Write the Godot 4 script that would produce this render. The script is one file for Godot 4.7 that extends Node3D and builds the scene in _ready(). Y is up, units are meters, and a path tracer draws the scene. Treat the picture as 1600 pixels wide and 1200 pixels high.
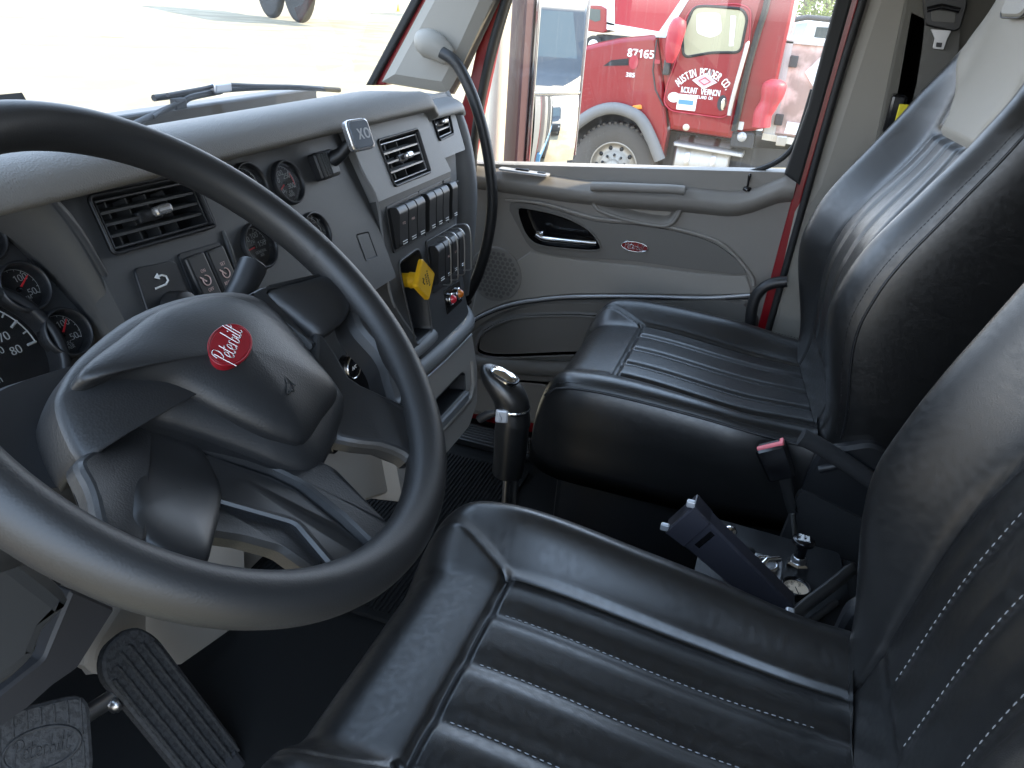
extends Node3D

# ---------------------------------------------------------------- reference planes (metres, y up; x to the passenger side, z to the rear)
const DASH := Transform3D(Vector3(1, 0, 0), Vector3(0, 0.92718, -0.37461), Vector3(0, 0.37461, 0.92718), Vector3(0, 2.25, -0.65))       # upper dash face
const CONS := Transform3D(Vector3(1, 0, 0), Vector3(0, 0.98481, -0.17365), Vector3(0, 0.17365, 0.98481), Vector3(0, 2.184, -0.623))       # lower console face
const CLUS := Transform3D(Vector3(1, 0, 0), Vector3(0, 0.88295, -0.46947), Vector3(0, 0.46947, 0.88295), Vector3(0, 2.2, -0.7))       # gauge cluster face
const WHEEL := Transform3D(Vector3(0.98037, 0.0247, -0.19562), Vector3(-0.1624, 0.66381, -0.73006), Vector3(0.11182, 0.74749, 0.65479), Vector3(0.42693, 2.25284, -0.37895))      # steering wheel plane
const SKIRT := Transform3D(Vector3(1, 0, 0), Vector3(0, 1, 0), Vector3(0, 0, 1), Vector3(0, 0, -0.92))      # lower dash face behind the wheel
const TRIM := Transform3D(Vector3(1, 0, 0), Vector3(0, 1, 0), Vector3(0, 0, 1), Vector3(0, 0, -0.75))       # trim in front of the pedals
const DOOR := Transform3D(Vector3(0, 0, 1), Vector3(0, 1, 0), Vector3(-1, 0, 0), Vector3(1.85, 0, 0))       # inner face of the passenger door
const SEMI := Transform3D(Vector3(0, 0, 1), Vector3(0, 1, 0), Vector3(-1, 0, 0), Vector3(9.5, 0, 0))       # near side of the red tractor
const BOXT := Transform3D(Vector3(0, 0, 1), Vector3(0, 1, 0), Vector3(-1, 0, 0), Vector3(42, 0, 0))       # near side of the far box truck
const UTIL := Transform3D(Vector3(0, 0, 1), Vector3(0, 1, 0), Vector3(-1, 0, 0), Vector3(17, 0, 0))       # side of the pickup behind
const FARM := Transform3D(Vector3(-0.55545, 0, 0.83155), Vector3(0, 1, 0), Vector3(-0.83155, 0, -0.55545), Vector3(52.16, 0, -38.674))       # near side of the far dark truck

var M := {}
var used := {}

# ---------------------------------------------------------------- naming
func numbered(called: String) -> String:
	if not used.has(called):
		used[called] = 0
		return called
	used[called] += 1
	return "%s_%03d" % [called, used[called]]

func tag(o: Node, label: String, category: String, group := "") -> Node:
	o.set_meta("label", label)
	o.set_meta("category", category)
	if group:
		o.set_meta("group", group)
	return o

func thing(called: String, label: String, category: String, at := Vector3.ZERO, group := "") -> Node3D:
	var o := Node3D.new()
	o.name = numbered(called)
	o.position = at
	add_child(o)
	tag(o, label, category, group)
	return o

func part(called: String, mesh: Mesh, mat: Material, parent: Node3D, where := Transform3D(), label := "") -> MeshInstance3D:
	var o := MeshInstance3D.new()
	o.name = called
	o.mesh = mesh
	o.material_override = mat
	parent.add_child(o, true)
	o.transform = whole(parent).affine_inverse() * where
	if label:
		o.set_meta("label", label)
	return o

func whole(n: Node) -> Transform3D:
	var t := Transform3D()
	while n is Node3D and n != self:
		t = (n as Node3D).transform * t
		n = n.get_parent()
	return t

func struct(called: String, mesh: Mesh, mat: Material, where := Transform3D()) -> MeshInstance3D:
	var o := MeshInstance3D.new()
	o.name = numbered(called)
	o.mesh = mesh
	o.material_override = mat
	o.transform = where
	add_child(o)
	o.set_meta("kind", "structure")
	return o

func single(called: String, mesh: Mesh, mat: Material, where: Transform3D, label: String, category: String, group := "") -> MeshInstance3D:
	var o := MeshInstance3D.new()
	o.name = numbered(called)
	o.mesh = mesh
	o.material_override = mat
	o.transform = where
	add_child(o)
	tag(o, label, category, group)
	return o

func stuff(o: Node) -> Node:
	o.set_meta("kind", "stuff")
	return o

# ---------------------------------------------------------------- mesh helpers
func off(f: Transform3D, u := 0.0, v := 0.0, w := 0.0, turn := 0.0) -> Transform3D:
	return f * Transform3D(Basis(Vector3(0, 0, 1), turn), Vector3(u, v, w))

func at3(p: Vector3) -> Transform3D:
	return Transform3D(Basis(), p)

func fin(vs: PackedVector3Array, idx: PackedInt32Array, hint := Vector3.ZERO) -> ArrayMesh:
	# smooth normals; closed shapes are turned outwards, open sheets towards hint
	var ns := PackedVector3Array()
	ns.resize(vs.size())
	var vol := 0.0
	var total := Vector3.ZERO
	var mid := Vector3.ZERO
	for v in vs:
		mid += v
	mid /= maxf(1.0, vs.size())
	for k in range(0, idx.size(), 3):
		var a := vs[idx[k]]
		var b := vs[idx[k + 1]]
		var c := vs[idx[k + 2]]
		var n := (c - a).cross(b - a)
		total += n
		vol += n.dot(a - mid)
		ns[idx[k]] += n
		ns[idx[k + 1]] += n
		ns[idx[k + 2]] += n
	var flip := (total.dot(hint) < 0.0) if hint != Vector3.ZERO else (vol < 0.0)
	for k in ns.size():
		ns[k] = ns[k].normalized() * (-1.0 if flip else 1.0)
		if ns[k] == Vector3.ZERO:
			ns[k] = Vector3.UP
	if flip:
		for k in range(0, idx.size(), 3):
			var t := idx[k + 1]
			idx[k + 1] = idx[k + 2]
			idx[k + 2] = t
	var arr := []
	arr.resize(Mesh.ARRAY_MAX)
	arr[Mesh.ARRAY_VERTEX] = vs
	arr[Mesh.ARRAY_NORMAL] = ns
	arr[Mesh.ARRAY_INDEX] = idx
	var m := ArrayMesh.new()
	m.add_surface_from_arrays(Mesh.PRIMITIVE_TRIANGLES, arr)
	return m

func grid(rows: Array, closed := false, cap := false, hint := Vector3.ZERO) -> ArrayMesh:
	var n := rows.size()
	var m: int = rows[0].size()
	var vs := PackedVector3Array()
	for r in rows:
		vs.append_array(PackedVector3Array(r))
	var idx := PackedInt32Array()
	var mm := m if closed else m - 1
	for i in n - 1:
		for j in mm:
			var a := i * m + j
			var b := i * m + (j + 1) % m
			idx.append_array(PackedInt32Array([a, b, a + m, b, b + m, a + m]))
	if cap:
		for e in 2:
			var r: Array = Array(rows[0 if e == 0 else n - 1])
			var c := Vector3.ZERO
			for p in r:
				c += p
			c /= m
			var s := vs.size()
			vs.append(c)
			vs.append_array(PackedVector3Array(r))
			for j in m:
				var p := s + 1 + j
				var q := s + 1 + (j + 1) % m
				idx.append_array(PackedInt32Array([s, q, p] if e == 0 else [s, p, q]))
	return fin(vs, idx, hint)

func spline(p: Array, n: int, closed := false) -> Array:
	var out := []
	var k := p.size()
	var segs := k if closed else k - 1
	for i in segs:
		var p1 = p[i]
		var p2 = p[(i + 1) % k]
		var p0 = p[(i - 1 + k) % k] if closed or i > 0 else p1 * 2.0 - p2
		var p3 = p[(i + 2) % k] if closed or i + 2 < k else p2 * 2.0 - p1
		for j in n:
			var t := float(j) / n
			out.append(0.5 * (p1 * 2.0 + (p2 - p0) * t + (p0 * 2.0 - p1 * 5.0 + p2 * 4.0 - p3) * t * t + (p1 * 3.0 - p0 - p2 * 3.0 + p3) * t * t * t))
	if not closed:
		out.append(p[k - 1])
	return out

func tube(p: Array, r, sides := 10, closed := false, flat := 1.0, cap := true) -> ArrayMesh:
	# a swept round bar; r is a number or a list; flat squeezes it across the first normal
	var rows := []
	var k := p.size()
	var t0: Vector3 = (p[1] - p[0]).normalized()
	var nrm := t0.cross(Vector3.UP if absf(t0.y) < 0.9 else Vector3.RIGHT).normalized()
	for i in k:
		var a: Vector3 = p[maxi(i - 1, 0)] if not closed else p[(i - 1 + k) % k]
		var b: Vector3 = p[mini(i + 1, k - 1)] if not closed else p[(i + 1) % k]
		var t := (b - a).normalized()
		nrm = (nrm - t * nrm.dot(t)).normalized()
		var bi := t.cross(nrm)
		var rad: float = r[i] if r is Array else r
		var ring := []
		for s in sides:
			var an := TAU * s / sides
			ring.append(p[i] + (nrm * cos(an) * flat + bi * sin(an)) * rad)
		rows.append(ring)
	if closed:
		rows.append(rows[0])
	return grid(rows, true, cap and not closed)

func lathe(prof: Array, seg := 32) -> ArrayMesh:
	# profile of (radius, height) turned about local z
	var rows := []
	for q in prof:
		var ring := []
		for s in seg:
			var an := TAU * s / seg
			ring.append(Vector3(cos(an) * q.x, sin(an) * q.x, q.y))
		rows.append(ring)
	return grid(rows, true, false)

func ccw(poly: Array) -> Array:
	if Geometry2D.is_polygon_clockwise(PackedVector2Array(poly)):
		var r := poly.duplicate()
		r.reverse()
		return r
	return poly

func inset(poly: Array, d: float) -> Array:
	if d == 0.0:
		return poly
	var out := []
	var k := poly.size()
	for i in k:
		var a: Vector2 = poly[(i - 1 + k) % k]
		var b: Vector2 = poly[i]
		var c: Vector2 = poly[(i + 1) % k]
		var n1 := (b - a).normalized().orthogonal() * -1.0
		var n2 := (c - b).normalized().orthogonal() * -1.0
		var h := (n1 + n2).normalized()
		out.append(b + h * d / maxf(0.35, h.dot(n1)))
	return out

func slab(poly_in: Array, rings: Array) -> ArrayMesh:
	# a plate of the given outline; rings are [inset, height] from back to front, with flat ends
	var poly := ccw(poly_in)
	var k := poly.size()
	var en := []
	for i in k:
		en.append(-((poly[(i + 1) % k] - poly[i]) as Vector2).normalized().orthogonal() * -1.0)
	var vs := PackedVector3Array()
	var ns := PackedVector3Array()
	var idx := PackedInt32Array()
	var loops := []
	for r in rings:
		loops.append(inset(poly, r[0]))
	for i in rings.size() - 1:
		var dw: float = rings[i + 1][1] - rings[i][1]
		var di: float = rings[i + 1][0] - rings[i][0]
		var sl := Vector2(absf(dw), di * signf(dw) if dw != 0.0 else di).normalized()
		for j in k:
			var j2 := (j + 1) % k
			var e: Vector2 = en[j]
			var ep: Vector2 = en[(j - 1 + k) % k]
			var eq: Vector2 = en[j2]
			var na := (e + ep).normalized() if e.dot(ep) > 0.75 else e
			var nb := (e + eq).normalized() if e.dot(eq) > 0.75 else e
			var s := vs.size()
			vs.append_array(PackedVector3Array([z3(loops[i][j], rings[i][1]), z3(loops[i][j2], rings[i][1]), z3(loops[i + 1][j], rings[i + 1][1]), z3(loops[i + 1][j2], rings[i + 1][1])]))
			var va := Vector3(na.x * sl.x, na.y * sl.x, sl.y).normalized()
			var vb := Vector3(nb.x * sl.x, nb.y * sl.x, sl.y).normalized()
			ns.append_array(PackedVector3Array([va, vb, va, vb]))
			idx.append_array(PackedInt32Array([s, s + 2, s + 1, s + 1, s + 2, s + 3]))
	for e in 2:
		var loop: Array = loops[0 if e == 0 else loops.size() - 1]
		var tri := Geometry2D.triangulate_polygon(PackedVector2Array(loop))
		if tri.is_empty():
			tri = Geometry2D.triangulate_polygon(PackedVector2Array(poly))
		var s := vs.size()
		for q in loop:
			vs.append(z3(q, rings[0 if e == 0 else rings.size() - 1][1]))
			ns.append(Vector3(0, 0, -1 if e == 0 else 1))
		for t in range(0, tri.size(), 3):
			var a: Vector2 = loop[tri[t]]
			var b: Vector2 = loop[tri[t + 1]]
			var c: Vector2 = loop[tri[t + 2]]
			var is_ccw := (b - a).cross(c - a) > 0.0
			if is_ccw == (e == 0):
				idx.append_array(PackedInt32Array([s + tri[t], s + tri[t + 1], s + tri[t + 2]]))
			else:
				idx.append_array(PackedInt32Array([s + tri[t], s + tri[t + 2], s + tri[t + 1]]))
	var arr := []
	arr.resize(Mesh.ARRAY_MAX)
	arr[Mesh.ARRAY_VERTEX] = vs
	arr[Mesh.ARRAY_NORMAL] = ns
	arr[Mesh.ARRAY_INDEX] = idx
	var m := ArrayMesh.new()
	m.add_surface_from_arrays(Mesh.PRIMITIVE_TRIANGLES, arr)
	return m

func panel(poly_in: Array, holes: Array, w0: float, w1: float) -> ArrayMesh:
	# a flat panel with openings: cut through each opening into simple outlines, then joined again
	var pieces := [PackedVector2Array(ccw(poly_in))]
	for hole in holes:
		var h := PackedVector2Array(ccw(hole))
		var lo := h[0]
		var hi := h[0]
		for q in h:
			lo = lo.min(q)
			hi = hi.max(q)
		var mx := (lo.x + hi.x) / 2.0
		var next := []
		for pc in pieces:
			if Geometry2D.intersect_polygons(pc, h).is_empty():
				next.append(pc)
				continue
			for half in [PackedVector2Array([Vector2(mx - 9, -9), Vector2(mx, -9), Vector2(mx, 9), Vector2(mx - 9, 9)]), PackedVector2Array([Vector2(mx, -9), Vector2(mx + 9, -9), Vector2(mx + 9, 9), Vector2(mx, 9)])]:
				for a in Geometry2D.intersect_polygons(pc, half):
					for b in Geometry2D.clip_polygons(a, h):
						if not Geometry2D.is_polygon_clockwise(b):
							next.append(b)
		pieces = next
	var list := []
	for pc in pieces:
		list.append([slab(Array(pc), [[0.0, w0], [0.0, w1]]), Transform3D()])
	return join(list)

func z3(p: Vector2, w: float) -> Vector3:
	return Vector3(p.x, p.y, w)

func plate(poly: Array, w0: float, w1: float, b := 0.002) -> ArrayMesh:
	return slab(poly, [[0.0, w0], [0.0, w1 - b], [b * 0.3, w1 - b * 0.3], [b, w1]])

func dish(poly: Array, w: float, deep: float, b := 0.004) -> ArrayMesh:
	# a recess: an outer lip flush at w and a floor at w - deep, drawn as an open tray
	var p := ccw(poly)
	var rows := []
	for q in [[0.0, w], [0.0, w], [b, w - b * 0.4], [b * 1.6, w - deep * 0.7], [b * 2.2, w - deep]]:
		var r := []
		for v in inset(p, q[0]):
			r.append(z3(v, q[1]))
		rows.append(r)
	var c := Vector3.ZERO
	for v in rows[4]:
		c += v
	c /= rows[4].size()
	for s in [1.0, 0.5, 0.02]:
		var r := []
		for v in rows[4]:
			r.append(c + (v - c) * s)
		rows.append(r)
	return grid(rows, true, false, Vector3(0, 0, 1))

func dome(poly: Array, rings: Array, centre = null) -> ArrayMesh:
	# a cushion over an outline: rings of [scale towards the middle, height]
	var c := Vector2.ZERO
	for q in poly:
		c += q
	c /= poly.size()
	if centre != null:
		c = centre
	var rows := []
	for r in rings:
		var row := []
		for q in poly:
			row.append(z3(c + (q - c) * r[0], r[1]))
		rows.append(row)
	return grid(rows, true, false, Vector3(0, 0, 1))

func rounded(pts: Array, r: float, n := 4) -> Array:
	var out := []
	var k := pts.size()
	for i in k:
		var a: Vector2 = pts[(i - 1 + k) % k]
		var b: Vector2 = pts[i]
		var c: Vector2 = pts[(i + 1) % k]
		var d := minf(r, minf((a - b).length(), (c - b).length()) * 0.48)
		var p := b + (a - b).normalized() * d
		var q := b + (c - b).normalized() * d
		for j in n + 1:
			var t := float(j) / n
			out.append(p.lerp(b, t).lerp(b.lerp(q, t), t))
	return out

func rrect(w: float, h: float, r: float, n := 4) -> Array:
	return rounded([Vector2(-w / 2, -h / 2), Vector2(w / 2, -h / 2), Vector2(w / 2, h / 2), Vector2(-w / 2, h / 2)], r, n)

func oval(w: float, h: float, n := 36) -> Array:
	var o := []
	for i in n:
		o.append(Vector2(cos(TAU * i / n) * w / 2, sin(TAU * i / n) * h / 2))
	return o

func shift(poly: Array, d: Vector2) -> Array:
	var o := []
	for q in poly:
		o.append(q + d)
	return o

func rbox(w: float, h: float, d: float, r := 0.004, corner := -1.0) -> ArrayMesh:
	var p := rrect(w, h, r if corner < 0 else corner, 3)
	var b := minf(r, d * 0.45)
	return slab(p, [[b, -d / 2], [b * 0.3, -d / 2 + b * 0.3], [0.0, -d / 2 + b], [0.0, d / 2 - b], [b * 0.3, d / 2 - b * 0.3], [b, d / 2]])

func join(list: Array) -> ArrayMesh:
	# [mesh, transform] pairs as one mesh
	var st := SurfaceTool.new()
	st.begin(Mesh.PRIMITIVE_TRIANGLES)
	for e in list:
		for s in (e[0] as Mesh).get_surface_count():
			st.append_from(e[0], s, e[1])
	return st.commit()

func letters(txt: String, h: float, bold := false, face := "Droid Sans") -> TextMesh:
	var f := SystemFont.new()
	f.font_names = PackedStringArray([face])
	if bold:
		f.font_weight = 700
	var t := TextMesh.new()
	t.text = txt
	t.font = f
	t.font_size = 48
	t.pixel_size = h / 36.0
	t.depth = h * 0.04
	t.curve_step = 1.5
	return t

func script_mark(w: float, r: float) -> ArrayMesh:
	# the hand-written word of the maker's oval as pen strokes
	var e := [Vector2(0, 0.12), Vector2(0.14, 0.2), Vector2(0.13, 0.3), Vector2(0.05, 0.3), Vector2(0, 0.14), Vector2(0.06, 0), Vector2(0.18, 0.06)]
	var tee := [Vector2(0.08, 0.55), Vector2(0, 0.1), Vector2(0.05, 0), Vector2(0.14, 0.06)]
	var bar := [Vector2(-0.04, 0.34), Vector2(0.17, 0.4)]
	var pen := [[0.0, [Vector2(0, -0.14), Vector2(0.05, 0.25), Vector2(0.11, 0.6)]], [0.0, [Vector2(-0.02, 0.48), Vector2(0.08, 0.66), Vector2(0.26, 0.66), Vector2(0.3, 0.48), Vector2(0.18, 0.32), Vector2(0.06, 0.3)]],
		[0.27, e], [0.48, tee], [0.48, bar], [0.66, e], [0.88, [Vector2(0, 0), Vector2(0.04, 0.28), Vector2(0.09, 0.29), Vector2(0.15, 0.27)]],
		[1.06, [Vector2(0.12, 0.65), Vector2(0, 0.05), Vector2(0.08, 0), Vector2(0.17, 0.1), Vector2(0.14, 0.24), Vector2(0.04, 0.2)]],
		[1.29, [Vector2(0.05, 0.28), Vector2(0, 0.06), Vector2(0.04, 0), Vector2(0.1, 0.05)]], [1.29, [Vector2(0.08, 0.42), Vector2(0.09, 0.46)]],
		[1.42, [Vector2(0.12, 0.65), Vector2(0, 0.06), Vector2(0.05, 0), Vector2(0.11, 0.05)]], [1.57, tee], [1.57, bar]]
	var strokes := []
	for q in pen:
		var s := []
		for v in q[1]:
			s.append(Vector2((q[0] + v.x) / 1.72, v.y / 1.72 - 0.11))
		strokes.append(s)
	var list := []
	for s in strokes:
		var p := []
		for q in spline(s, 4):
			p.append(Vector3((q.x - 0.5) * w, (q.y - 0.02) * w, 0))
		list.append([tube(p, r, 6), Transform3D(Basis(Vector3(1, 0, 0), Vector3(0, 1, 0), Vector3(0, 0, 0.6)), Vector3.ZERO)])
	return join(list)

# ---------------------------------------------------------------- materials
func lin(r: float, g: float, b: float, a := 1.0) -> Color:
	return Color(r, g, b, a).linear_to_srgb()

func mat(called: String, c: Color, rough := 0.5, metal := 0.0, spec := 0.5) -> StandardMaterial3D:
	var m := StandardMaterial3D.new()
	m.resource_name = called
	m.albedo_color = c
	m.roughness = rough
	m.metallic = metal
	m.metallic_specular = spec
	M[called] = m
	return m

func noise_tex(kind: int, freq: float, size: int, as_normal: bool, bump := 4.0, ret := -1, octaves := 1, sd := 1) -> NoiseTexture2D:
	var n := FastNoiseLite.new()
	n.noise_type = kind
	n.frequency = freq
	n.seed = sd
	n.fractal_type = FastNoiseLite.FRACTAL_FBM if octaves > 1 else FastNoiseLite.FRACTAL_NONE
	n.fractal_octaves = octaves
	if ret >= 0:
		n.cellular_return_type = ret
	var t := NoiseTexture2D.new()
	t.width = size
	t.height = size
	t.seamless = true
	t.noise = n
	t.as_normal_map = as_normal
	t.bump_strength = bump
	return t

func ramp_tex(freq: float, a: Color, b: Color, lo: float, hi: float, octaves := 4, sd := 3, size := 512) -> NoiseTexture2D:
	var t := noise_tex(FastNoiseLite.TYPE_SIMPLEX_SMOOTH, freq, size, false, 1.0, -1, octaves, sd)
	var g := Gradient.new()
	g.offsets = PackedFloat32Array([lo, hi])
	g.colors = PackedColorArray([a, b])
	t.color_ramp = g
	return t

func grain(m: StandardMaterial3D, tex: Texture2D, scale: float, amount: float) -> StandardMaterial3D:
	m.normal_enabled = true
	m.normal_texture = tex
	m.normal_scale = amount
	m.uv1_triplanar = true
	m.uv1_scale = Vector3.ONE * scale
	return m

func tri(m: StandardMaterial3D, scale: Vector3) -> StandardMaterial3D:
	m.uv1_triplanar = true
	m.uv1_scale = scale
	return m

func make_materials() -> void:
	var leather_n := noise_tex(FastNoiseLite.TYPE_CELLULAR, 0.075, 512, true, 5.0, FastNoiseLite.RETURN_DISTANCE2_SUB)
	var wrinkle_n := noise_tex(FastNoiseLite.TYPE_SIMPLEX_SMOOTH, 0.03, 512, true, 6.0, -1, 5, 8)
	var fine_n := noise_tex(FastNoiseLite.TYPE_SIMPLEX_SMOOTH, 0.12, 512, true, 3.0, -1, 3, 5)
	var cell_n := noise_tex(FastNoiseLite.TYPE_CELLULAR, 0.06, 512, true, 7.0, FastNoiseLite.RETURN_DISTANCE, 1, 9)
	var wear := ramp_tex(0.012, Color(0.46, 0.46, 0.46), Color(0.6, 0.6, 0.6), 0.3, 0.7, 5, 11)
	var m := grain(mat("leather", lin(0.009, 0.009, 0.0092), 0.55), fine_n, 13.0, 0.22)
	m.roughness = 0.64
	m.roughness_texture = wear
	m.roughness_texture_channel = BaseMaterial3D.TEXTURE_CHANNEL_RED
	m.metallic_specular = 0.65
	grain(mat("leather_smooth", lin(0.009, 0.0095, 0.011), 0.42), wrinkle_n, 6.0, 0.25)
	grain(mat("thread", lin(0.22, 0.23, 0.24), 0.8), fine_n, 40.0, 0.3)
	grain(mat("head_vinyl", lin(0.25, 0.24, 0.215), 0.45), fine_n, 12.0, 0.35)
	grain(mat("wheel_grip", lin(0.013, 0.0132, 0.0138), 0.47), cell_n, 22.0, 0.14)
	grain(mat("wheel_pad", lin(0.011, 0.0115, 0.0125), 0.46), cell_n, 20.0, 0.2)
	grain(mat("satin_black", lin(0.014, 0.0142, 0.015), 0.42), fine_n, 30.0, 0.1)
	grain(mat("dash_dark", lin(0.046, 0.047, 0.048), 0.5), fine_n, 16.0, 0.3)
	grain(mat("dash_black", lin(0.012, 0.013, 0.015), 0.45), fine_n, 16.0, 0.2)
	grain(mat("dash_pad", lin(0.155, 0.147, 0.135), 0.55), leather_n, 9.0, 0.4)
	grain(mat("dash_side", lin(0.17, 0.172, 0.174), 0.5), fine_n, 14.0, 0.25)
	grain(mat("beige_plastic", lin(0.3, 0.275, 0.245), 0.55), fine_n, 14.0, 0.25)
	grain(mat("door_grey", lin(0.225, 0.207, 0.185), 0.55), fine_n, 10.0, 0.3)
	grain(mat("door_light", lin(0.285, 0.264, 0.236), 0.5), fine_n, 10.0, 0.25)
	grain(mat("door_dark", lin(0.135, 0.126, 0.113), 0.55), fine_n, 10.0, 0.3)
	grain(mat("door_pocket", lin(0.14, 0.132, 0.122), 0.7), leather_n, 7.0, 0.4)
	grain(mat("pillar", lin(0.25, 0.235, 0.205), 0.6), fine_n, 9.0, 0.25)
	grain(mat("headliner", lin(0.3, 0.29, 0.27), 0.9), fine_n, 20.0, 0.3)
	grain(mat("rubber", lin(0.012, 0.0125, 0.013), 0.65), fine_n, 20.0, 0.4)
	grain(mat("floor_mat", lin(0.016, 0.0165, 0.017), 0.95), fine_n, 14.0, 0.5)
	grain(mat("carpet", lin(0.02, 0.021, 0.023), 0.95), cell_n, 25.0, 0.8)
	grain(mat("webbing", lin(0.12, 0.118, 0.11), 0.8), fine_n, 60.0, 0.5)
	grain(mat("black_case", lin(0.035, 0.035, 0.045), 0.35), fine_n, 18.0, 0.15)
	m = grain(mat("pedal_rubber", lin(0.03, 0.03, 0.031), 0.8), wrinkle_n, 9.0, 0.5)
	m.albedo_texture = ramp_tex(0.02, Color(0.75, 0.75, 0.75), Color(1.9, 1.9, 1.9), 0.4, 0.75, 5, 21)
	for q in ["wheel_pad", "wheel_grip", "satin_black", "leather_smooth"]:
		M[q].metallic_specular = 0.55
	M.floor_mat.metallic_specular = 0.15
	mat("chrome", lin(0.78, 0.78, 0.78), 0.12, 1.0)
	mat("steel", lin(0.5, 0.5, 0.51), 0.32, 1.0)
	mat("silver_trim", lin(0.62, 0.62, 0.63), 0.25, 0.8)
	mat("silver_plastic", lin(0.45, 0.46, 0.48), 0.35, 0.3)
	mat("gloss_black", lin(0.006, 0.006, 0.007), 0.18)
	mat("dial_black", lin(0.006, 0.006, 0.007), 0.5)
	mat("white_ink", lin(0.75, 0.75, 0.74), 0.6)
	mat("dial_ink", lin(0.38, 0.38, 0.37), 0.6)
	mat("pink_ink", lin(0.6, 0.42, 0.38), 0.6)
	mat("black_ink", lin(0.01, 0.01, 0.01), 0.6)
	m = mat("needle_red", lin(0.7, 0.02, 0.03), 0.5)
	mat("badge_red", lin(0.2, 0.006, 0.012), 0.3)
	mat("yellow_knob", lin(0.72, 0.4, 0.01), 0.45)
	mat("dial_cream", lin(0.6, 0.5, 0.38), 0.5)
	m = mat("lens_red", lin(0.6, 0.01, 0.03), 0.12)
	m.clearcoat_enabled = true
	m = mat("lens_amber", lin(0.75, 0.2, 0.01), 0.12)
	m.clearcoat_enabled = true
	mat("buckle_pink", lin(0.8, 0.17, 0.2), 0.45)
	mat("yellow_tag", lin(0.7, 0.6, 0.02), 0.5)
	m = mat("red_paint", lin(0.22, 0.0015, 0.007), 0.35)
	m.clearcoat_enabled = true
	m.clearcoat = 0.35
	m.clearcoat_roughness = 0.15
	m = mat("red_faded", lin(0.36, 0.03, 0.045), 0.5)
	mat("red_dull", lin(0.33, 0.02, 0.03), 0.6)
	mat("white_paint", lin(0.72, 0.72, 0.7), 0.45)
	mat("tan_paint", lin(0.3, 0.27, 0.22), 0.55)
	mat("cream_paint", lin(0.6, 0.55, 0.45), 0.5)
	m = tri(mat("grey_box", Color.WHITE, 0.5, 0.0), Vector3.ONE * 0.6)
	m.albedo_texture = ramp_tex(0.01, Color(0.62, 0.52, 0.48), Color(0.85, 0.72, 0.68), 0.3, 0.7, 5, 31)
	mat("aluminium", lin(0.5, 0.49, 0.47), 0.5, 0.7)
	grain(mat("tyre", lin(0.03, 0.029, 0.027), 0.85), fine_n, 4.0, 0.4)
	m = grain(mat("tyre_dusty", lin(0.09, 0.08, 0.07), 0.9), wrinkle_n, 2.0, 0.3)
	mat("chassis", lin(0.035, 0.035, 0.038), 0.6)
	grain(mat("flare", lin(0.16, 0.155, 0.15), 0.7), fine_n, 3.0, 0.3)
	mat("rim_paint", lin(0.3, 0.27, 0.23), 0.45, 0.4)
	mat("amber", lin(0.8, 0.25, 0.02), 0.3)
	mat("sticker_blue", lin(0.1, 0.25, 0.4), 0.5)
	mat("plum", lin(0.085, 0.045, 0.048), 0.45)
	mat("mirror", lin(0.9, 0.9, 0.9), 0.01, 1.0)
	mat("cab_inside", lin(0.36, 0.34, 0.22), 0.25)
	grain(mat("belt_recess", lin(0.11, 0.105, 0.09), 0.8), fine_n, 9.0, 0.3)
	m = mat("truck_glass", lin(0.08, 0.1, 0.1), 0.06)
	m = mat("glass", Color(0.25, 0.3, 0.28, 0.02), 0.0)
	m.transparency = BaseMaterial3D.TRANSPARENCY_ALPHA
	m = mat("gauge_lens", Color(0.2, 0.2, 0.2, 0.02), 0.25, 0.0, 0.15)
	m.transparency = BaseMaterial3D.TRANSPARENCY_ALPHA
	# dried water streaks on the side glass
	var im := Image.create(256, 256, false, Image.FORMAT_RGBA8)
	var rng := RandomNumberGenerator.new()
	rng.seed = 77
	im.fill(Color(0.95, 0.95, 0.93, 0.004))
	for k in 340:
		var x := rng.randi_range(0, 255)
		var y0 := rng.randi_range(0, 230)
		var len := rng.randi_range(12, 130)
		var a := rng.randf_range(0.02, 0.2) * (0.4 if rng.randf() < 0.6 else 1.0)
		for y in len:
			var yy := (y0 + y) % 256
			var f := a * (1.0 - float(y) / len) * (0.55 + 0.45 * rng.randf())
			im.set_pixel(x, yy, Color(0.95, 0.95, 0.93, clampf(im.get_pixel(x, yy).a + f, 0.0, 0.5)))
	m = mat("streaks", Color.WHITE, 0.7)
	m.albedo_texture = ImageTexture.create_from_image(im)
	m.transparency = BaseMaterial3D.TRANSPARENCY_ALPHA
	tri(m, Vector3(1.6, 1.6, 1.6))
	m = tri(mat("yard", Color.WHITE, 0.9), Vector3.ONE * 0.06)
	m.albedo_texture = ramp_tex(0.01, lin(0.19, 0.16, 0.10), lin(0.26, 0.225, 0.15), 0.3, 0.7, 6, 41)
	m.uv1_world_triplanar = true
	m = tri(mat("bark", lin(0.12, 0.09, 0.06), 0.9), Vector3.ONE)
	m = mat("leaf", lin(0.09, 0.13, 0.025), 0.7)
	m.backlight_enabled = true
	m.backlight = lin(0.12, 0.16, 0.03)
	m = mat("leaf_dark", lin(0.04, 0.07, 0.02), 0.7)
	m = tri(mat("mesh_grille", lin(0.01, 0.01, 0.012), 0.6), Vector3.ONE)

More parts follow.
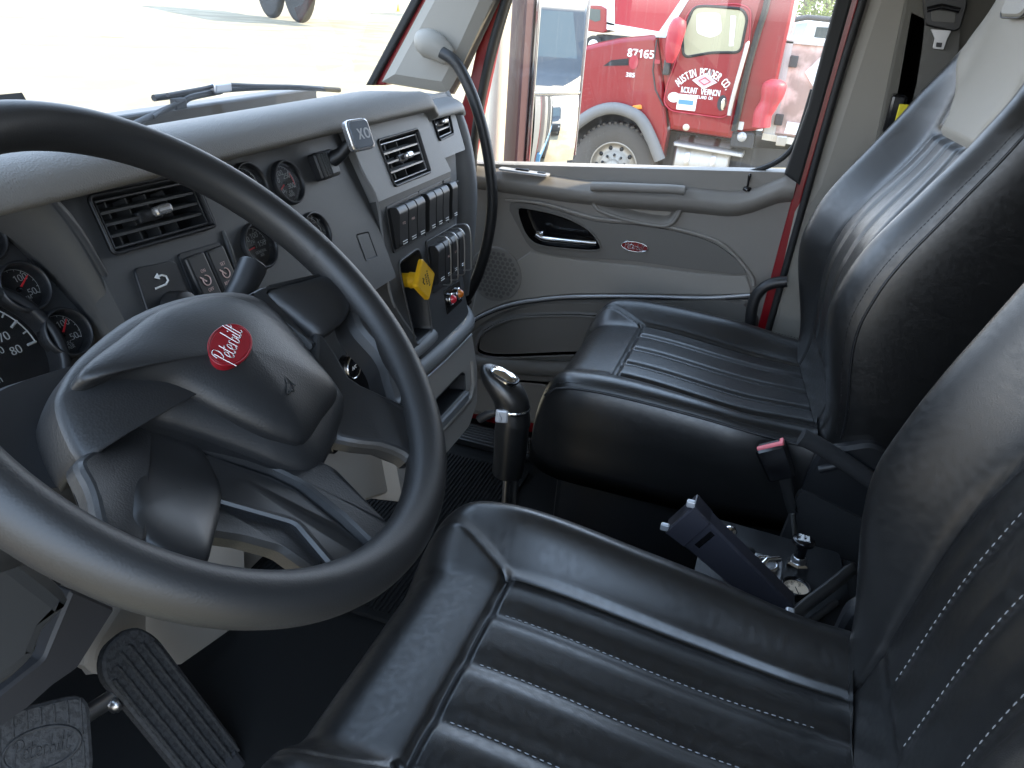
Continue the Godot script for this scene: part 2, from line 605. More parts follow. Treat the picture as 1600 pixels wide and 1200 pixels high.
# ---------------------------------------------------------------- scene
func _ready() -> void:
	var cam := Camera3D.new()
	cam.name = "camera"
	cam.transform = Transform3D(Vector3(0.33838, 0.06215, 0.93895), Vector3(0.40916, 0.88884, -0.20629), Vector3(-0.8474, 0.45399, 0.27534), Vector3(0, 2.5, 0))
	cam.fov = rad_to_deg(2.0 * atan(600.0 / 1190.0))
	cam.near = 0.05
	cam.far = 600.0
	add_child(cam)
	cam.current = true
	var env := Environment.new()
	var sky := Sky.new()
	var sm := ProceduralSkyMaterial.new()
	sm.sky_top_color = Color(0.62, 0.71, 0.82)
	sm.sky_horizon_color = Color(0.93, 0.93, 0.92)
	sm.sky_curve = 0.12
	sm.ground_bottom_color = Color(0.55, 0.53, 0.5)
	sm.ground_horizon_color = Color(0.75, 0.74, 0.7)
	sm.sky_energy_multiplier = 1.3
	sky.sky_material = sm
	env.background_mode = Environment.BG_SKY
	env.sky = sky
	env.tonemap_mode = Environment.TONE_MAPPER_LINEAR
	env.tonemap_exposure = 4.4
	env.sdfgi_enabled = true
	env.ssao_enabled = true
	env.ssil_enabled = true
	var we := WorldEnvironment.new()
	we.name = "environment"
	we.environment = env
	add_child(we)
	var sun := DirectionalLight3D.new()
	sun.name = "sun"
	sun.light_energy = 1.0
	sun.light_color = Color(1.0, 0.93, 0.80)
	sun.light_angular_distance = 0.5
	sun.shadow_enabled = true
	add_child(sun)
	var sd := Vector3(-0.20, -0.70, -0.80).normalized()
	sun.transform = Transform3D(Basis.looking_at(sd, Vector3.FORWARD), Vector3(0, 20, 0))
	make_materials()
	build_yard()
	build_cab()
	build_door()
	build_dash()
	build_wheel()
	build_controls()
	build_seats()
	build_between()
	build_mirror()
	build_own_rear()
	build_van()
	build_semi()
	build_far()

func box(a: Vector3, b: Vector3, r := 0.006) -> Array:
	# a rounded box between two corners, as [mesh, transform]
	var s := (b - a).abs()
	return [rbox(s.x, s.y, s.z, r), at3((a + b) / 2.0)]

func build_yard() -> void:
	var rows := []
	for i in 2:
		rows.append([Vector3(-300, 0, -300 + 600 * i), Vector3(300, 0, -300 + 600 * i)])
	struct("ground", grid(rows, false, false, Vector3.UP), M.yard)
	# tracked dirt and oil on the yard in front, a slightly darker sheet
	var rng := RandomNumberGenerator.new()
	rng.seed = 5
	M.dirt = mat("dirt", lin(0.2, 0.175, 0.1), 0.95)
	for p in [Vector3(24.085, 0, -27.864), Vector3(23.592, 0, -23.097), Vector3(35.337, 0, -29.001), Vector3(32.947, 0, -35.724)]:
		var poly := []
		for k in 22:
			var an := TAU * k / 22
			poly.append(Vector2(cos(an) * rng.randf_range(1.5, 4.2), sin(an) * rng.randf_range(0.3, 0.8)))
		var st := struct("dirt_patch", slab(poly, [[0.0, 0.0], [0.0, 0.004]]), M.dirt, Transform3D(Basis(Vector3.UP, -0.6) * Basis(Vector3.RIGHT, -PI / 2), Vector3(p.x, 0.0, p.z)))
		st.set_meta("kind", "structure")

func build_cab() -> void:
	struct("cab_floor", box(Vector3(0.12, 1.24, -1.25), Vector3(1.95, 1.33, 1.0))[0], M.floor_mat, box(Vector3(0.12, 1.24, -1.25), Vector3(1.95, 1.33, 1.0))[1])
	var b := box(Vector3(0.1, 2.86, -0.72), Vector3(1.9, 2.92, 1.05))
	struct("cab_roof", b[0], M.headliner, b[1])
	b = box(Vector3(0.12, 1.24, 1.0), Vector3(1.95, 2.9, 1.06))
	struct("rear_wall", b[0], M.headliner, b[1])
	b = box(Vector3(0.1, 1.24, 0.2), Vector3(0.16, 2.9, 1.02))
	struct("driver_side_wall", b[0], M.pillar, b[1])
	b = box(Vector3(0.12, 1.24, -1.3), Vector3(1.93, 2.24, -1.25))
	struct("firewall", b[0], M.dash_black, b[1])
	b = box(Vector3(1.9, 1.24, 0.1), Vector3(1.97, 2.9, 1.06))
	struct("passenger_side_wall", b[0], M.pillar, b[1])
	# windscreen header and the far A pillar, the frame of the glass
	b = box(Vector3(0.1, 2.76, -0.78), Vector3(1.9, 2.9, -0.7))
	struct("windshield_header", b[0], M.headliner, b[1])
	var t := thing("a_pillar", "grey trimmed windscreen pillar beside the passenger window", "pillar", Vector3(1.83, 2.25, -0.9))
	var poly := [Vector2(-0.989, 2.283), Vector2(-0.795, 2.274), Vector2(-0.769, 2.319), Vector2(-0.668, 2.527), Vector2(-0.649, 2.565), Vector2(-0.818, 2.557)]
	part("trim_cover", slab(poly, [[0.02, -0.03], [0.0, 0.02], [0.006, 0.05], [0.03, 0.062]]), M.pillar, t, DOOR)
	part("edge_seal", plate([Vector2(-1.026, 2.276), Vector2(-1.004, 2.278), Vector2(-0.825, 2.559), Vector2(-0.849, 2.558)], -0.06, 0.05, 0.004), M.rubber, t, DOOR)
	part("outer_skin", plate([Vector2(-0.818, 2.15), Vector2(-0.763, 2.316), Vector2(-0.74, 2.431), Vector2(-0.709, 2.553), Vector2(-0.661, 2.555), Vector2(-0.701, 2.406), Vector2(-0.731, 2.245), Vector2(-0.754, 2.099)], -0.035, 0.0, 0.004), M.red_paint, t, DOOR, "red painted strip of the pillar")
	part("window_seal", tube(spline([Vector3(1.83, 2.088, -0.74), Vector3(1.83, 2.178, -0.737), Vector3(1.83, 2.277, -0.724), Vector3(1.83, 2.386, -0.703), Vector3(1.83, 2.489, -0.674), Vector3(1.83, 2.58, -0.647)], 5), 0.011, 8), M.rubber, t)
	part("front_skin", plate([Vector2(-1.018, 2.275), Vector2(-0.978, 2.279), Vector2(-0.81, 2.561), Vector2(-0.835, 2.559)], -0.03, 0.035, 0.004), M.red_paint, t, DOOR)
	# driver side pillar, out of frame but it shades the cab
	b = box(Vector3(0.1, 2.2, -0.86), Vector3(0.18, 2.9, -0.76))
	struct("driver_a_pillar", b[0], M.pillar, b[1])
	b = box(Vector3(0.11, 1.24, -1.25), Vector3(0.15, 2.2, -0.8))
	struct("driver_kick_wall", b[0], M.door_grey, b[1])
	# the driver door stands open beside the seat, out of frame
	var dd := Transform3D(Basis(Vector3.UP, deg_to_rad(-64.0)), Vector3(0.1, 0, -0.84))
	struct("driver_door", rbox(0.08, 0.9, 1.0, 0.03), M.door_grey, dd * at3(Vector3(0, 1.68, 0.52)))
	struct("driver_door_frame", join([[rbox(0.06, 0.75, 0.06, 0.02), at3(Vector3(0, 2.5, 0.98))], [rbox(0.06, 0.06, 0.9, 0.02), at3(Vector3(0, 2.86, 0.55))]]), M.rubber, dd)
	# windscreen
	var g := grid([[Vector3(0.16, 2.24, -1.06), Vector3(1.86, 2.24, -1.06)], [Vector3(0.16, 2.78, -0.77), Vector3(1.86, 2.78, -0.77)]], false, false, Vector3(0, 0, 1))
	single("windscreen", g, M.glass, Transform3D(), "large clear windscreen glass above the dashboard", "windscreen")
	# wiper
	t = thing("windscreen_wiper", "black wiper resting low across the windscreen outside", "wiper", Vector3(1.05, 2.27, -1.08))
	part("wiper_arm", tube(spline([Vector3(1.069, 2.254, -1.08), Vector3(1.175, 2.276, -1.08), Vector3(1.214, 2.283, -1.08), Vector3(1.241, 2.29, -1.08), Vector3(1.325, 2.294, -1.08)], 4), 0.006, 8), M.chassis, t)
	part("arm_link", tube([Vector3(1.132, 2.267, -1.075), Vector3(1.18, 2.281, -1.075), Vector3(1.209, 2.286, -1.075)], 0.004, 8), M.chassis, t)
	part("arm_joint", rbox(0.03, 0.02, 0.016, 0.004), M.chassis, t, at3([Vector3(1.204, 2.282, -1.08)][0]))
	part("blade_rubber", tube(spline([Vector3(1.155, 2.295, -1.09), Vector3(1.254, 2.295, -1.09), Vector3(1.387, 2.293, -1.09), Vector3(1.565, 2.283, -1.09), Vector3(1.782, 2.26, -1.09)], 4), 0.006, 8), M.rubber, t)
	part("blade_frame", tube(spline([Vector3(1.174, 2.3, -1.075), Vector3(1.274, 2.304, -1.075), Vector3(1.321, 2.307, -1.075), Vector3(1.431, 2.297, -1.075), Vector3(1.593, 2.283, -1.075), Vector3(1.686, 2.271, -1.075)], 4), 0.004, 8), M.chassis, t)
	part("blade_clip", rbox(0.05, 0.018, 0.016, 0.004), M.steel, t, at3([Vector3(1.32, 2.302, -1.075)][0]))
	# rear side: door jamb, B pillar, belt
	t = thing("b_pillar", "tall grey trimmed door post behind the passenger door", "pillar", Vector3(1.85, 1.3, 0.15))
	part("post_trim", slab([Vector2(0.085, 2.535), Vector2(0.058, 2.172), Vector2(0.036, 2.105), Vector2(0.037, 1.969), Vector2(0.034, 1.806), Vector2(0.036, 1.476), Vector2(0.273, 1.424), Vector2(0.222, 1.877), Vector2(0.224, 2.132), Vector2(0.197, 2.564), Vector2(0.201, 2.607), Vector2(0.089, 2.602)], [[0.0, -0.08], [0.0, -0.01], [0.01, 0.012], [0.03, 0.02]]), M.pillar, t, DOOR)
	part("lower_trim", plate([Vector2(0.07, 2.119), Vector2(0.11, 2.111), Vector2(0.152, 1.992), Vector2(0.151, 1.767), Vector2(0.062, 1.747), Vector2(0.057, 1.945)], -0.02, 0.012, 0.006), M.door_light, t, DOOR)
	part("jamb_skin", plate([Vector2(0.056, 2.579), Vector2(0.076, 2.58), Vector2(0.055, 2.162), Vector2(0.051, 2.041), Vector2(0.045, 1.797), Vector2(0.036, 1.76), Vector2(0.022, 1.775), Vector2(0.029, 2.014), Vector2(0.035, 2.164)], -0.05, 0.012, 0.003), M.red_paint, t, DOOR, "red painted door jamb")
	part("door_seal", tube(spline([Vector3(1.83, 2.58, 0.084), Vector3(1.83, 2.385, 0.071), Vector3(1.83, 2.187, 0.063), Vector3(1.83, 2.042, 0.057), Vector3(1.83, 1.843, 0.049), Vector3(1.83, 1.686, 0.043)], 5), 0.008, 8), M.rubber, t)
	part("rear_panel", plate([Vector2(0.152, 2.609), Vector2(0.481, 2.624), Vector2(0.684, 2.057), Vector2(0.394, 1.782), Vector2(0.198, 1.809)], -0.05, 0.03, 0.005), M.belt_recess, t, DOOR)
	part("post_gap", tube(spline([Vector3(1.83, 2.585, 0.198), Vector3(1.83, 2.415, 0.204), Vector3(1.83, 2.251, 0.199), Vector3(1.83, 2.127, 0.187)], 4), 0.009, 8), M.rubber, t)
	t = thing("hanging_belt", "grey seat belt hanging from the black guide on the door post", "seat belt", Vector3(1.75, 2.2, 0.25))
	var bx := 1.79
	var wb := [Vector3(1.79, 2.551, 0.186), Vector3(1.79, 2.555, 0.25), Vector3(1.79, 2.463, 0.269), Vector3(1.79, 2.4, 0.274), Vector3(1.79, 2.298, 0.276), Vector3(1.79, 2.291, 0.218), Vector3(1.79, 2.395, 0.214), Vector3(1.79, 2.475, 0.204)]
	var rows := []
	rows.append([wb[0], (wb[0] + wb[1]) / 2.0, wb[1]])
	rows.append([wb[7], (wb[7] + wb[2]) / 2.0, wb[2]])
	rows.append([wb[6], (wb[6] + wb[3]) / 2.0, wb[3]])
	rows.append([wb[5], (wb[5] + wb[4]) / 2.0, wb[4]])
	part("webbing", grid(rows, false, false, Vector3(-1, 0, 0)), M.webbing, t)
	var ws := [Vector3(1.82, 2.518, 0.173), Vector3(1.82, 2.508, 0.201), Vector3(1.82, 2.369, 0.224), Vector3(1.82, 2.262, 0.224), Vector3(1.82, 2.259, 0.196), Vector3(1.82, 2.39, 0.186)]
	part("lower_webbing", grid([[ws[0], ws[1]], [ws[5], ws[2]], [ws[4], ws[3]]], false, false, Vector3(-1, 0, 0)), M.webbing, t)
	var gm := part("belt_guide", slab(rounded([Vector2(0.176, 2.561), Vector2(0.252, 2.565), Vector2(0.26, 2.532), Vector2(0.26, 2.496), Vector2(0.251, 2.49), Vector2(0.199, 2.497), Vector2(0.187, 2.529)], 0.006), [[0.002, -0.012], [0.0, -0.008], [0.0, 0.006], [0.003, 0.01]]), M.satin_black, t, off(DOOR, 0, 0, 0.07))
	part("guide_opening", plate(rounded([Vector2(0.201, 2.524), Vector2(0.243, 2.524), Vector2(0.247, 2.505), Vector2(0.207, 2.505)], 0.004), -0.002, 0.002, 0.001), M.webbing, gm, off(DOOR, 0, 0, 0.081))
	part("guide_bar", tube([Vector3(1.765, 2.524, 0.193), Vector3(1.765, 2.531, 0.215), Vector3(1.765, 2.526, 0.248)], 0.005, 8), M.gloss_black, gm)
	var tg := part("belt_tongue", plate(rounded([Vector2(0.209, 2.492), Vector2(0.246, 2.492), Vector2(0.243, 2.478), Vector2(0.242, 2.458), Vector2(0.222, 2.459), Vector2(0.221, 2.476)], 0.003), -0.002, 0.002, 0.0006), M.steel, t, off(DOOR, 0, 0, 0.075))
	part("tongue_slot", plate(rounded([Vector2(0.226, 2.47), Vector2(0.236, 2.47), Vector2(0.237, 2.462), Vector2(0.227, 2.462)], 0.001), -0.002, 0.0015, 0.0004), M.chassis, tg, off(DOOR, 0, 0, 0.077))
	part("height_adjuster", rbox(0.035, 0.075, 0.03, 0.006), M.gloss_black, t, at3([Vector3(1.775, 2.336, 0.188)][0]))
	part("adjuster_tab", rbox(0.018, 0.042, 0.008, 0.002), M.yellow_tag, t, off(Transform3D(Basis(Vector3.UP, -PI / 2), [Vector3(1.758, 2.336, 0.199)][0]), 0, 0, 0), "yellow tab")

# ---------------------------------------------------------------- passenger door
func build_door() -> void:
	var t := thing("passenger_door", "grey passenger door with chrome handle, red oval badge and dusty window", "door", Vector3(1.86, 1.35, -0.35))
	# the main trim panel
	var rec := spline([Vector2(-0.614, 2.016), Vector2(-0.577, 2.02), Vector2(-0.494, 2.013), Vector2(-0.425, 1.99), Vector2(-0.391, 1.956), Vector2(-0.399, 1.94), Vector2(-0.469, 1.932), Vector2(-0.547, 1.929), Vector2(-0.581, 1.943), Vector2(-0.603, 1.976)], 3, true)
	var cup := spline([Vector2(-0.432, 2.096), Vector2(-0.329, 2.11), Vector2(-0.213, 2.119), Vector2(-0.202, 2.107), Vector2(-0.212, 2.057), Vector2(-0.23, 2.031), Vector2(-0.27, 2.025), Vector2(-0.35, 2.03), Vector2(-0.409, 2.044), Vector2(-0.423, 2.069)], 3, true)
	part("trim_panel", panel(rounded([Vector2(-0.79, 2.106), Vector2(0.046, 2.188), Vector2(0.042, 2.057), Vector2(0.033, 1.849), Vector2(0.032, 1.619), Vector2(-0.077, 1.435), Vector2(-0.798, 1.376), Vector2(-0.828, 1.759)], 0.02), [rec, cup], -0.05, 0.0), M.door_grey, t, DOOR)
	# rounded shelf under the window
	var rows := []
	for k in 34:
		var s := k / 33.0
		var z := lerpf(-0.86, 0.035, s)
		var y := 2.098 + 0.02 * smoothstep(0.4, 0.85, s) + 0.055 * pow(smoothstep(0.80, 1.0, s), 2.0)
		var deep := 0.034 + 0.006 * sin(s * PI)
		var row := []
		for q in [[0.02, -0.05], [0.03, 0.004], [0.02, 0.012], [-deep * 0.55, 0.008], [-deep, -0.006], [-deep - 0.006, -0.016], [-deep - 0.001, -0.034], [-0.016, -0.05], [0.004, -0.056]]:
			row.append(Vector3(1.852 + q[0] + 0.012, y + q[1], z))
		rows.append(spline(row, 3))
	part("window_shelf", grid(rows, false, false, Vector3(-1, 1, 0)), M.door_grey, t)
	# tear-shaped darker field with its raised edge
	var tear := spline([Vector2(-0.639, 2.023), Vector2(-0.549, 2.029), Vector2(-0.413, 2.011), Vector2(-0.285, 2.019), Vector2(-0.166, 2.012), Vector2(-0.094, 1.992), Vector2(-0.032, 1.942), Vector2(-0.145, 1.931), Vector2(-0.304, 1.927), Vector2(-0.435, 1.913), Vector2(-0.53, 1.909), Vector2(-0.575, 1.919), Vector2(-0.61, 1.965)], 3, true)
	part("handle_field", panel(tear, [rec, cup], -0.004, 0.007), M.door_dark, t, DOOR)
	var arch := spline([Vector3(1.843, 2.032, -0.651), Vector3(1.843, 2.037, -0.548), Vector3(1.843, 2.02, -0.412), Vector3(1.843, 2.027, -0.284), Vector3(1.843, 2.02, -0.167), Vector3(1.843, 2.001, -0.092), Vector3(1.843, 1.943, -0.021), Vector3(1.843, 1.916, -0.007)], 4)
	part("field_edge", tube(arch, 0.004, 8), M.door_light, t)
	# lighter band with the bright ledge
	part("middle_band", slab([Vector2(-0.737, 1.68), Vector2(-0.722, 1.778), Vector2(-0.574, 1.907), Vector2(-0.435, 1.906), Vector2(-0.286, 1.916), Vector2(-0.143, 1.921), Vector2(-0.029, 1.936), Vector2(-0.007, 1.899), Vector2(-0.012, 1.892), Vector2(-0.118, 1.869), Vector2(-0.276, 1.843), Vector2(-0.442, 1.813), Vector2(-0.529, 1.789), Vector2(-0.618, 1.76), Vector2(-0.691, 1.718)], [[0.0, -0.004], [0.0, 0.002], [0.003, 0.005]]), M.door_light, t, DOOR)
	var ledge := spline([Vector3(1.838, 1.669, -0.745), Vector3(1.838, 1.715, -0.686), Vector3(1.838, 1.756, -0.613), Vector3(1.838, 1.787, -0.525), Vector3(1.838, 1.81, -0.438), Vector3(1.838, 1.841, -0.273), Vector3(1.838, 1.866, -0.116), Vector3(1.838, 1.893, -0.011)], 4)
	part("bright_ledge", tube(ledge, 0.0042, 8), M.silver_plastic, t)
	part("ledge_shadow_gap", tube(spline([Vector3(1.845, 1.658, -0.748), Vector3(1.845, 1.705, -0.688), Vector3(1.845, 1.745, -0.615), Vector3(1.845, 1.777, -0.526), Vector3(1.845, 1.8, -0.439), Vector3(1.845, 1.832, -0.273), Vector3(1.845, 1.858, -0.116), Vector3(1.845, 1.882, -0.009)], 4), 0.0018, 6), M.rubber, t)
	# lower panel with map pocket
	var low := spline([Vector2(-0.72, 1.502), Vector2(-0.739, 1.621), Vector2(-0.671, 1.703), Vector2(-0.563, 1.763), Vector2(-0.44, 1.797), Vector2(-0.273, 1.826), Vector2(-0.018, 1.872), Vector2(0.011, 1.723), Vector2(-0.23, 1.516), Vector2(-0.506, 1.531)], 3, true)
	part("lower_panel", slab(low, [[0.0, -0.004], [0.0, 0.004], [0.006, 0.012]]), M.door_dark, t, DOOR)
	var pocket := spline([Vector2(-0.716, 1.61), Vector2(-0.693, 1.67), Vector2(-0.611, 1.724), Vector2(-0.504, 1.754), Vector2(-0.4, 1.773), Vector2(-0.264, 1.778), Vector2(-0.249, 1.672), Vector2(-0.421, 1.642), Vector2(-0.602, 1.595), Vector2(-0.689, 1.584)], 3, true)
	part("map_pocket", slab(pocket, [[0.0, 0.0], [0.0, 0.012], [0.006, 0.016], [0.012, 0.013], [0.02, 0.006]]), M.door_pocket, t, DOOR)
	var rim := []
	for q in spline([Vector2(-0.704, 1.613), Vector2(-0.683, 1.664), Vector2(-0.607, 1.718), Vector2(-0.503, 1.747), Vector2(-0.399, 1.766), Vector2(-0.263, 1.771), Vector2(-0.25, 1.679), Vector2(-0.422, 1.649), Vector2(-0.603, 1.603), Vector2(-0.683, 1.593)], 3, true):
		rim.append(DOOR * Vector3(q.x, q.y, 0.028))
	part("pocket_rim", tube(rim, 0.0035, 6, true), M.door_pocket, t)
	part("pocket_shelf", tube(spline([Vector3(1.82, 1.568, -0.706), Vector3(1.82, 1.58, -0.595), Vector3(1.82, 1.601, -0.466), Vector3(1.82, 1.636, -0.31)], 4), 0.022, 12), M.door_dark, t)
	part("kick_panel", slab(rounded([Vector2(-0.729, 1.512), Vector2(-0.47, 1.557), Vector2(-0.31, 1.594), Vector2(-0.286, 1.402), Vector2(-0.456, 1.404), Vector2(-0.613, 1.403), Vector2(-0.771, 1.389), Vector2(-0.768, 1.472)], 0.01), [[0.0, -0.01], [0.0, 0.006], [0.006, 0.012]]), M.door_grey, t, DOOR)
	# speaker
	var sc := [Vector2(-0.668, 1.828)][0] as Vector2
	var sp := part("speaker_grille", slab(shift(oval(0.15, 0.15), sc), [[0.0, 0.0], [0.0, 0.006], [0.002, 0.008]]), M.door_grey, t, DOOR)
	var holes := []
	for r in range(-5, 6):
		for q in range(-5, 6):
			var hp := Vector2(q * 0.0135 + (r & 1) * 0.00675, r * 0.0118)
			if hp.length() < 0.066:
				holes.append([slab(oval(0.0112, 0.0112, 6), [[0.0, 0.0], [0.0, 0.0008]]), Transform3D(Basis(), Vector3(sc.x + hp.x, sc.y + hp.y, 0.0082))])
	stuff(part("speaker_holes", join(holes), M.door_dark, sp, DOOR))
	# handle recess and chrome lever
	part("handle_recess", dish(rec, 0.011, 0.04, 0.005), M.gloss_black, t, DOOR)
	var bez := []
	for q in rec:
		bez.append(DOOR * Vector3(q.x, q.y, 0.011))
	part("recess_bezel", tube(bez, 0.0025, 6, true), M.door_dark, t)
	var lv := spline([Vector3(1.835, 1.958, -0.559), Vector3(1.835, 1.951, -0.538), Vector3(1.835, 1.953, -0.486), Vector3(1.835, 1.957, -0.436), Vector3(1.835, 1.96, -0.4)], 4)
	var lr := []
	for k in lv.size():
		lr.append(0.0085 - 0.003 * absf(k / (lv.size() - 1.0) - 0.3))
	part("door_lever", tube(lv, lr, 12), M.chrome, t)
	part("lever_pivot", rbox(0.02, 0.022, 0.012, 0.005), M.chrome, t, off(DOOR, ([Vector2(-0.551, 1.957)][0] as Vector2).x, ([Vector2(-0.551, 1.957)][0] as Vector2).y, 0.008))
	# red oval badge
	var bc := [Vector2(-0.304, 1.965)][0] as Vector2
	var bd := part("oval_badge", slab(shift(oval(0.066, 0.024), bc), [[0.0, 0.0], [0.0, 0.009], [0.002, 0.0105]]), M.badge_red, t, DOOR, "red oval badge with silver script")
	part("badge_rim", tube(loop_on(DOOR, shift(oval(0.066, 0.024), bc), 0.011), 0.0012, 6, true), M.chrome, bd)
	part("badge_script", script_mark(0.05, 0.0009), M.silver_trim, bd, off(DOOR, bc.x, bc.y, 0.0108))
	# pull cup
	part("pull_cup", dish(cup, 0.012, 0.035, 0.008), M.door_light, t, DOOR)
	part("cup_lip", tube(loop_on(DOOR, cup, 0.01), 0.005, 8, true), M.door_grey, t)
	part("pull_bar", tube(spline([Vector3(1.815, 2.102, -0.424), Vector3(1.815, 2.108, -0.368), Vector3(1.815, 2.115, -0.292), Vector3(1.815, 2.121, -0.232), Vector3(1.815, 2.122, -0.202)], 4), 0.011, 12), M.door_grey, t)
	part("reflector", rbox(0.04, 0.008, 0.006, 0.002), M.dash_black, t, off(DOOR, ([Vector2(-0.305, 2.072)][0] as Vector2).x, ([Vector2(-0.305, 2.072)][0] as Vector2).y, -0.002))
	part("reflector_lens", rbox(0.02, 0.005, 0.004, 0.001), M.silver_plastic, t, off(DOOR, ([Vector2(-0.3, 2.074)][0] as Vector2).x, ([Vector2(-0.3, 2.074)][0] as Vector2).y, 0.003))
	# window switch on the shelf
	var sp0 := [Vector3(1.784, 2.115, -0.639), Vector3(1.867, 2.115, -0.604), Vector3(1.886, 2.115, -0.504), Vector3(1.793, 2.115, -0.509), Vector3(1.755, 2.115, -0.607)]
	var sw := part("switch_plate", plate(rounded([Vector2(-0.065, -0.014), Vector2(0.065, -0.014), Vector2(0.065, 0.014), Vector2(-0.065, 0.014)], 0.008), -0.002, 0.003, 0.0015), M.silver_plastic, t, Transform3D(Vector3(0, 0, 1), Vector3(1, 0, 0), Vector3(0, 1, 0), Vector3(1.826, 2.112, -0.60)))
	part("window_switch", rbox(0.034, 0.012, 0.008, 0.002), M.gloss_black, sw, Transform3D(Vector3(0, 0, 1), Vector3(1, 0, 0), Vector3(0, 1, 0), Vector3(1.826, 2.116, -0.605)))
	part("mirror_switch", rbox(0.02, 0.014, 0.006, 0.002), M.dash_black, sw, Transform3D(Vector3(0, 0, 1), Vector3(1, 0, 0), Vector3(0, 1, 0), Vector3(1.826, 2.115, -0.555)))
	# lock knob
	var lk := [Vector3(1.845, 2.139, -0.067)][0] as Vector3
	part("lock_grommet", lathe([Vector2(0.0, 0.004), Vector2(0.007, 0.004), Vector2(0.0095, 0.001), Vector2(0.0095, -0.004)], 20), M.gloss_black, t, Transform3D(Basis(Vector3.RIGHT, -PI / 2), lk))
	part("lock_knob", lathe([Vector2(0.0, 0.034), Vector2(0.003, 0.033), Vector2(0.0036, 0.028), Vector2(0.0026, 0.014), Vector2(0.0026, -0.01)], 12), M.gloss_black, t, Transform3D(Basis(Vector3.RIGHT, -PI / 2), lk))
	# window frame and glass
	part("frame_seal", tube(spline([Vector3(1.862, 2.096, -0.759), Vector3(1.862, 2.172, -0.75), Vector3(1.862, 2.289, -0.733), Vector3(1.862, 2.406, -0.705), Vector3(1.862, 2.516, -0.672), Vector3(1.862, 2.607, -0.632)], 5), 0.012, 8), M.rubber, t)
	part("rear_channel", plate([Vector2(0.033, 2.601), Vector2(0.064, 2.603), Vector2(0.043, 2.163), Vector2(0.006, 2.183), Vector2(0.023, 2.326)], -0.02, 0.02, 0.005), M.rubber, t, DOOR)
	part("corner_seal", tube(spline([Vector3(1.872, 2.359, 0.026), Vector3(1.872, 2.272, 0.019), Vector3(1.872, 2.229, 0.008), Vector3(1.872, 2.193, -0.026), Vector3(1.872, 2.157, -0.098)], 4), 0.006, 8), M.rubber, t)
	var gl := [Vector3(1.878, 2.02, -0.84), Vector3(1.878, 2.02, 0.09), Vector3(1.878, 2.80, -0.60), Vector3(1.878, 2.80, 0.09)]
	part("window_glass", grid([[gl[0], gl[1]], [gl[2], gl[3]]], false, false, Vector3(-1, 0, 0)), M.glass, t)
	part("water_stains", grid([[gl[0] + Vector3(0.003, 0, 0), gl[1] + Vector3(0.003, 0, 0)], [gl[2] + Vector3(0.003, 0, 0), gl[3] + Vector3(0.003, 0, 0)]], false, false, Vector3(-1, 0, 0)), M.streaks, t, Transform3D(), "dried water streaks on the glass")
	part("outer_skin", slab([Vector2(-0.86, 1.3), Vector2(0.07, 1.3), Vector2(0.07, 2.08), Vector2(-0.86, 2.05)], [[0.0, -0.1], [0.0, -0.06]]), M.red_paint, t, DOOR)
	var tb := box(Vector3(1.85, 2.78, -0.66), Vector3(1.9, 2.9, 0.12))
	part("top_frame", tb[0], M.rubber, t, tb[1])
	# sill plates on the floor edge
	t = thing("sill_plate", "ribbed dark sill plate with screws along the passenger door opening", "sill plate", Vector3(1.82, 1.34, -0.55))
	var pr := rrect(0.72, 0.1, 0.006)
	var fr := Transform3D(Vector3(0, 0, 1), Vector3(1, 0, 0), Vector3(0, 1, 0), Vector3(1.80, 1.345, -0.52))
	part("plate", plate(pr, -0.012, 0.006, 0.003), M.dash_black, t, fr)
	for k in 6:
		part("rib", rbox(0.7, 0.006, 0.005, 0.002), M.dash_dark, t, off(fr, 0, -0.035 + k * 0.014, 0.007))
	for u in [-0.2, 0.02, 0.13, 0.3]:
		part("screw", lathe([Vector2(0.0, 0.004), Vector2(0.006, 0.003), Vector2(0.007, 0.0)], 10), M.rubber, t, off(fr, u, 0.002, 0.008))
	# grab handle from the pillar down to the dash side
	t = thing("grab_handle", "long curved black rubber grab handle from the pillar past the dash end", "grab handle", Vector3(1.75, 2.0, -0.72))
	var gp := [Vector3(1.74, 2.373, -0.791), Vector3(1.74, 2.354, -0.755), Vector3(1.74, 2.306, -0.721), Vector3(1.74, 2.239, -0.69), Vector3(1.74, 2.154, -0.664), Vector3(1.74, 2.057, -0.649), Vector3(1.74, 1.969, -0.653), Vector3(1.74, 1.883, -0.67), Vector3(1.74, 1.819, -0.692), Vector3(1.74, 1.769, -0.719)]
	part("grip", tube(spline(gp, 5), 0.0135, 14), M.wheel_grip, t)
	var capc := [Vector3(1.75, 2.376, -0.809)][0] as Vector3
	part("upper_mount", tube(spline([Vector3(1.765, 2.388, -0.868), Vector3(1.765, 2.389, -0.845), Vector3(1.765, 2.381, -0.816), Vector3(1.765, 2.361, -0.782)], 4), [0.012, 0.022, 0.026, 0.029, 0.031, 0.032, 0.032, 0.031, 0.03, 0.028, 0.026, 0.023, 0.019], 14), M.pillar, t)
	part("lower_mount", tube([Vector3(1.745, 1.785, -0.71), Vector3(1.745, 1.756, -0.733)], 0.019, 12), M.rubber, t)

func loop_on(f: Transform3D, poly: Array, w: float) -> Array:
	var o := []
	for q in poly:
		o.append(f * Vector3(q.x, q.y, w))
	return o

# ---------------------------------------------------------------- dashboard
func arc_line(r: float, a0: float, a1: float, n: int, w: float) -> Array:
	var o := []
	for k in n + 1:
		var a := lerpf(a0, a1, float(k) / n)
		o.append(Vector3(cos(a) * r, sin(a) * r, w))
	return o

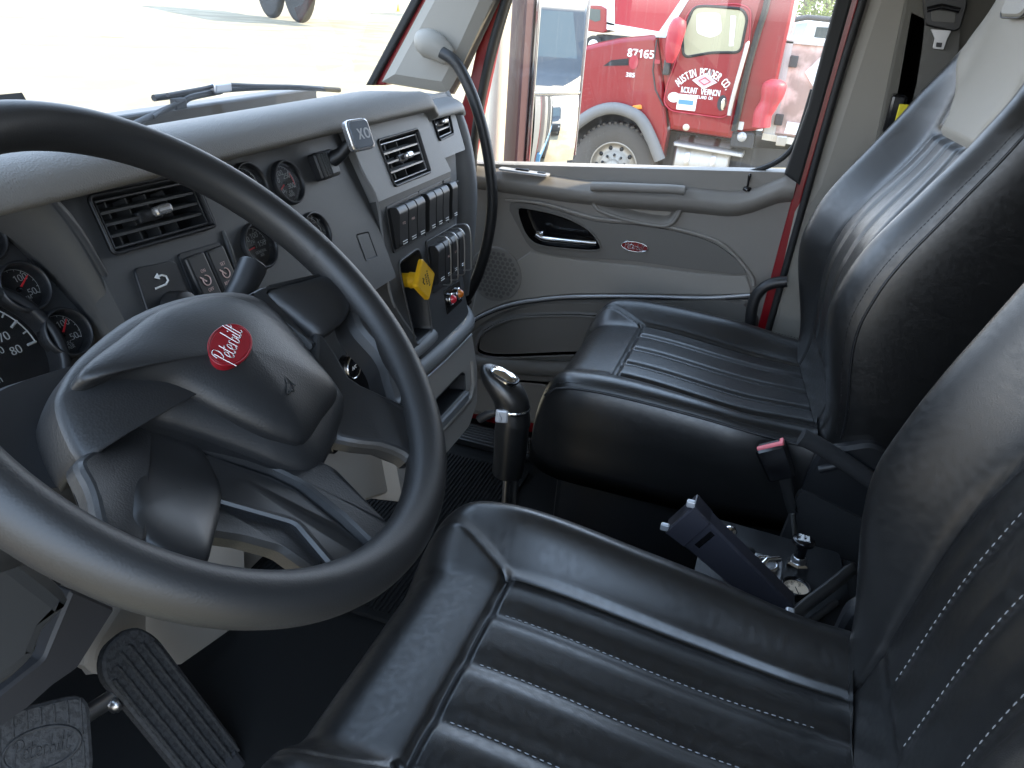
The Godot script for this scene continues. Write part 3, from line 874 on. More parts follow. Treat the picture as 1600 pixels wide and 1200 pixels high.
func gauge(parent: Node3D, f: Transform3D, rad: float, a0: float, a1: float, nums: Array, needle_at: float, ticks: int, caption: Array, red_arc := false, deep := 0.012, num_h := 0.16) -> void:
	# bezel ring > dial, marks, numerals, needle, pivot, glass
	var b := part("gauge", lathe([Vector2(rad * 1.0, -deep), Vector2(rad * 1.0, 0.001), Vector2(rad * 1.03, 0.004), Vector2(rad * 1.1, 0.005), Vector2(rad * 1.16, 0.003), Vector2(rad * 1.18, -0.003)], 48), M.dash_black, parent, f)
	part("dial", slab(oval(rad * 2, rad * 2, 40), [[0.0, -deep - 0.004], [0.0, -deep + 0.001]]), M.dial_black, b, f)
	var w := -deep + 0.0015
	var marks := [[tube(arc_line(rad * 0.92, a0, a1, 30, w), rad * 0.012, 4), Transform3D()]]
	for k in ticks + 1:
		var a := lerpf(a0, a1, float(k) / ticks)
		var major := (k % maxi(1, int(round(ticks / float(maxi(1, nums.size() - 1)))))) == 0
		var d := Vector3(cos(a), sin(a), 0)
		marks.append([tube([d * rad * (0.78 if major else 0.84) + Vector3(0, 0, w), d * rad * 0.93 + Vector3(0, 0, w)], rad * (0.022 if major else 0.013), 4), Transform3D()])
	stuff(part("tick_marks", join(marks), M.dial_ink, b, f))
	for k in nums.size():
		if nums[k] == "":
			continue
		var a := lerpf(a0, a1, float(k) / maxi(1, nums.size() - 1))
		part("numeral", letters(nums[k], rad * num_h * 1.4), M.dial_ink, b, off(f, cos(a) * rad * 0.58, sin(a) * rad * 0.58, w))
	for c in caption:
		part("caption", letters(c[0], rad * c[3]), M.dial_ink, b, off(f, rad * c[1], rad * c[2], w))
	if red_arc:
		part("red_arc", tube(arc_line(rad * 0.86, lerpf(a0, a1, 0.78), lerpf(a0, a1, 0.97), 12, w), rad * 0.025, 4), M.needle_red, b, f)
	var an := lerpf(a0, a1, needle_at)
	part("needle", slab([Vector2(-rad * 0.1, -rad * 0.045), Vector2(rad * 0.8, -rad * 0.02), Vector2(rad * 0.8, rad * 0.02), Vector2(-rad * 0.1, rad * 0.045)], [[0.0, w + 0.001], [0.0, w + 0.0022]]), M.needle_red, b, off(f, 0, 0, 0, an))
	part("pivot", lathe([Vector2(0.0, w + 0.005), Vector2(rad * 0.1, w + 0.004), Vector2(rad * 0.12, w)], 16), M.gloss_black, b, f)
	part("gauge_glass", slab(oval(rad * 1.98, rad * 1.98, 32), [[0.0, 0.0], [0.0, 0.0005]]), M.gauge_lens, b, f)

func vent(parent: Node3D, f: Transform3D, poly: Array, rows_n: int, cols: int, edge: Material, knob := true) -> void:
	# poly is a four-cornered opening: lower left, lower right, upper right, upper left
	var b := part("air_vent", dish(rounded(poly, 0.006), 0.004, 0.05, 0.003), M.dash_black, parent, f)
	part("vent_rim", tube(loop_on(f, rounded(poly, 0.006), 0.004), 0.0022, 6, true), M.dash_black, b)
	var q := func(s: float, t: float) -> Vector2:
		return (poly[0] as Vector2).lerp(poly[1], s).lerp((poly[3] as Vector2).lerp(poly[2], s), t)
	part("inner_frame", tube(loop_on(f, [q.call(0.05, 0.09), q.call(0.95, 0.09), q.call(0.95, 0.9), q.call(0.05, 0.9)], 0.0), 0.0016, 6, true), edge, b)
	for k in rows_n:
		var t := lerpf(0.09, 0.9, (k + 1.0) / (rows_n + 1.0))
		var a: Vector2 = q.call(0.06, t)
		var c: Vector2 = q.call(0.94, t)
		part("slat", slab(rrect(a.distance_to(c), 0.003, 0.001, 1), [[0.0, -0.018], [0.0, 0.001]]), edge, b, f * Transform3D(Basis(Vector3(0, 0, 1), (c - a).angle()) * Basis(Vector3(1, 0, 0), 0.25), Vector3((a.x + c.x) / 2, (a.y + c.y) / 2, -0.001)))
	for k in cols:
		var s := lerpf(0.05, 0.95, (k + 1.0) / (cols + 1.0))
		var a: Vector2 = q.call(s, 0.1)
		var c: Vector2 = q.call(s, 0.89)
		part("vane", slab(rrect(0.0022, a.distance_to(c), 0.001, 1), [[0.0, -0.034], [0.0, -0.014]]), M.dash_dark, b, f * Transform3D(Basis(Vector3(0, 0, 1), (c - a).angle() - PI / 2), Vector3((a.x + c.x) / 2, (a.y + c.y) / 2, -0.004)))
	if knob:
		var m: Vector2 = q.call(0.54, 0.52)
		part("vent_knob", rbox(0.024, 0.011, 0.012, 0.004), M.silver_trim, b, off(f, m.x, m.y, 0.006))
		part("knob_stem", rbox(0.034, 0.014, 0.01, 0.003), M.dash_black, b, off(f, m.x - 0.012, m.y - 0.001, -0.004))

func rocker(parent: Node3D, f: Transform3D, u: float, v: float, w: float, wide: float, high: float, mark := "") -> void:
	# a rocker seen from the side: high at the top, hollow below
	var prof := rounded([Vector2(-high / 2, -0.004), Vector2(high / 2, -0.004), Vector2(high / 2, 0.012), Vector2(high * 0.36, 0.017), Vector2(0.0, 0.012), Vector2(-high * 0.36, 0.0085), Vector2(-high / 2, 0.006)], 0.004, 3)
	var g := f * Transform3D(Vector3(0, 1, 0), Vector3(0, 0, 1), Vector3(1, 0, 0), Vector3(u, v, w))
	var r := part("rocker_switch", slab(prof, [[0.001, -wide / 2], [0.0, -wide / 2 + 0.001], [0.0, wide / 2 - 0.001], [0.001, wide / 2]]), M.satin_black, parent, g)
	part("white_bars", join([[rbox(wide * 0.5, 0.0016, 0.001, 0.0003), Transform3D()], [rbox(wide * 0.5, 0.0016, 0.001, 0.0003), at3(Vector3(0, -0.004, 0))]]), M.white_ink, r, off(f, u, v - high * 0.36, w + 0.0102))
	if mark:
		part("legend", letters(mark, 0.0045), M.pink_ink, r, off(f, u, v + high * 0.08, w + 0.0138))

func build_dash() -> void:
	var t := thing("dashboard", "grey and black dashboard with gauges, vents and rocker switches", "dashboard", Vector3(1.0, 1.9, -0.8))
	# flat driver side panel
	var vent_l := [Vector2(0.590, -0.02), Vector2(0.746, -0.027), Vector2(0.746, 0.036), Vector2(0.592, 0.041)]
	var dials := []
	for q in [Vector2(0.912, -0.004), Vector2(0.806, -0.068), Vector2(0.835, 0.006), Vector2(0.93, -0.082)]:
		dials.append(shift(oval(0.0275 * 2.1, 0.0275 * 2.1, 40), q))
	part("driver_panel", panel(rounded([Vector2(0.572, -0.2), Vector2(1.098, -0.2), Vector2(1.098, -0.07), Vector2(1.08, 0.055), Vector2(0.55, 0.055), Vector2(0.567, 0.01)], 0.006), [rounded(vent_l, 0.006)] + dials, -0.03, 0.0), M.dash_dark, t, DASH)
	# strip below the padded brow
	part("brow_strip", slab([Vector2(0.55, 0.047), Vector2(1.385, 0.047), Vector2(1.39, 0.066), Vector2(0.55, 0.066)], [[0.0, -0.03], [0.0, 0.02], [0.004, 0.026]]), M.dash_dark, t, DASH)
	# padded brow
	var rows := []
	for k in 60:
		var x := lerpf(0.40, 1.40, k / 59.0)
		var e := smoothstep(1.16, 1.40, x)
		var d := smoothstep(1.34, 1.40, x)
		var row := []
		for q in [[-0.648, 2.296], [-0.632, 2.302], [-0.628, 2.311], [-0.638, 2.327], [-0.66, 2.339], [-0.69, 2.341], [-0.72, 2.334], [-0.77, 2.316], [-0.86, 2.290], [-0.95, 2.268], [-1.08, 2.245]]:
			var zz: float = q[0]
			var yy: float = q[1]
			row.append(Vector3(x, yy - e * e * 0.034 * smoothstep(-0.64, -0.7, zz) - d * d * 0.02, zz - d * 0.012))
		rows.append(spline(row, 4))
	part("padded_brow", grid(rows, false, false, Vector3(0, 1, 0.3)), M.dash_pad, t)
	# raised lip at the foot of the windscreen
	part("defrost_ledge", tube(spline([Vector3(0.4, 2.262, -0.97), Vector3(1.0, 2.264, -0.965), Vector3(1.5, 2.264, -0.95), Vector3(1.62, 2.258, -0.94)], 6), 0.014, 12, false, 0.6), M.dash_pad, t)
	part("passenger_top", grid(prow([[-0.70, 2.262], [-0.682, 2.266], [-0.680, 2.276], [-0.69, 2.288], [-0.72, 2.296], [-0.79, 2.297], [-0.90, 2.277], [-1.08, 2.245]], 1.30, 1.70), false, false, Vector3(0, 1, 0.3)), M.dash_side, t)
	# hooded cluster to the left
	var cowl := []
	for q in [Vector2(0.543, 0.052), Vector2(0.56, 0.003), Vector2(0.562, -0.076), Vector2(0.554, -0.126)]:
		cowl.append(DASH * Vector3(q.x, q.y, 0.005))
	var cowl2 := []
	for q in [Vector2(0.52, 0.037), Vector2(0.538, 0.013), Vector2(0.556, -0.03), Vector2(0.562, -0.091), Vector2(0.551, -0.131)]:
		cowl2.append(q)
	part("cluster_hood", grid([spline([Vector3(0.522, 2.315, -0.645), Vector3(0.538, 2.306, -0.645), Vector3(0.568, 2.255, -0.645), Vector3(0.597, 2.164, -0.645), Vector3(0.587, 2.08, -0.645)], 4), spline([Vector3(0.506, 2.317, -0.635), Vector3(0.519, 2.309, -0.635), Vector3(0.547, 2.259, -0.635), Vector3(0.574, 2.172, -0.635), Vector3(0.566, 2.092, -0.635)], 4), spline([Vector3(0.491, 2.304, -0.67), Vector3(0.502, 2.296, -0.67), Vector3(0.539, 2.24, -0.67), Vector3(0.572, 2.159, -0.67), Vector3(0.575, 2.08, -0.67)], 4), spline([Vector3(0.512, 2.281, -0.72), Vector3(0.523, 2.272, -0.72), Vector3(0.565, 2.21, -0.72), Vector3(0.6, 2.131, -0.72), Vector3(0.605, 2.054, -0.72)], 4)], false, false, Vector3(-0.5, 0.3, 1)), M.dash_dark, t)
	part("hood_edge", tube(spline([Vector3(0.524, 2.311, -0.64), Vector3(0.556, 2.258, -0.64), Vector3(0.585, 2.169, -0.64), Vector3(0.578, 2.085, -0.64)], 4), 0.005, 8), M.dash_dark, t)
	part("cluster_panel", slab([Vector2(0.2, -0.18), Vector2(0.66, -0.18), Vector2(0.66, 0.2), Vector2(0.2, 0.2)], [[0.0, -0.05], [0.0, -0.012]]), M.dash_dark, t, CLUS)
	var gp := [Vector2(0.536, 0.004), Vector2(0.551, -0.053), Vector2(0.521, 0.061)]
	gauge(t, off(CLUS, gp[0].x - 0.01, gp[0].y, 0.008), 0.023, 2.3, -0.45, ["", "100", "50"], 0.62, 8, [["PSI", -0.5, 0.0, 0.22], ["PRIM", 0.1, -0.45, 0.18], ["AIR", 0.1, -0.65, 0.18]], false, 0.012, 0.22)
	gauge(t, off(CLUS, gp[1].x - 0.01, gp[1].y, 0.008), 0.023, 2.3, -0.45, ["", "100", "50"], 0.55, 8, [["PSI", -0.5, 0.0, 0.22], ["SEC", 0.1, -0.45, 0.18], ["AIR", 0.1, -0.65, 0.18]], false, 0.012, 0.22)
	gauge(t, off(CLUS, gp[2].x - 0.01, gp[2].y, 0.008), 0.023, 2.6, -0.6, ["H", "", "C"], 0.3, 8, [], false, 0.012, 0.22)
	var bg := [Vector2(0.456, -0.049)][0] as Vector2
	gauge(t, off(CLUS, bg.x, bg.y, 0.008), 0.066, 3.49, 0.0, ["0", "10", "20", "30", "40", "50", "60", "70", "80"], 0.05, 16, [["MPH", -0.3, 0.3, 0.12], ["120", 0.3, 0.08, 0.11], ["km/h", 0, -0.3, 0.1]], false, 0.02, 0.095)
	part("trip_button", lathe([Vector2(0.0, 0.012), Vector2(0.005, 0.011), Vector2(0.006, 0.008), Vector2(0.006, 0.0)], 14), M.gloss_black, t, off(CLUS, ([Vector2(0.525, -0.078)][0] as Vector2).x, ([Vector2(0.525, -0.078)][0] as Vector2).y, -0.01))
	# left vent, gauges and small switches on the flat panel
	vent(t, DASH, vent_l, 3, 4, M.dash_dark)
	var gu := 0.912
	gauge(t, off(DASH, 0.912, -0.004, 0.004), 0.0265, 3.7, -0.35, ["100", "150", "200", "250", "300"], 0.02, 16, [["°F", -0.1, -0.42, 0.2], ["OIL", 0.35, -0.5, 0.18], ["TRANS", 0.3, -0.66, 0.14]], true, 0.01, 0.2)
	gauge(t, off(DASH, 0.806, -0.068, 0.004), 0.0265, 3.3, 0.1, ["", "50", "100", "150"], 0.03, 12, [["PSI", 0.0, 0.28, 0.16], ["GENERAL", 0.3, -0.3, 0.15], ["AIR", 0.3, -0.48, 0.15]], false, 0.01, 0.2)
	gauge(t, off(DASH, 0.835, 0.006, 0.004), 0.0265, 3.7, -0.35, ["100", "200", "300"], 0.02, 12, [], false, 0.01, 0.2)
	gauge(t, off(DASH, 0.93, -0.082, 0.004), 0.0265, 3.7, -0.35, ["0", "60", "120"], 0.02, 12, [], false, 0.01, 0.2)
	var bz := part("knob_bezel", plate(rounded([Vector2(0.592, -0.125), Vector2(0.66, -0.125), Vector2(0.664, -0.047), Vector2(0.606, -0.040)], 0.008), -0.002, 0.004, 0.0015), M.dash_black, t, DASH)
	part("return_arrow", join([[tube([Vector3(-0.012, -0.006, 0), Vector3(0.004, -0.006, 0), Vector3(0.009, -0.003, 0), Vector3(0.009, 0.002, 0), Vector3(0.004, 0.005, 0), Vector3(-0.002, 0.005, 0)], 0.0012, 6), Transform3D()], [slab([Vector2(-0.007, 0.005), Vector2(-0.001, 0.0015), Vector2(-0.001, 0.0085)], [[0.0, -0.0005], [0.0, 0.0008]]), Transform3D()]]), M.white_ink, bz, off(DASH, 0.632, -0.062, 0.0045))
	part("rotary_knob", lathe([Vector2(0.0, 0.02), Vector2(0.016, 0.02), Vector2(0.0185, 0.017), Vector2(0.021, 0.004), Vector2(0.022, 0.0)], 28), M.satin_black, t, off(DASH, 0.635, -0.098, 0.004))
	part("switch_recess", plate(rounded([Vector2(0.668, -0.112), Vector2(0.742, -0.112), Vector2(0.742, -0.046), Vector2(0.672, -0.042)], 0.006), -0.002, 0.003, 0.001), M.dash_black, t, DASH)
	for k in 2:
		var fs := off(DASH, 0.690 + k * 0.034, -0.077 - k * 0.001, 0.003)
		var cs := part("cruise_switch", rbox(0.031, 0.056, 0.012, 0.003), M.satin_black, t, fs)
		part("symbol_ring", tube(arc_line(0.006, 2.4, 2.4 + TAU * 0.86, 18, 0.0066), 0.0007, 5), M.pink_ink, cs, off(fs, 0, -0.004))
		part("symbol_needle", tube([Vector3(-0.001, -0.001, 0.0066), Vector3(-0.008, 0.006, 0.0066)], 0.0009, 5), M.pink_ink, cs, off(fs, 0, -0.004))
		part("legend", letters(["ON", "SET"][k], 0.0042), M.pink_ink, cs, off(fs, 0.001, 0.0075, 0.0062))
		part("legend", letters(["OFF", "RESUME"][k], 0.0042), M.pink_ink, cs, off(fs, 0.001, -0.0155, 0.0062))
	part("panel_ridge", tube(spline([DASH * Vector3(0.757, -0.035, 0.001), DASH * Vector3(0.752, -0.06, 0.003), DASH * Vector3(0.748, -0.1, 0.001)], 4), [0.002, 0.0025, 0.003, 0.0035, 0.004, 0.0035, 0.003, 0.0025, 0.001], 8), M.dash_dark, t)
	part("blank_switch", dish(rounded([Vector2(1.03, -0.152), Vector2(1.065, -0.155), Vector2(1.065, -0.112), Vector2(1.03, -0.108)], 0.003), 0.001, 0.012, 0.002), M.dash_black, t, DASH)
	# console side of the dash: angled face above, steeper face below
	part("console_upper", panel(rounded([Vector2(1.105, -0.075), Vector2(1.40, -0.075), Vector2(1.375, 0.0), Vector2(1.372, 0.05), Vector2(1.088, 0.05), Vector2(1.088, 0.0)], 0.004), [rounded([Vector2(1.172, -0.062), Vector2(1.314, -0.062), Vector2(1.318, 0.017), Vector2(1.168, 0.017)], 0.006)], -0.03, 0.012), M.dash_side, t, DASH)
	part("console_lower", panel(rounded([Vector2(1.104, 0.0), Vector2(1.398, 0.0), Vector2(1.385, -0.15), Vector2(1.398, -0.31), Vector2(1.17, -0.31), Vector2(1.13, -0.25), Vector2(1.10, -0.17)], 0.005), [rounded([Vector2(1.155, -0.275), Vector2(1.226, -0.272), Vector2(1.232, -0.14), Vector2(1.22, -0.108), Vector2(1.14, -0.112), Vector2(1.142, -0.16)], 0.012)], -0.03, 0.0105), M.dash_dark, t, CONS)
	part("console_seam", tube(spline([DASH * Vector3(1.086, 0.04, 0.013), DASH * Vector3(1.09, -0.02, 0.012), DASH * Vector3(1.104, -0.073, 0.011), CONS * Vector3(1.102, -0.09, 0.009), CONS * Vector3(1.101, -0.17, 0.009), CONS * Vector3(1.16, -0.26, 0.009)], 4), 0.0026, 6), M.dash_side, t)
	vent(t, off(DASH, 0, 0, 0.009), [Vector2(1.172, -0.062), Vector2(1.314, -0.062), Vector2(1.318, 0.017), Vector2(1.168, 0.017)], 3, 2, M.silver_plastic)
	part("rocker_recess", plate(rounded([Vector2(1.128, -0.094), Vector2(1.248, -0.094), Vector2(1.25, -0.012), Vector2(1.128, -0.014)], 0.004), 0.006, 0.0125, 0.001), M.dash_black, t, CONS)
	part("rocker_recess", plate(rounded([Vector2(1.252, -0.094), Vector2(1.352, -0.094), Vector2(1.352, -0.012), Vector2(1.25, -0.012)], 0.004), 0.006, 0.0125, 0.001), M.dash_black, t, CONS)
	part("rocker_recess", plate(rounded([Vector2(1.356, -0.094), Vector2(1.388, -0.094), Vector2(1.392, -0.012), Vector2(1.358, -0.012)], 0.004), 0.006, 0.0125, 0.001), M.dash_black, t, CONS)
	for k in 3:
		rocker(t, CONS, 1.155 + k * 0.0345, -0.053, 0.0125, 0.0325, 0.07, ["PTO", "PWR", ""][k])
		rocker(t, CONS, 1.271 + k * 0.0305, -0.053, 0.0125, 0.0285, 0.07)
	rocker(t, CONS, 1.373, -0.053, 0.0125, 0.026, 0.07)
	part("guard_plate", plate(rounded([Vector2(1.25, -0.205), Vector2(1.392, -0.205), Vector2(1.394, -0.103), Vector2(1.25, -0.103)], 0.004), 0.006, 0.0135, 0.001), M.dash_black, t, CONS)
	for k in 4:
		rocker(t, CONS, 1.275 + k * 0.0335, -0.153, 0.0135, 0.031, 0.075, ["", "AXLE", "LOCK", ""][k])
		var gx := 1.2915 + k * 0.0335
		part("switch_guard", tube(rail([Vector3(gx, -0.105, 0.014), Vector3(gx, -0.107, 0.035), Vector3(gx, -0.128, 0.04), Vector3(gx, -0.178, 0.034), Vector3(gx, -0.198, 0.03), Vector3(gx, -0.2, 0.014)], CONS), 0.0014, 6), M.steel, t)
	# tall pocket with the yellow pull knob and socket
	part("pocket", dish(rounded([Vector2(1.155, -0.275), Vector2(1.226, -0.272), Vector2(1.232, -0.14), Vector2(1.22, -0.108), Vector2(1.14, -0.112), Vector2(1.142, -0.16)], 0.012), 0.0115, 0.05, 0.006), M.dash_black, t, CONS)
	part("pocket_lip", tube(loop_on(CONS, rounded([Vector2(1.155, -0.275), Vector2(1.226, -0.272), Vector2(1.232, -0.14), Vector2(1.22, -0.108), Vector2(1.14, -0.112), Vector2(1.142, -0.16)], 0.012), 0.0105), 0.0025, 6, true), M.dash_dark, t)
	part("power_socket", lathe([Vector2(0.0, 0.0), Vector2(0.012, 0.0), Vector2(0.014, 0.004), Vector2(0.016, 0.002), Vector2(0.017, -0.01)], 20), M.dash_dark, t, off(CONS, 1.19, -0.245, -0.03))
	var kb := part("parking_brake_knob", lathe([Vector2(0.0, -0.05), Vector2(0.013, -0.05), Vector2(0.013, 0.004), Vector2(0.013, 0.004), Vector2(0.015, 0.006), Vector2(0.015, 0.006), Vector2(0.0125, 0.024), Vector2(0.011, 0.03), Vector2(0.0, 0.03)], 24), M.yellow_knob, t, off(CONS, 1.182, -0.157, 0.0), "yellow pull knob with black lettering")
	var dia := rounded([Vector2(-0.04, 0), Vector2(0, -0.04), Vector2(0.04, 0), Vector2(0, 0.04)], 0.007)
	var kf := off(CONS, 1.178, -0.155, 0.033)
	part("knob_plate", slab(dia, [[0.001, -0.0025], [0.0, -0.0015], [0.0, 0.004], [0.002, 0.006]]), M.yellow_knob, kb, kf)
	part("knob_border", tube(loop_on(kf, inset(ccw(dia), 0.004), 0.0062), 0.0007, 5, true), M.yellow_knob, kb)
	part("knob_lettering", letters("PARKING", 0.0052, true), M.black_ink, kb, off(kf, 0.009, 0, 0.0062, -1.45))
	part("knob_lettering", letters("BRAKE", 0.005, true), M.black_ink, kb, off(kf, 0.001, 0, 0.0062, -1.45))
	part("knob_symbol", tube([kf * Vector3(-0.012, 0.006, 0.0064), kf * Vector3(-0.008, 0.004, 0.0064), kf * Vector3(-0.013, -0.001, 0.0064), kf * Vector3(-0.008, -0.006, 0.0064)], 0.0012, 5), M.black_ink, kb)
	part("knob_base", lathe([Vector2(0.012, 0.014), Vector2(0.02, 0.012), Vector2(0.021, 0.0)], 24), M.gloss_black, t, off(CONS, 1.182, -0.157, -0.038))
	# two pilot lights
	part("lamp_plate", plate(rounded([Vector2(1.296, -0.263), Vector2(1.372, -0.259), Vector2(1.372, -0.215), Vector2(1.296, -0.213)], 0.003), 0.008, 0.0125, 0.001), M.gloss_black, t, CONS)
	for k in 2:
		var lf := off(CONS, 1.316 + k * 0.036, -0.237, 0.0125)
		var pl := part("pilot_lamp", lathe([Vector2(0.0115, 0.0), Vector2(0.0125, 0.004), Vector2(0.0105, 0.006), Vector2(0.0095, 0.0045)], 24), M.chrome, t, lf)
		part("lamp_lens", lathe([Vector2(0.0, 0.014), Vector2(0.005, 0.0125), Vector2(0.0085, 0.008), Vector2(0.0095, 0.002)], 20), [M.lens_red, M.lens_amber][k], pl, lf)
	# rounded silver roll under the console and the light lower box
	part("console_roll", tube(spline([CONS * Vector3(1.10, -0.322, 0.0), CONS * Vector3(1.25, -0.322, 0.008), CONS * Vector3(1.37, -0.318, 0.008), CONS * Vector3(1.402, -0.306, 0.0), CONS * Vector3(1.408, -0.28, -0.02)], 5), 0.018, 14), M.dash_side, t)
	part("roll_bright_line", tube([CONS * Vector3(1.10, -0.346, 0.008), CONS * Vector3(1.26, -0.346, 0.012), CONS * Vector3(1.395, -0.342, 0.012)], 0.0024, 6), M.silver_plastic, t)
	part("pocket_foot", tube(spline([CONS * Vector3(1.13, -0.288, 0.0), CONS * Vector3(1.19, -0.284, 0.006), CONS * Vector3(1.232, -0.282, 0.004)], 4), 0.014, 12), M.dash_side, t)
	part("lower_box", panel(rounded([Vector2(1.02, -0.345), Vector2(1.405, -0.345), Vector2(1.41, -0.43), Vector2(1.385, -0.50), Vector2(1.33, -0.53), Vector2(1.02, -0.53)], 0.008), [rounded([Vector2(1.10, -0.405), Vector2(1.33, -0.402), Vector2(1.345, -0.412), Vector2(1.335, -0.448), Vector2(1.10, -0.45)], 0.006)], -0.12, 0.008), M.beige_plastic, t, CONS)
	part("storage_slot", dish(rounded([Vector2(1.10, -0.405), Vector2(1.33, -0.402), Vector2(1.345, -0.412), Vector2(1.335, -0.448), Vector2(1.10, -0.45)], 0.006), 0.009, 0.1, 0.003), M.dash_black, t, CONS)
	part("slot_tray", slab(rounded([Vector2(1.10, -0.447), Vector2(1.335, -0.447), Vector2(1.325, -0.466), Vector2(1.10, -0.467)], 0.004), [[0.0, 0.0], [0.0, 0.016], [0.004, 0.02]]), M.dash_side, t, CONS)
	part("slot_lip", tube([CONS * Vector3(1.10, -0.472, 0.012), CONS * Vector3(1.345, -0.47, 0.012), CONS * Vector3(1.375, -0.45, 0.01), CONS * Vector3(1.385, -0.40, 0.008)], 0.006, 8), M.beige_plastic, t)
	# set-back passenger end with its vent
	part("passenger_face", panel(rounded([Vector2(1.36, -0.05), Vector2(1.62, -0.05), Vector2(1.625, 0.03), Vector2(1.612, 0.075), Vector2(1.36, 0.075)], 0.006), [rounded([Vector2(1.508, -0.014), Vector2(1.582, -0.010), Vector2(1.598, 0.05), Vector2(1.508, 0.05)], 0.006)], -0.09, -0.046), M.dash_side, t, DASH)
	vent(t, off(DASH, 0, 0, -0.048), [Vector2(1.508, -0.014), Vector2(1.582, -0.010), Vector2(1.598, 0.05), Vector2(1.508, 0.05)], 3, 1, M.silver_plastic)
	part("glove_panel", slab(rounded([Vector2(1.36, 1.70), Vector2(1.60, 1.70), Vector2(1.632, 1.86), Vector2(1.635, 2.07), Vector2(1.612, 2.19), Vector2(1.36, 2.19)], 0.02), [[0.0, -0.2], [0.0, -0.012], [0.004, -0.004], [0.012, 0.0]]), M.dash_side, t, at3(Vector3(0, 0, -0.69)))
	part("glove_seam", tube([Vector3(1.39, 2.105, -0.69), Vector3(1.62, 2.115, -0.69)], 0.003, 6), M.dash_dark, t)
	part("side_cheek", tube(spline([Vector3(1.655, 2.285, -0.76), Vector3(1.665, 2.22, -0.72), Vector3(1.66, 2.1, -0.69), Vector3(1.655, 1.95, -0.69), Vector3(1.66, 1.83, -0.70)], 5), 0.03, 12, false, 0.7), M.dash_side, t)
	part("outer_cheek", tube(spline([Vector3(1.72, 2.275, -0.80), Vector3(1.735, 2.18, -0.78), Vector3(1.73, 2.0, -0.76), Vector3(1.71, 1.7, -0.78)], 5), 0.05, 12, false, 0.7), M.dash_side, t)
	# heater controls seen through the wheel
	part("heater_panel", plate(rounded([Vector2(0.86, -0.34), Vector2(1.095, -0.34), Vector2(1.095, -0.235), Vector2(0.86, -0.22)], 0.006), -0.03, 0.004, 0.002), M.gloss_black, t, CONS)
	part("panel_joint", plate([Vector2(0.6, -0.222), Vector2(1.1, -0.222), Vector2(1.1, -0.05), Vector2(0.6, -0.05)], -0.08, -0.02, 0.004), M.dash_dark, t, CONS)
	for q in [Vector2(0.933, -0.222), Vector2(1.023, -0.247)]:
		var kf2 := off(CONS, q.x, q.y, 0.004)
		var hk := part("heater_knob", lathe([Vector2(0.0, 0.018), Vector2(0.0165, 0.018), Vector2(0.0175, 0.016), Vector2(0.019, 0.0)], 28), M.gloss_black, t, kf2)
		part("knob_ring", lathe([Vector2(0.0165, 0.018), Vector2(0.0178, 0.0195), Vector2(0.0192, 0.018), Vector2(0.0195, 0.012)], 28), M.chrome, hk, kf2)
		part("knob_mark", letters("A/C", 0.006, true), M.white_ink, hk, off(kf2, 0, 0, 0.0185))
	var mk := [Vector2(0.956, -0.206)][0] as Vector2
	part("heater_legend", letters("MAX", 0.0055), M.pink_ink, t, off(CONS, mk.x, mk.y - 0.004, 0.006))
	part("defrost_symbol", tube([CONS * Vector3(mk.x - 0.007, mk.y + 0.004, 0.005), CONS * Vector3(mk.x - 0.009, mk.y + 0.011, 0.005), CONS * Vector3(mk.x + 0.009, mk.y + 0.011, 0.005), CONS * Vector3(mk.x + 0.007, mk.y + 0.004, 0.005)], 0.0008, 5), M.pink_ink, t)
	# light lower panels behind the wheel
	part("knee_panel", slab(rounded([Vector2(0.861, -0.33), Vector2(1.074, -0.38), Vector2(1.12, -0.472), Vector2(1.078, -0.532), Vector2(1.005, -0.507), Vector2(0.856, -0.444), Vector2(0.716, -0.408), Vector2(0.585, -0.304), Vector2(0.621, -0.272)], 0.01), [[0.0, -0.1], [0.0, -0.006], [0.006, 0.0]]), M.beige_plastic, t, off(CONS, 0, 0, -0.02), "")
	part("panel_shell_line", tube(spline([Vector3(1.037, 1.69, -0.7), Vector3(1.165, 1.641, -0.7), Vector3(1.245, 1.612, -0.7), Vector3(1.221, 1.573, -0.7), Vector3(1.145, 1.522, -0.7)], 3), 0.004, 8), M.beige_plastic, t)
	part("panel_seam", tube([Vector3(1.034, 1.659, -0.7), Vector3(1.113, 1.63, -0.7), Vector3(1.202, 1.597, -0.7)], 0.002, 5), M.dash_dark, t)
	part("lower_dash_core", box(Vector3(0.2, 1.75, -1.05), Vector3(1.40, 2.2, -0.97))[0], M.dash_black, t, box(Vector3(0.2, 1.75, -1.05), Vector3(1.40, 2.2, -0.97))[1])
	# phone holder on the brow strip
	t = thing("phone_mount", "silver-rimmed square magnetic phone holder on a black ball stem", "phone holder", [Vector2(1.038, 0.015)][0].x * Vector3.RIGHT + Vector3(0, 2.25, -0.62))
	var pf := Transform3D(Basis(Vector3(0, 0, 1), 0.0), DASH * Vector3(1.045, 0.022, 0.045))
	var face := Basis.looking_at(-Vector3(-0.15, 0.38, 0.9), Vector3.UP)
	var ph := Transform3D(face, pf.origin + Vector3(-0.005, 0.012, 0.01))
	part("holder_rim", rbox(0.05, 0.046, 0.012, 0.003, 0.009), M.silver_trim, t, ph)
	part("holder_face", rbox(0.043, 0.039, 0.004, 0.001, 0.006), mat_once("mount_face", lin(0.1, 0.12, 0.15), 0.35), t, ph * at3(Vector3(0, 0, 0.0055)))
	part("holder_print", letters("XO", 0.016, true), M.silver_plastic, t, ph * at3(Vector3(0.005, 0, 0.0077)))
	part("ball_stem", tube([ph * Vector3(0, 0, -0.005), DASH * Vector3(1.03, 0.012, 0.025), DASH * Vector3(1.015, 0.006, 0.0)], [0.008, 0.010, 0.015], 12), M.dash_black, t)
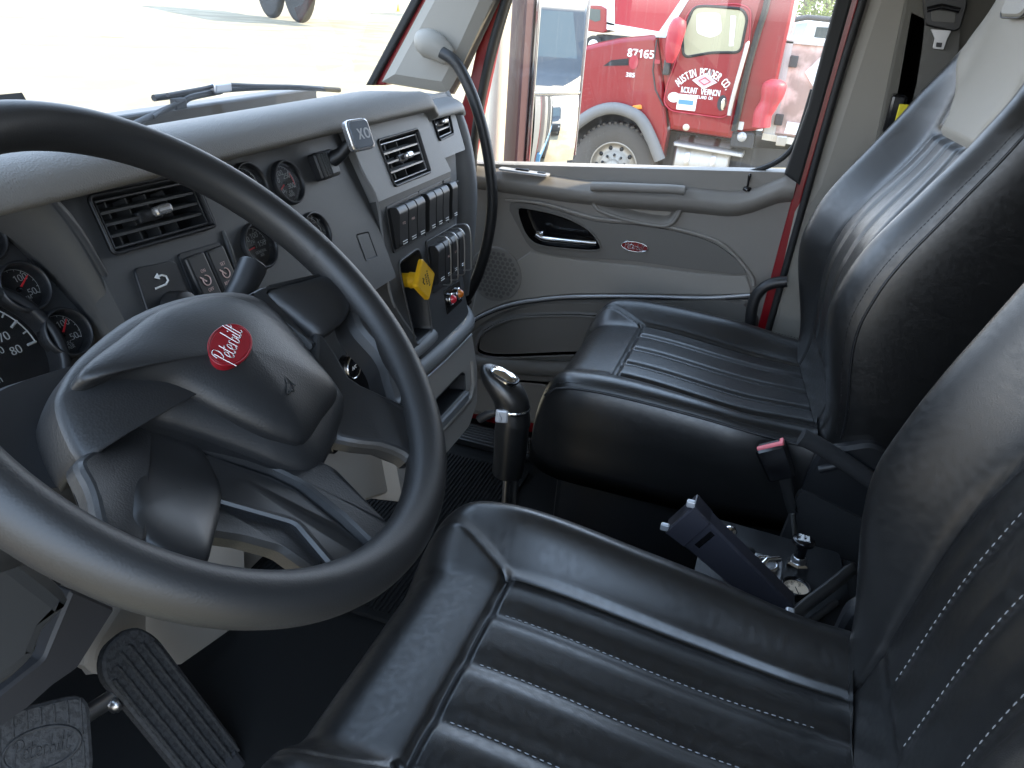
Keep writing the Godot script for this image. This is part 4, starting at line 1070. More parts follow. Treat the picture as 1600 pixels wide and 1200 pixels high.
	part("clip_base", rbox(0.05, 0.04, 0.02, 0.005), M.dash_black, t, off(DASH, 1.005, 0.004, 0.006))
	for k in 4:
		part("clip_rib", rbox(0.002, 0.034, 0.006, 0.001), M.dash_dark, t, off(DASH, 0.984 + k * 0.006, 0.004, 0.017))

func mat_once(called: String, c: Color, rough: float) -> StandardMaterial3D:
	return M[called] if M.has(called) else mat(called, c, rough)

func rail(p: Array, f: Transform3D) -> Array:
	var o := []
	for q in p:
		o.append(f * (q as Vector3))
	return spline(o, 4)

func prow(prof: Array, x0: float, x1: float) -> Array:
	var rows := []
	for k in 24:
		var s := k / 23.0
		var e := smoothstep(0.7, 1.0, s)
		var row := []
		for q in prof:
			row.append(Vector3(lerpf(x0, x1, s), q[1] - e * e * 0.02, q[0] - e * e * 0.03))
		rows.append(spline(row, 4))
	return rows

# ---------------------------------------------------------------- steering wheel
func lifted(m: ArrayMesh) -> ArrayMesh:
	# lets a flat plate sink from the rim plane down to the hub
	var a := m.surface_get_arrays(0)
	var vs: PackedVector3Array = a[Mesh.ARRAY_VERTEX]
	var ns: PackedVector3Array = a[Mesh.ARRAY_NORMAL]
	for k in vs.size():
		var r := Vector2(vs[k].x, vs[k].y).length()
		var t := clampf((r - 0.08) / 0.11, 0.0, 1.0)
		var slope := 0.034 * 6.0 * t * (1.0 - t) / 0.11
		vs[k].z += -0.036 + 0.034 * smoothstep(0.08, 0.19, r)
		var d := Vector3(vs[k].x, vs[k].y, 0) / maxf(r, 0.001)
		ns[k] = (ns[k] - d * slope * ns[k].z).normalized()
	a[Mesh.ARRAY_VERTEX] = vs
	a[Mesh.ARRAY_NORMAL] = ns
	var o := ArrayMesh.new()
	o.add_surface_from_arrays(Mesh.PRIMITIVE_TRIANGLES, a)
	return o

func build_wheel() -> void:
	var t := thing("steering_wheel", "large black four-spoke steering wheel with red oval badge on its padded hub", "steering wheel", WHEEL.origin)
	var rows := []
	for i in 161:
		var a := TAU * (i % 160) / 160
		var d := Vector3(cos(a), sin(a), 0)
		var ring := []
		for k in 22:
			var q := TAU * k / 22
			ring.append(d * (0.2108 + cos(q) * 0.0182) + Vector3(0, 0, sin(q) * 0.0185))
		rows.append(ring)
	part("rim", grid(rows, true), M.wheel_grip, t, WHEEL)
	# spokes: grained arms with smooth satin insets, sinking from the rim to the hub
	var arm := [[0.0, -0.017], [0.0, -0.008], [0.0012, -0.004], [0.003, -0.001], [0.005, 0.0]]
	var soft := [[0.0, -0.03], [0.0, -0.012], [0.0025, -0.004], [0.006, 0.0005], [0.010, 0.0025]]
	var bulge := [[0.97, -0.03], [1.0, -0.012], [0.99, -0.006], [0.96, -0.003], [0.9, -0.0005], [0.78, 0.001], [0.6, 0.0022], [0.3, 0.003], [0.01, 0.0033]]
	part("left_arm", lifted(slab(rounded([Vector2(-0.153, 0), Vector2(-0.11, 0.001), Vector2(-0.074, -0.002), Vector2(-0.061, -0.014), Vector2(-0.078, -0.024), Vector2(-0.167, -0.061), Vector2(-0.179, -0.065), Vector2(-0.187, -0.053), Vector2(-0.19, -0.041), Vector2(-0.18, -0.03), Vector2(-0.166, -0.018)], 0.008, 4), arm)), M.wheel_pad, t, WHEEL, "grained lower left arm")
	part("satin_inset", lifted(dome(rounded([Vector2(-0.071, -0.006), Vector2(-0.049, -0.048), Vector2(-0.069, -0.077), Vector2(-0.101, -0.086), Vector2(-0.17, -0.101), Vector2(-0.178, -0.074), Vector2(-0.174, -0.05), Vector2(-0.093, -0.01)], 0.016, 6), bulge)), M.satin_black, t, WHEEL, "smooth satin inset")
	part("upper_strip", lifted(slab(rounded([Vector2(-0.067, 0.001), Vector2(-0.047, -0.036), Vector2(0.003, -0.124), Vector2(0.002, -0.135), Vector2(-0.029, -0.193), Vector2(-0.034, -0.205), Vector2(-0.061, -0.192), Vector2(-0.05, -0.152), Vector2(-0.034, -0.121), Vector2(-0.033, -0.099), Vector2(-0.056, -0.049), Vector2(-0.074, -0.014)], 0.005, 3), [[0.0, -0.03], [0.0, -0.004], [0.0015, 0.001], [0.004, 0.003]])), M.wheel_pad, t, WHEEL)
	part("satin_band", lifted(slab(rounded([Vector2(-0.057, -0.047), Vector2(-0.034, -0.1), Vector2(-0.036, -0.122), Vector2(-0.052, -0.153), Vector2(-0.058, -0.185), Vector2(-0.073, -0.19), Vector2(-0.097, -0.17), Vector2(-0.077, -0.131), Vector2(-0.094, -0.079)], 0.004, 3), [[0.0, -0.012], [0.0, -0.006], [0.002, -0.0035], [0.005, -0.003]])), M.satin_black, t, WHEEL)
	part("underside", lifted(slab(rounded([Vector2(-0.089, -0.074), Vector2(-0.073, -0.13), Vector2(-0.088, -0.163), Vector2(-0.105, -0.167), Vector2(-0.104, -0.133), Vector2(-0.114, -0.108), Vector2(-0.13, -0.085)], 0.004, 3), [[0.0, -0.024], [0.0, -0.014], [0.003, -0.009]])), M.wheel_pad, t, WHEEL)
	part("satin_inset", lifted(dome(rounded([Vector2(0.131, 0.007), Vector2(0.213, -0.025), Vector2(0.227, -0.046), Vector2(0.172, -0.065), Vector2(0.128, -0.06), Vector2(0.13, -0.025), Vector2(0.128, -0.004)], 0.012, 6), bulge)), M.satin_black, t, WHEEL, "smooth satin inset")
	part("upper_edge", lifted(slab(rounded([Vector2(0.116, 0.016), Vector2(0.13, 0.013), Vector2(0.221, -0.021), Vector2(0.239, -0.041), Vector2(0.221, -0.043), Vector2(0.207, -0.027), Vector2(0.133, 0.004), Vector2(0.127, -0.008), Vector2(0.123, -0.062), Vector2(0.113, -0.061)], 0.003, 3), arm)), M.wheel_pad, t, WHEEL)
	part("satin_band", lifted(slab(rounded([Vector2(0.204, -0.043), Vector2(0.221, -0.078), Vector2(0.199, -0.142), Vector2(0.152, -0.173), Vector2(0.123, -0.169), Vector2(0.112, -0.149), Vector2(0.157, -0.115), Vector2(0.164, -0.075)], 0.014, 5), soft)), M.satin_black, t, WHEEL)
	part("right_arm", lifted(slab(spline([Vector2(0.132, -0.049), Vector2(0.124, -0.08), Vector2(0.109, -0.102), Vector2(0.109, -0.126), Vector2(0.12, -0.159), Vector2(0.153, -0.174), Vector2(0.117, -0.196), Vector2(0.064, -0.19), Vector2(0.059, -0.179), Vector2(0.052, -0.158), Vector2(0.038, -0.126), Vector2(0.059, -0.099)], 2, true), arm)), M.wheel_pad, t, WHEEL, "grained lower right arm")
	part("hub_drum", lathe([Vector2(0.0, -0.03), Vector2(0.04, -0.03), Vector2(0.055, -0.04), Vector2(0.058, -0.075), Vector2(0.05, -0.12)], 40), M.satin_black, t, off(WHEEL, 0, -0.04))
	# padded hub: wide lower pad and raised inner pad
	var base := spline([Vector2(-0.119, 0.033), Vector2(-0.104, 0.042), Vector2(-0.076, 0.05), Vector2(-0.025, 0.054), Vector2(0.019, 0.05), Vector2(0.069, 0.037), Vector2(0.109, 0.017), Vector2(0.122, -0.011), Vector2(0.108, -0.068), Vector2(0.095, -0.112), Vector2(0.081, -0.121), Vector2(0.033, -0.126), Vector2(-0.01, -0.127), Vector2(-0.028, -0.105), Vector2(-0.04, -0.08), Vector2(-0.052, -0.056), Vector2(-0.063, -0.036), Vector2(-0.073, -0.02), Vector2(-0.085, -0.006), Vector2(-0.118, -0.004), Vector2(-0.139, -0.003), Vector2(-0.133, 0.014)], 3, true)
	part("hub_pad", dome(base, [[0.97, -0.066], [1.0, -0.05], [1.0, -0.0285], [1.0, -0.0285], [0.992, -0.0245], [0.97, -0.022], [0.93, -0.019], [0.8, -0.012], [0.5, -0.006], [0.02, -0.004]], Vector2(0.0, -0.03)), M.wheel_pad, t, WHEEL)
	var inner := spline([Vector2(-0.104, 0.037), Vector2(-0.089, 0.041), Vector2(-0.055, 0.042), Vector2(-0.003, 0.043), Vector2(0.051, 0.029), Vector2(0.075, 0.011), Vector2(0.085, -0.016), Vector2(0.081, -0.055), Vector2(0.074, -0.093), Vector2(0.058, -0.103), Vector2(0.027, -0.103), Vector2(-0.01, -0.103), Vector2(-0.025, -0.087), Vector2(-0.035, -0.068), Vector2(-0.045, -0.043), Vector2(-0.053, -0.019), Vector2(-0.061, -0.002), Vector2(-0.071, 0.01), Vector2(-0.085, 0.023), Vector2(-0.103, 0.03)], 3, true)
	part("inner_pad", dome(inner, [[1.0, -0.024], [1.0, -0.0125], [0.995, -0.009], [0.98, -0.0065], [0.955, -0.0045], [0.92, -0.002], [0.85, 0.0015], [0.7, 0.006], [0.5, 0.010], [0.25, 0.0125], [0.01, 0.0132]], Vector2(0.005, -0.025)), M.wheel_pad, t, WHEEL)
	var bc := [Vector2(-0.008, -0.012)][0] as Vector2
	var bf := off(WHEEL, bc.x, bc.y, 0.0118) * Transform3D(Basis(Vector3(1, 0, 0), -0.14) * Basis(Vector3(0, 1, 0), -0.06) * Basis(Vector3(0, 0, 1), 0.12), Vector3.ZERO)
	var bd := part("oval_badge", slab(oval(0.050, 0.0285), [[0.0, -0.006], [0.0, 0.0014], [0.0015, 0.0024]]), M.badge_red, t, bf, "red oval badge with silver script")
	part("badge_rim", tube(loop_on(bf, oval(0.050, 0.0285), 0.0018), 0.0009, 6, true), M.badge_red, bd)
	part("badge_script", script_mark(0.040, 0.00045), M.silver_trim, bd, off(bf, 0, 0.0, 0.0026, 0.2))
	var hc := [Vector2(0.004, -0.063)][0] as Vector2
	var hf := off(WHEEL, hc.x, hc.y, 0.0105, 0.2)
	part("horn_symbol", join([[tube([Vector3(-0.008, -0.002, 0), Vector3(0.002, 0.001, 0), Vector3(0.008, 0.007, 0), Vector3(0.006, -0.006, 0), Vector3(-0.001, -0.004, 0), Vector3(-0.008, -0.0035, 0)], 0.0006, 5), Transform3D()], [tube([Vector3(-0.003, -0.004, 0), Vector3(-0.001, -0.0065, 0), Vector3(0.002, -0.005, 0)], 0.0006, 5), Transform3D()]]), M.black_ink, t, hf)
	# column shroud and lower cover
	t = thing("steering_column", "smooth black steering column shroud below the wheel", "steering column", Vector3(0.42, 1.95, -0.55))
	var sh := []
	for q in [[-0.062, 0.086, 0.07], [-0.075, 0.098, 0.08], [-0.13, 0.105, 0.085], [-0.165, 0.10, 0.08], [-0.18, 0.08, 0.06]]:
		var ring := []
		for k in 36:
			var an := TAU * k / 36
			var cx := signf(cos(an)) * pow(absf(cos(an)), 0.6)
			var cy := signf(sin(an)) * pow(absf(sin(an)), 0.6)
			ring.append(Vector3(cx * q[1] * 0.95 - 0.07, cy * q[2] * 0.6 + 0.0, q[0]))
		sh.append(ring)
	var upright := Transform3D(Basis(Vector3(0.989, -0.148, 0), Vector3(0.097, 0.648, -0.756), Vector3(0.112, 0.747, 0.655)), WHEEL.origin)
	part("shroud", grid(sh, true, true), M.dash_black, t, upright)
	part("shroud_split", tube(loop3(upright, [Vector3(-0.168, 0.0, -0.07), Vector3(-0.170, 0.0, -0.165)]), 0.0025, 6), M.rubber, t)
	part("lower_cover", slab(spline([Vector2(0.411, 1.988), Vector2(0.447, 1.923), Vector2(0.475, 1.847), Vector2(0.435, 1.831), Vector2(0.414, 1.808), Vector2(0.363, 1.808), Vector2(0.313, 1.853), Vector2(0.347, 2.016)], 3, true), [[0.0, -0.1], [0.0, -0.03], [0.006, -0.012], [0.018, -0.002], [0.03, 0.0]]), M.dash_dark, t, off(TRIM, 0, 0, 0.09))
	part("brake_bracket", slab(rounded([Vector2(0.531, 1.785), Vector2(0.585, 1.705), Vector2(0.51, 1.663), Vector2(0.472, 1.67), Vector2(0.436, 1.669), Vector2(0.386, 1.677), Vector2(0.398, 1.723), Vector2(0.472, 1.72), Vector2(0.492, 1.743)], 0.006), [[0.0, -0.03], [0.0, 0.0], [0.004, 0.004]]), M.chassis, t, TRIM)
	t = thing("turn_signal_stalk", "short thick black stalk with white symbols beside the wheel hub", "stalk", Vector3(0.6, 2.2, -0.5))
	var st := [Vector3(0.637, 2.233, -0.5), Vector3(0.616, 2.214, -0.5), Vector3(0.595, 2.198, -0.5), Vector3(0.57, 2.179, -0.5)]
	part("stalk_barrel", tube([st[0], (st[0] + (st[1] - st[0]) * 0.06), st[1], st[2], st[3]], [0.0135, 0.015, 0.0142, 0.0135, 0.013], 20), M.satin_black, t)
	var dirv: Vector3 = (st[0] - st[2]).normalized()
	part("symbol_ring", tube([st[2] + (st[1] - st[2]) * 0.1, st[2] + (st[1] - st[2]) * 0.22], 0.0146, 20), M.dash_black, t)
	var mk := []
	var nv := Vector3(-0.6, 0.55, 0.6)
	nv = (nv - dirv * nv.dot(dirv)).normalized()
	var sv := nv.cross(dirv)
	for k in 5:
		var an := -0.7 + k * 0.35
		mk.append([rbox(0.0028, 0.005, 0.0006, 0.0002), Transform3D(Basis(sv * cos(an) - nv * sin(an), dirv, nv * cos(an) + sv * sin(an)), st[2] + (st[1] - st[2]) * 0.16 + (nv * cos(an) + sv * sin(an)) * 0.0148)])
	part("stalk_symbols", join(mk), M.white_ink, t)

func loop3(f: Transform3D, p: Array) -> Array:
	var o := []
	for q in p:
		o.append(f * (q as Vector3))
	return o

# ---------------------------------------------------------------- pedals, shifter
func build_controls() -> void:
	var t := thing("accelerator_pedal", "long ribbed accelerator pedal, dusty, hinged at the floor", "pedal", Vector3(0.65, 1.36, -0.70))
	var top: Vector3 = [Vector3(0.627, 1.563, -0.8)][0]
	var bot: Vector3 = [Vector3(0.632, 1.372, -0.671)][0]
	var up := (top - bot).normalized()
	var rt := Vector3(1, 0.1, 0)
	rt = (rt - up * rt.dot(up)).normalized()
	var pf := Transform3D(Basis(rt, up, rt.cross(up)), (top + bot) / 2.0)
	var ol := rounded([Vector2(-0.047, -0.15), Vector2(0.047, -0.15), Vector2(0.05, 0.1), Vector2(0.032, 0.138), Vector2(-0.022, 0.14), Vector2(-0.048, 0.11)], 0.02)
	part("pedal_pad", slab(ol, [[0.0, -0.02], [0.0, -0.003], [0.004, 0.0]]), M.pedal_rubber, t, pf)
	for k in 6:
		var u := -0.04 + k * 0.016
		part("rib", slab(rounded([Vector2(u - 0.0022, -0.146), Vector2(u + 0.0022, -0.146), Vector2(u + 0.0022, 0.125 - absf(k - 2.5) * 0.012), Vector2(u - 0.0022, 0.125 - absf(k - 2.5) * 0.012)], 0.001, 1), [[0.0, -0.001], [0.001, 0.004]]), M.pedal_rubber, t, pf)
	part("hinge_bolt", lathe([Vector2(0.0, 0.012), Vector2(0.008, 0.011), Vector2(0.009, 0.007), Vector2(0.012, 0.006), Vector2(0.012, 0.0)], 14), M.steel, t, pf * Transform3D(Basis(Vector3.UP, -PI / 2), Vector3(-0.052, 0.06, -0.012)))
	part("pedal_arm", tube([pf * Vector3(-0.03, 0.065, -0.018), Vector3(0.46, 1.52, -0.82), Vector3(0.38, 1.5, -0.84)], 0.013, 10), M.steel, t)
	part("hinge_block", rbox(0.08, 0.04, 0.03, 0.008), M.chassis, t, pf * at3(Vector3(0, -0.155, -0.012)))
	t = thing("brake_pedal", "worn square rubber brake pedal with embossed script", "pedal", [Vector3(0.431, 1.607, -0.735)][0])
	var bf := Transform3D(Basis(Vector3(0.78, -0.18, 0.6).normalized(), Vector3.UP, Vector3.BACK), [Vector3(0.431, 1.607, -0.735)][0])
	bf.basis.y = Vector3(0.42, 0.78, -0.5)
	bf.basis.y = (bf.basis.y - bf.basis.x * bf.basis.y.dot(bf.basis.x)).normalized()
	bf.basis.z = bf.basis.x.cross(bf.basis.y)
	part("pedal_pad", slab(rrect(0.11, 0.11, 0.025), [[0.0, -0.016], [0.0, -0.003], [0.004, 0.0]]), M.pedal_rubber, t, bf)
	part("pedal_oval", tube(loop_on(bf, oval(0.085, 0.05), 0.0), 0.0022, 6, true), M.pedal_rubber, t)
	part("embossed_script", script_mark(0.062, 0.0013), M.pedal_rubber, t, off(bf, 0, 0, 0.0))
	for k in 7:
		var u := -0.045 + k * 0.015
		for s in [-1.0, 1.0]:
			var y0 := sqrt(maxf(0.0, 1.0 - pow(u / 0.0425, 2.0))) * 0.025 + 0.004
			part("groove_rib", rbox(0.0025, 0.05 - y0, 0.004, 0.001), M.pedal_rubber, t, off(bf, u, s * (0.05 + y0) / 2.0, 0.0))
	part("pedal_arm", tube([bf * Vector3(0, 0, -0.012), Vector3(0.43, 1.62, -0.86), Vector3(0.40, 1.8, -0.86)], 0.015, 10), M.chassis, t)
	# engine tunnel and footwell panels
	t = thing("engine_cover", "smooth grey moulded panel behind the pedals", "panel", Vector3(0.8, 1.4, -0.95))
	var rows := []
	for k in 20:
		var s := k / 19.0
		var an := lerpf(-0.3, 1.75, s)
		rows.append([Vector3(0.92 - cos(an) * 0.12, 1.33 + 0.36 * s, -1.24), Vector3(0.90 - cos(an) * 0.2, 1.33 + 0.40 * s, -1.02), Vector3(0.88 - cos(an) * 0.14 + 0.05, 1.33 + 0.42 * s, -0.88), Vector3(1.0 - cos(an) * 0.05, 1.33 + 0.42 * s, -0.84)])
	part("moulded_shell", grid(rows, false, false, Vector3(-1, 0.2, 1)), M.door_light, t)
	var kp := box(Vector3(0.16, 1.55, -1.1), Vector3(0.98, 1.80, -1.0), 0.03)
	part("footwell_shell", kp[0], M.dash_black, t, kp[1])
	part("beige_skirt", slab(rounded([Vector2(0.929, 1.628), Vector2(1.527, 1.307), Vector2(1.668, 1.152), Vector2(1.454, 1.227), Vector2(1.275, 1.274), Vector2(1.126, 1.377), Vector2(0.94, 1.509)], 0.01), [[0.0, -0.03], [0.0, 0.0], [0.004, 0.004]]), M.beige_plastic, t, SKIRT)
	part("grey_skirt", slab(spline([Vector2(0.944, 1.506), Vector2(1.131, 1.374), Vector2(1.308, 1.253), Vector2(1.42, 1.12), Vector2(1.29, 1.069), Vector2(1.049, 1.16), Vector2(0.938, 1.165), Vector2(0.833, 1.213), Vector2(0.716, 1.355), Vector2(0.642, 1.462), Vector2(0.713, 1.523), Vector2(0.823, 1.569)], 3, true), [[0.0, -0.03], [0.0, 0.0], [0.006, 0.003], [0.016, 0.006]]), M.door_light, t, off(SKIRT, 0, 0, -0.004))
	# floor mat ribs beside the passenger side
	t = thing("rubber_floor_mat", "black ribbed rubber mat on the passenger side floor", "floor mat", Vector3(1.5, 1.334, -0.7))
	part("mat_sheet", slab(rounded([Vector2(-0.42, -0.3), Vector2(0.24, -0.3), Vector2(0.24, 0.3), Vector2(-0.42, 0.3)], 0.02), [[0.0, 0.0], [0.0, 0.006], [0.002, 0.008]]), M.floor_mat, t, Transform3D(Basis(Vector3(1, 0, 0), Vector3(0, 0, -1), Vector3(0, 1, 0)), Vector3(1.46, 1.332, -0.78)))
	var ribs := []
	for k in 56:
		ribs.append([rbox(0.62, 0.0045, 0.004, 0.001), at3(Vector3(-0.09, -0.28 + k * 0.0102, 0.009))])
	stuff(part("mat_ribs", join(ribs), M.floor_mat, t, Transform3D(Basis(Vector3(1, 0, 0), Vector3(0, 0, -1), Vector3(0, 1, 0)), Vector3(1.46, 1.332, -0.78))))
	# gear lever
	t = thing("gear_lever", "black gear lever with silver-topped leather knob and side trigger", "gear lever", Vector3(1.0, 1.34, -0.30))
	var kp0 := [Vector3(1, 1.931, -0.36), Vector3(1, 1.923, -0.333), Vector3(1, 1.921, -0.316)]
	var shaft := [Vector3(1, 1.92, -0.319), Vector3(1, 1.885, -0.32), Vector3(1, 1.843, -0.32), Vector3(1, 1.801, -0.322)]
	part("lever_cuff", tube(spline([shaft[0], shaft[1], shaft[2], shaft[3]], 4), [0.0245, 0.026, 0.0268, 0.027, 0.0272, 0.0272, 0.0272, 0.027, 0.0268, 0.0265, 0.0262, 0.026, 0.0255], 24), M.leather, t)
	var rod := [Vector3(1, 1.805, -0.322), Vector3(1, 1.747, -0.322)]
	part("lever_rod", tube([rod[0], rod[1], Vector3(1.0, 1.34, -0.31)], 0.007, 10), M.steel, t)
	part("lever_cable", tube([rod[0] + Vector3(0.004, 0, 0.014), rod[1] + Vector3(0.004, 0, 0.016), Vector3(1.0, 1.34, -0.28)], 0.005, 8), M.rubber, t)
	part("lever_cable", tube([rod[0] + Vector3(0.014, 0, 0.006), rod[1] + Vector3(0.014, 0, 0.008), Vector3(1.02, 1.34, -0.29)], 0.004, 8), M.rubber, t)
	# knob: an egg leaning forward, broad head over a narrower neck
	var sec := []
	var hl := [Vector3(1, 1.975, -0.352), Vector3(1, 1.957, -0.335), Vector3(1, 1.94, -0.323), Vector3(1, 1.92, -0.319)]
	for q in [[Vector3(1.0, 1.982, -0.352), 0.004, 0.004], [Vector3(1.0, 1.981, -0.350), 0.014, 0.018], [Vector3(1.0, 1.975, -0.346), 0.020, 0.028], [Vector3(1.0, 1.965, -0.341), 0.0235, 0.034], [Vector3(1.0, 1.953, -0.336), 0.0245, 0.0355], [Vector3(1.0, 1.941, -0.330), 0.024, 0.033], [Vector3(1.0, 1.929, -0.325), 0.0225, 0.028], [Vector3(1.0, 1.917, -0.321), 0.0235, 0.0262], [Vector3(1.0, 1.905, -0.319), 0.0245, 0.0255]]:
		var ring := []
		var c: Vector3 = q[0]
		for k in 28:
			var an := TAU * k / 28
			ring.append(c + Vector3(cos(an) * q[1] * 1.12, sin(an) * q[2] * -0.36, sin(an) * q[2] * 1.1))
		sec.append(ring)
	part("lever_knob", grid(sec, true, true), M.leather, t)
	var capf := Transform3D(Basis(Vector3(1, 0, 0), Vector3(0, 0.33, -0.94), Vector3(0, 0.94, 0.33)), Vector3(0.997, 1.9755, -0.340)).scaled_local(Vector3(0.85, 0.85, 0.85))
	part("knob_cap", dome(spline([Vector2(-0.016, 0.014), Vector2(-0.012, 0.022), Vector2(0.0, 0.025), Vector2(0.012, 0.022), Vector2(0.017, 0.01), Vector2(0.017, -0.012), Vector2(0.012, -0.026), Vector2(0.0, -0.03), Vector2(-0.012, -0.026), Vector2(-0.017, -0.012)], 3, true), [[1.0, -0.004], [1.0, 0.0045], [0.96, 0.006], [0.8, 0.009], [0.5, 0.0115], [0.02, 0.012]]), M.chrome, t, capf)
	part("cap_rim", tube(loop_on(capf, spline([Vector2(-0.016, 0.014), Vector2(-0.012, 0.022), Vector2(0.0, 0.025), Vector2(0.012, 0.022), Vector2(0.017, 0.01), Vector2(0.017, -0.012), Vector2(0.012, -0.026), Vector2(0.0, -0.03), Vector2(-0.012, -0.026), Vector2(-0.017, -0.012)], 3, true), 0.0045), 0.0018, 6, true), M.gloss_black, t)
	var bp := [Vector3(0.973, 1.92, -0.329)][0] as Vector3
	part("splitter_button", rbox(0.02, 0.022, 0.008, 0.003), M.silver_plastic, t, Transform3D(Basis.looking_at(Vector3(0.92, -0.1, -0.3), Vector3.UP), bp))
	part("button_ridge", tube([bp + Vector3(-0.004, 0.006, -0.004), bp + Vector3(-0.0045, -0.002, 0.0), bp + Vector3(-0.004, -0.008, 0.0)], 0.002, 6), M.silver_plastic, t)
	var tr := [Vector3(0.99, 1.913, -0.345), Vector3(0.99, 1.906, -0.359), Vector3(0.99, 1.894, -0.373)]
	part("side_trigger", tube(tr, [0.005, 0.008, 0.007], 10, false, 0.8), M.satin_black, t)
	part("collar_ring", lathe([Vector2(0.0245, 0.003), Vector2(0.0265, 0.0), Vector2(0.0245, -0.003)], 24), M.chrome, t, Transform3D(Basis(Vector3.RIGHT, -PI / 2), shaft[0] + Vector3(0, 0.004, 0)))

# ---------------------------------------------------------------- seats
func groove(d: float, wide: float) -> float:
	return exp(-(d * d) / (wide * wide))

var puff := 0.0075

func pleat(x: float, depth: float) -> float:
	# three stitched grooves across the field, padding swelling between them
	var g := 0.0
	var near := 1.0
	for k in [-1, 0, 1]:
		near = minf(near, absf(x - k * 0.0755))
	near = minf(near, absf(absf(x) - 0.135))
	return depth * (1.0 - exp(-(near * near) / (puff * puff)))

var seat_half := 0.247
var seat_box := 20.0

func cushion_top(x: float, z: float, n: float) -> float:
	# height over the flat seat, z from the front edge (0) to the rear (n)
	var ax := absf(x)
	var h := 0.0
	h += (0.038 if seat_box < 10.0 or x > 0.0 else 0.026) * smoothstep(0.12, 0.205, ax) * (1.0 - 0.35 * smoothstep(0.3, 0.5, z))
	if seat_box < 10.0:
		h += 0.022 * smoothstep(0.13, 0.21, ax) * groove(z - 0.12, 0.16)
	h -= 0.022 * smoothstep(0.15, 0.42, z) * (1.0 - smoothstep(0.15, 0.22, ax) * 0.5)
	var field := smoothstep(0.137, 0.130, ax) * smoothstep(0.137, 0.146, z)
	h += field * pleat(x, 0.0055)
	# seams
	if z > 0.13:
		h -= 0.006 * groove(ax - 0.137, 0.004)
	if ax < 0.14:
		h -= 0.006 * groove(z - 0.139, 0.004)
	if z < 0.141:
		var t := clampf((0.141 - z) / 0.14, 0.0, 1.0)
		h -= 0.004 * groove(ax - 0.137 - 0.07 * t, 0.004)
	h -= 0.012 * smoothstep(0.14, 0.0, z)
	return h

func cushion(xc: float, zf: float, zr: float, yt: float, yb: float) -> ArrayMesh:
	var rows := []
	var n := zr - zf
	var hw := seat_half
	var nz := 110
	for i in nz:
		var s := i / (nz - 1.0)
		var z := n * (s * s * 0.35 + s * 0.65) if s < 1.0 else n
		var e := clampf((0.075 - z) / 0.075, 0.0, 1.0)
		var roll := sqrt(maxf(0.0, 1.0 - pow(e, 2.6)))
		var wz := hw * (1.0 - 0.20 * pow(clampf((0.11 - z) / 0.11, 0.0, 1.0), 3.0) - 0.06 * smoothstep(0.36, 0.5, z))
		var row := []
		for k in 181:
			var q := k / 90.0 - 1.0
			var x := wz * signf(q) * (1.0 - pow(1.0 - absf(q), 1.35))
			var side := pow(maxf(0.0, 1.0 - pow(absf(x) / wz, seat_box)), 0.42)
			var top := yt + cushion_top(x * hw / wz, z, n)
			var mid := yb + 0.07
			var y := mid + (top - mid) * side
			y = yb + (y - yb) * (0.22 + 0.78 * roll)
			row.append(Vector3(xc + x, y, zf + z))
		for k in [1.02, 1.0]:
			row.append(Vector3(xc + wz * k, yb + 0.04 * (1.0 if k > 1.01 else 0.0), zf + z + 0.0))
		for k in [-1.0, -1.02]:
			row.append(Vector3(xc + wz * k, yb + 0.04 * (1.0 if k < -1.01 else 0.0), zf + z))
		rows.append(row)
	return grid(rows, true, true)

func crest(xc: float, zf: float, zr: float, yt: float, ax: float, lift := 0.0) -> Array:
	var o := []
	for k in 24:
		var z := lerpf(0.03, zr - zf - 0.02, k / 23.0)
		var e := clampf((0.075 - z) / 0.075, 0.0, 1.0)
		var side := pow(maxf(0.0, 1.0 - pow(absf(ax) / seat_half, seat_box)), 0.42)
		var yb := yt - 0.19
		var y := yb + 0.07 + (yt + cushion_top(ax, z, zr - zf) - yb - 0.07) * side
		y = yb + (y - yb) * (0.22 + 0.78 * sqrt(maxf(0.0, 1.0 - pow(e, 2.6))))
		o.append(Vector3(xc + ax, y + lift, zf + z))
	return o

func stitches(line: Array, every: float, long: float, thick: float) -> ArrayMesh:
	var list := []
	var bit := tube([Vector3(0, 0, -long / 2), Vector3(0, 0, -long / 4), Vector3(0, 0, long / 4), Vector3(0, 0, long / 2)], [thick * 0.4, thick, thick, thick * 0.4], 5)
	var acc := 0.0
	for k in line.size() - 1:
		var a: Vector3 = line[k]
		var b: Vector3 = line[k + 1]
		var d := a.distance_to(b)
		while acc < d:
			list.append([bit, Transform3D(Basis.looking_at(b - a, Vector3(0.3, 0.8, 0.2)), a.lerp(b, acc / d))])
			acc += every
		acc -= d
	return join(list)

# seat back: h runs up the leaning back, x across, the result is how far the face stands forward
func back_half(h: float) -> float:
	return lerpf(0.262, 0.15, smoothstep(0.52, 0.80, h)) - 0.015 * smoothstep(0.75, 0.86, h) - 0.012 * smoothstep(0.1, 0.0, h)

var bolster_high := 0.052
var back_box := 15.0
var lumbar := 0.06

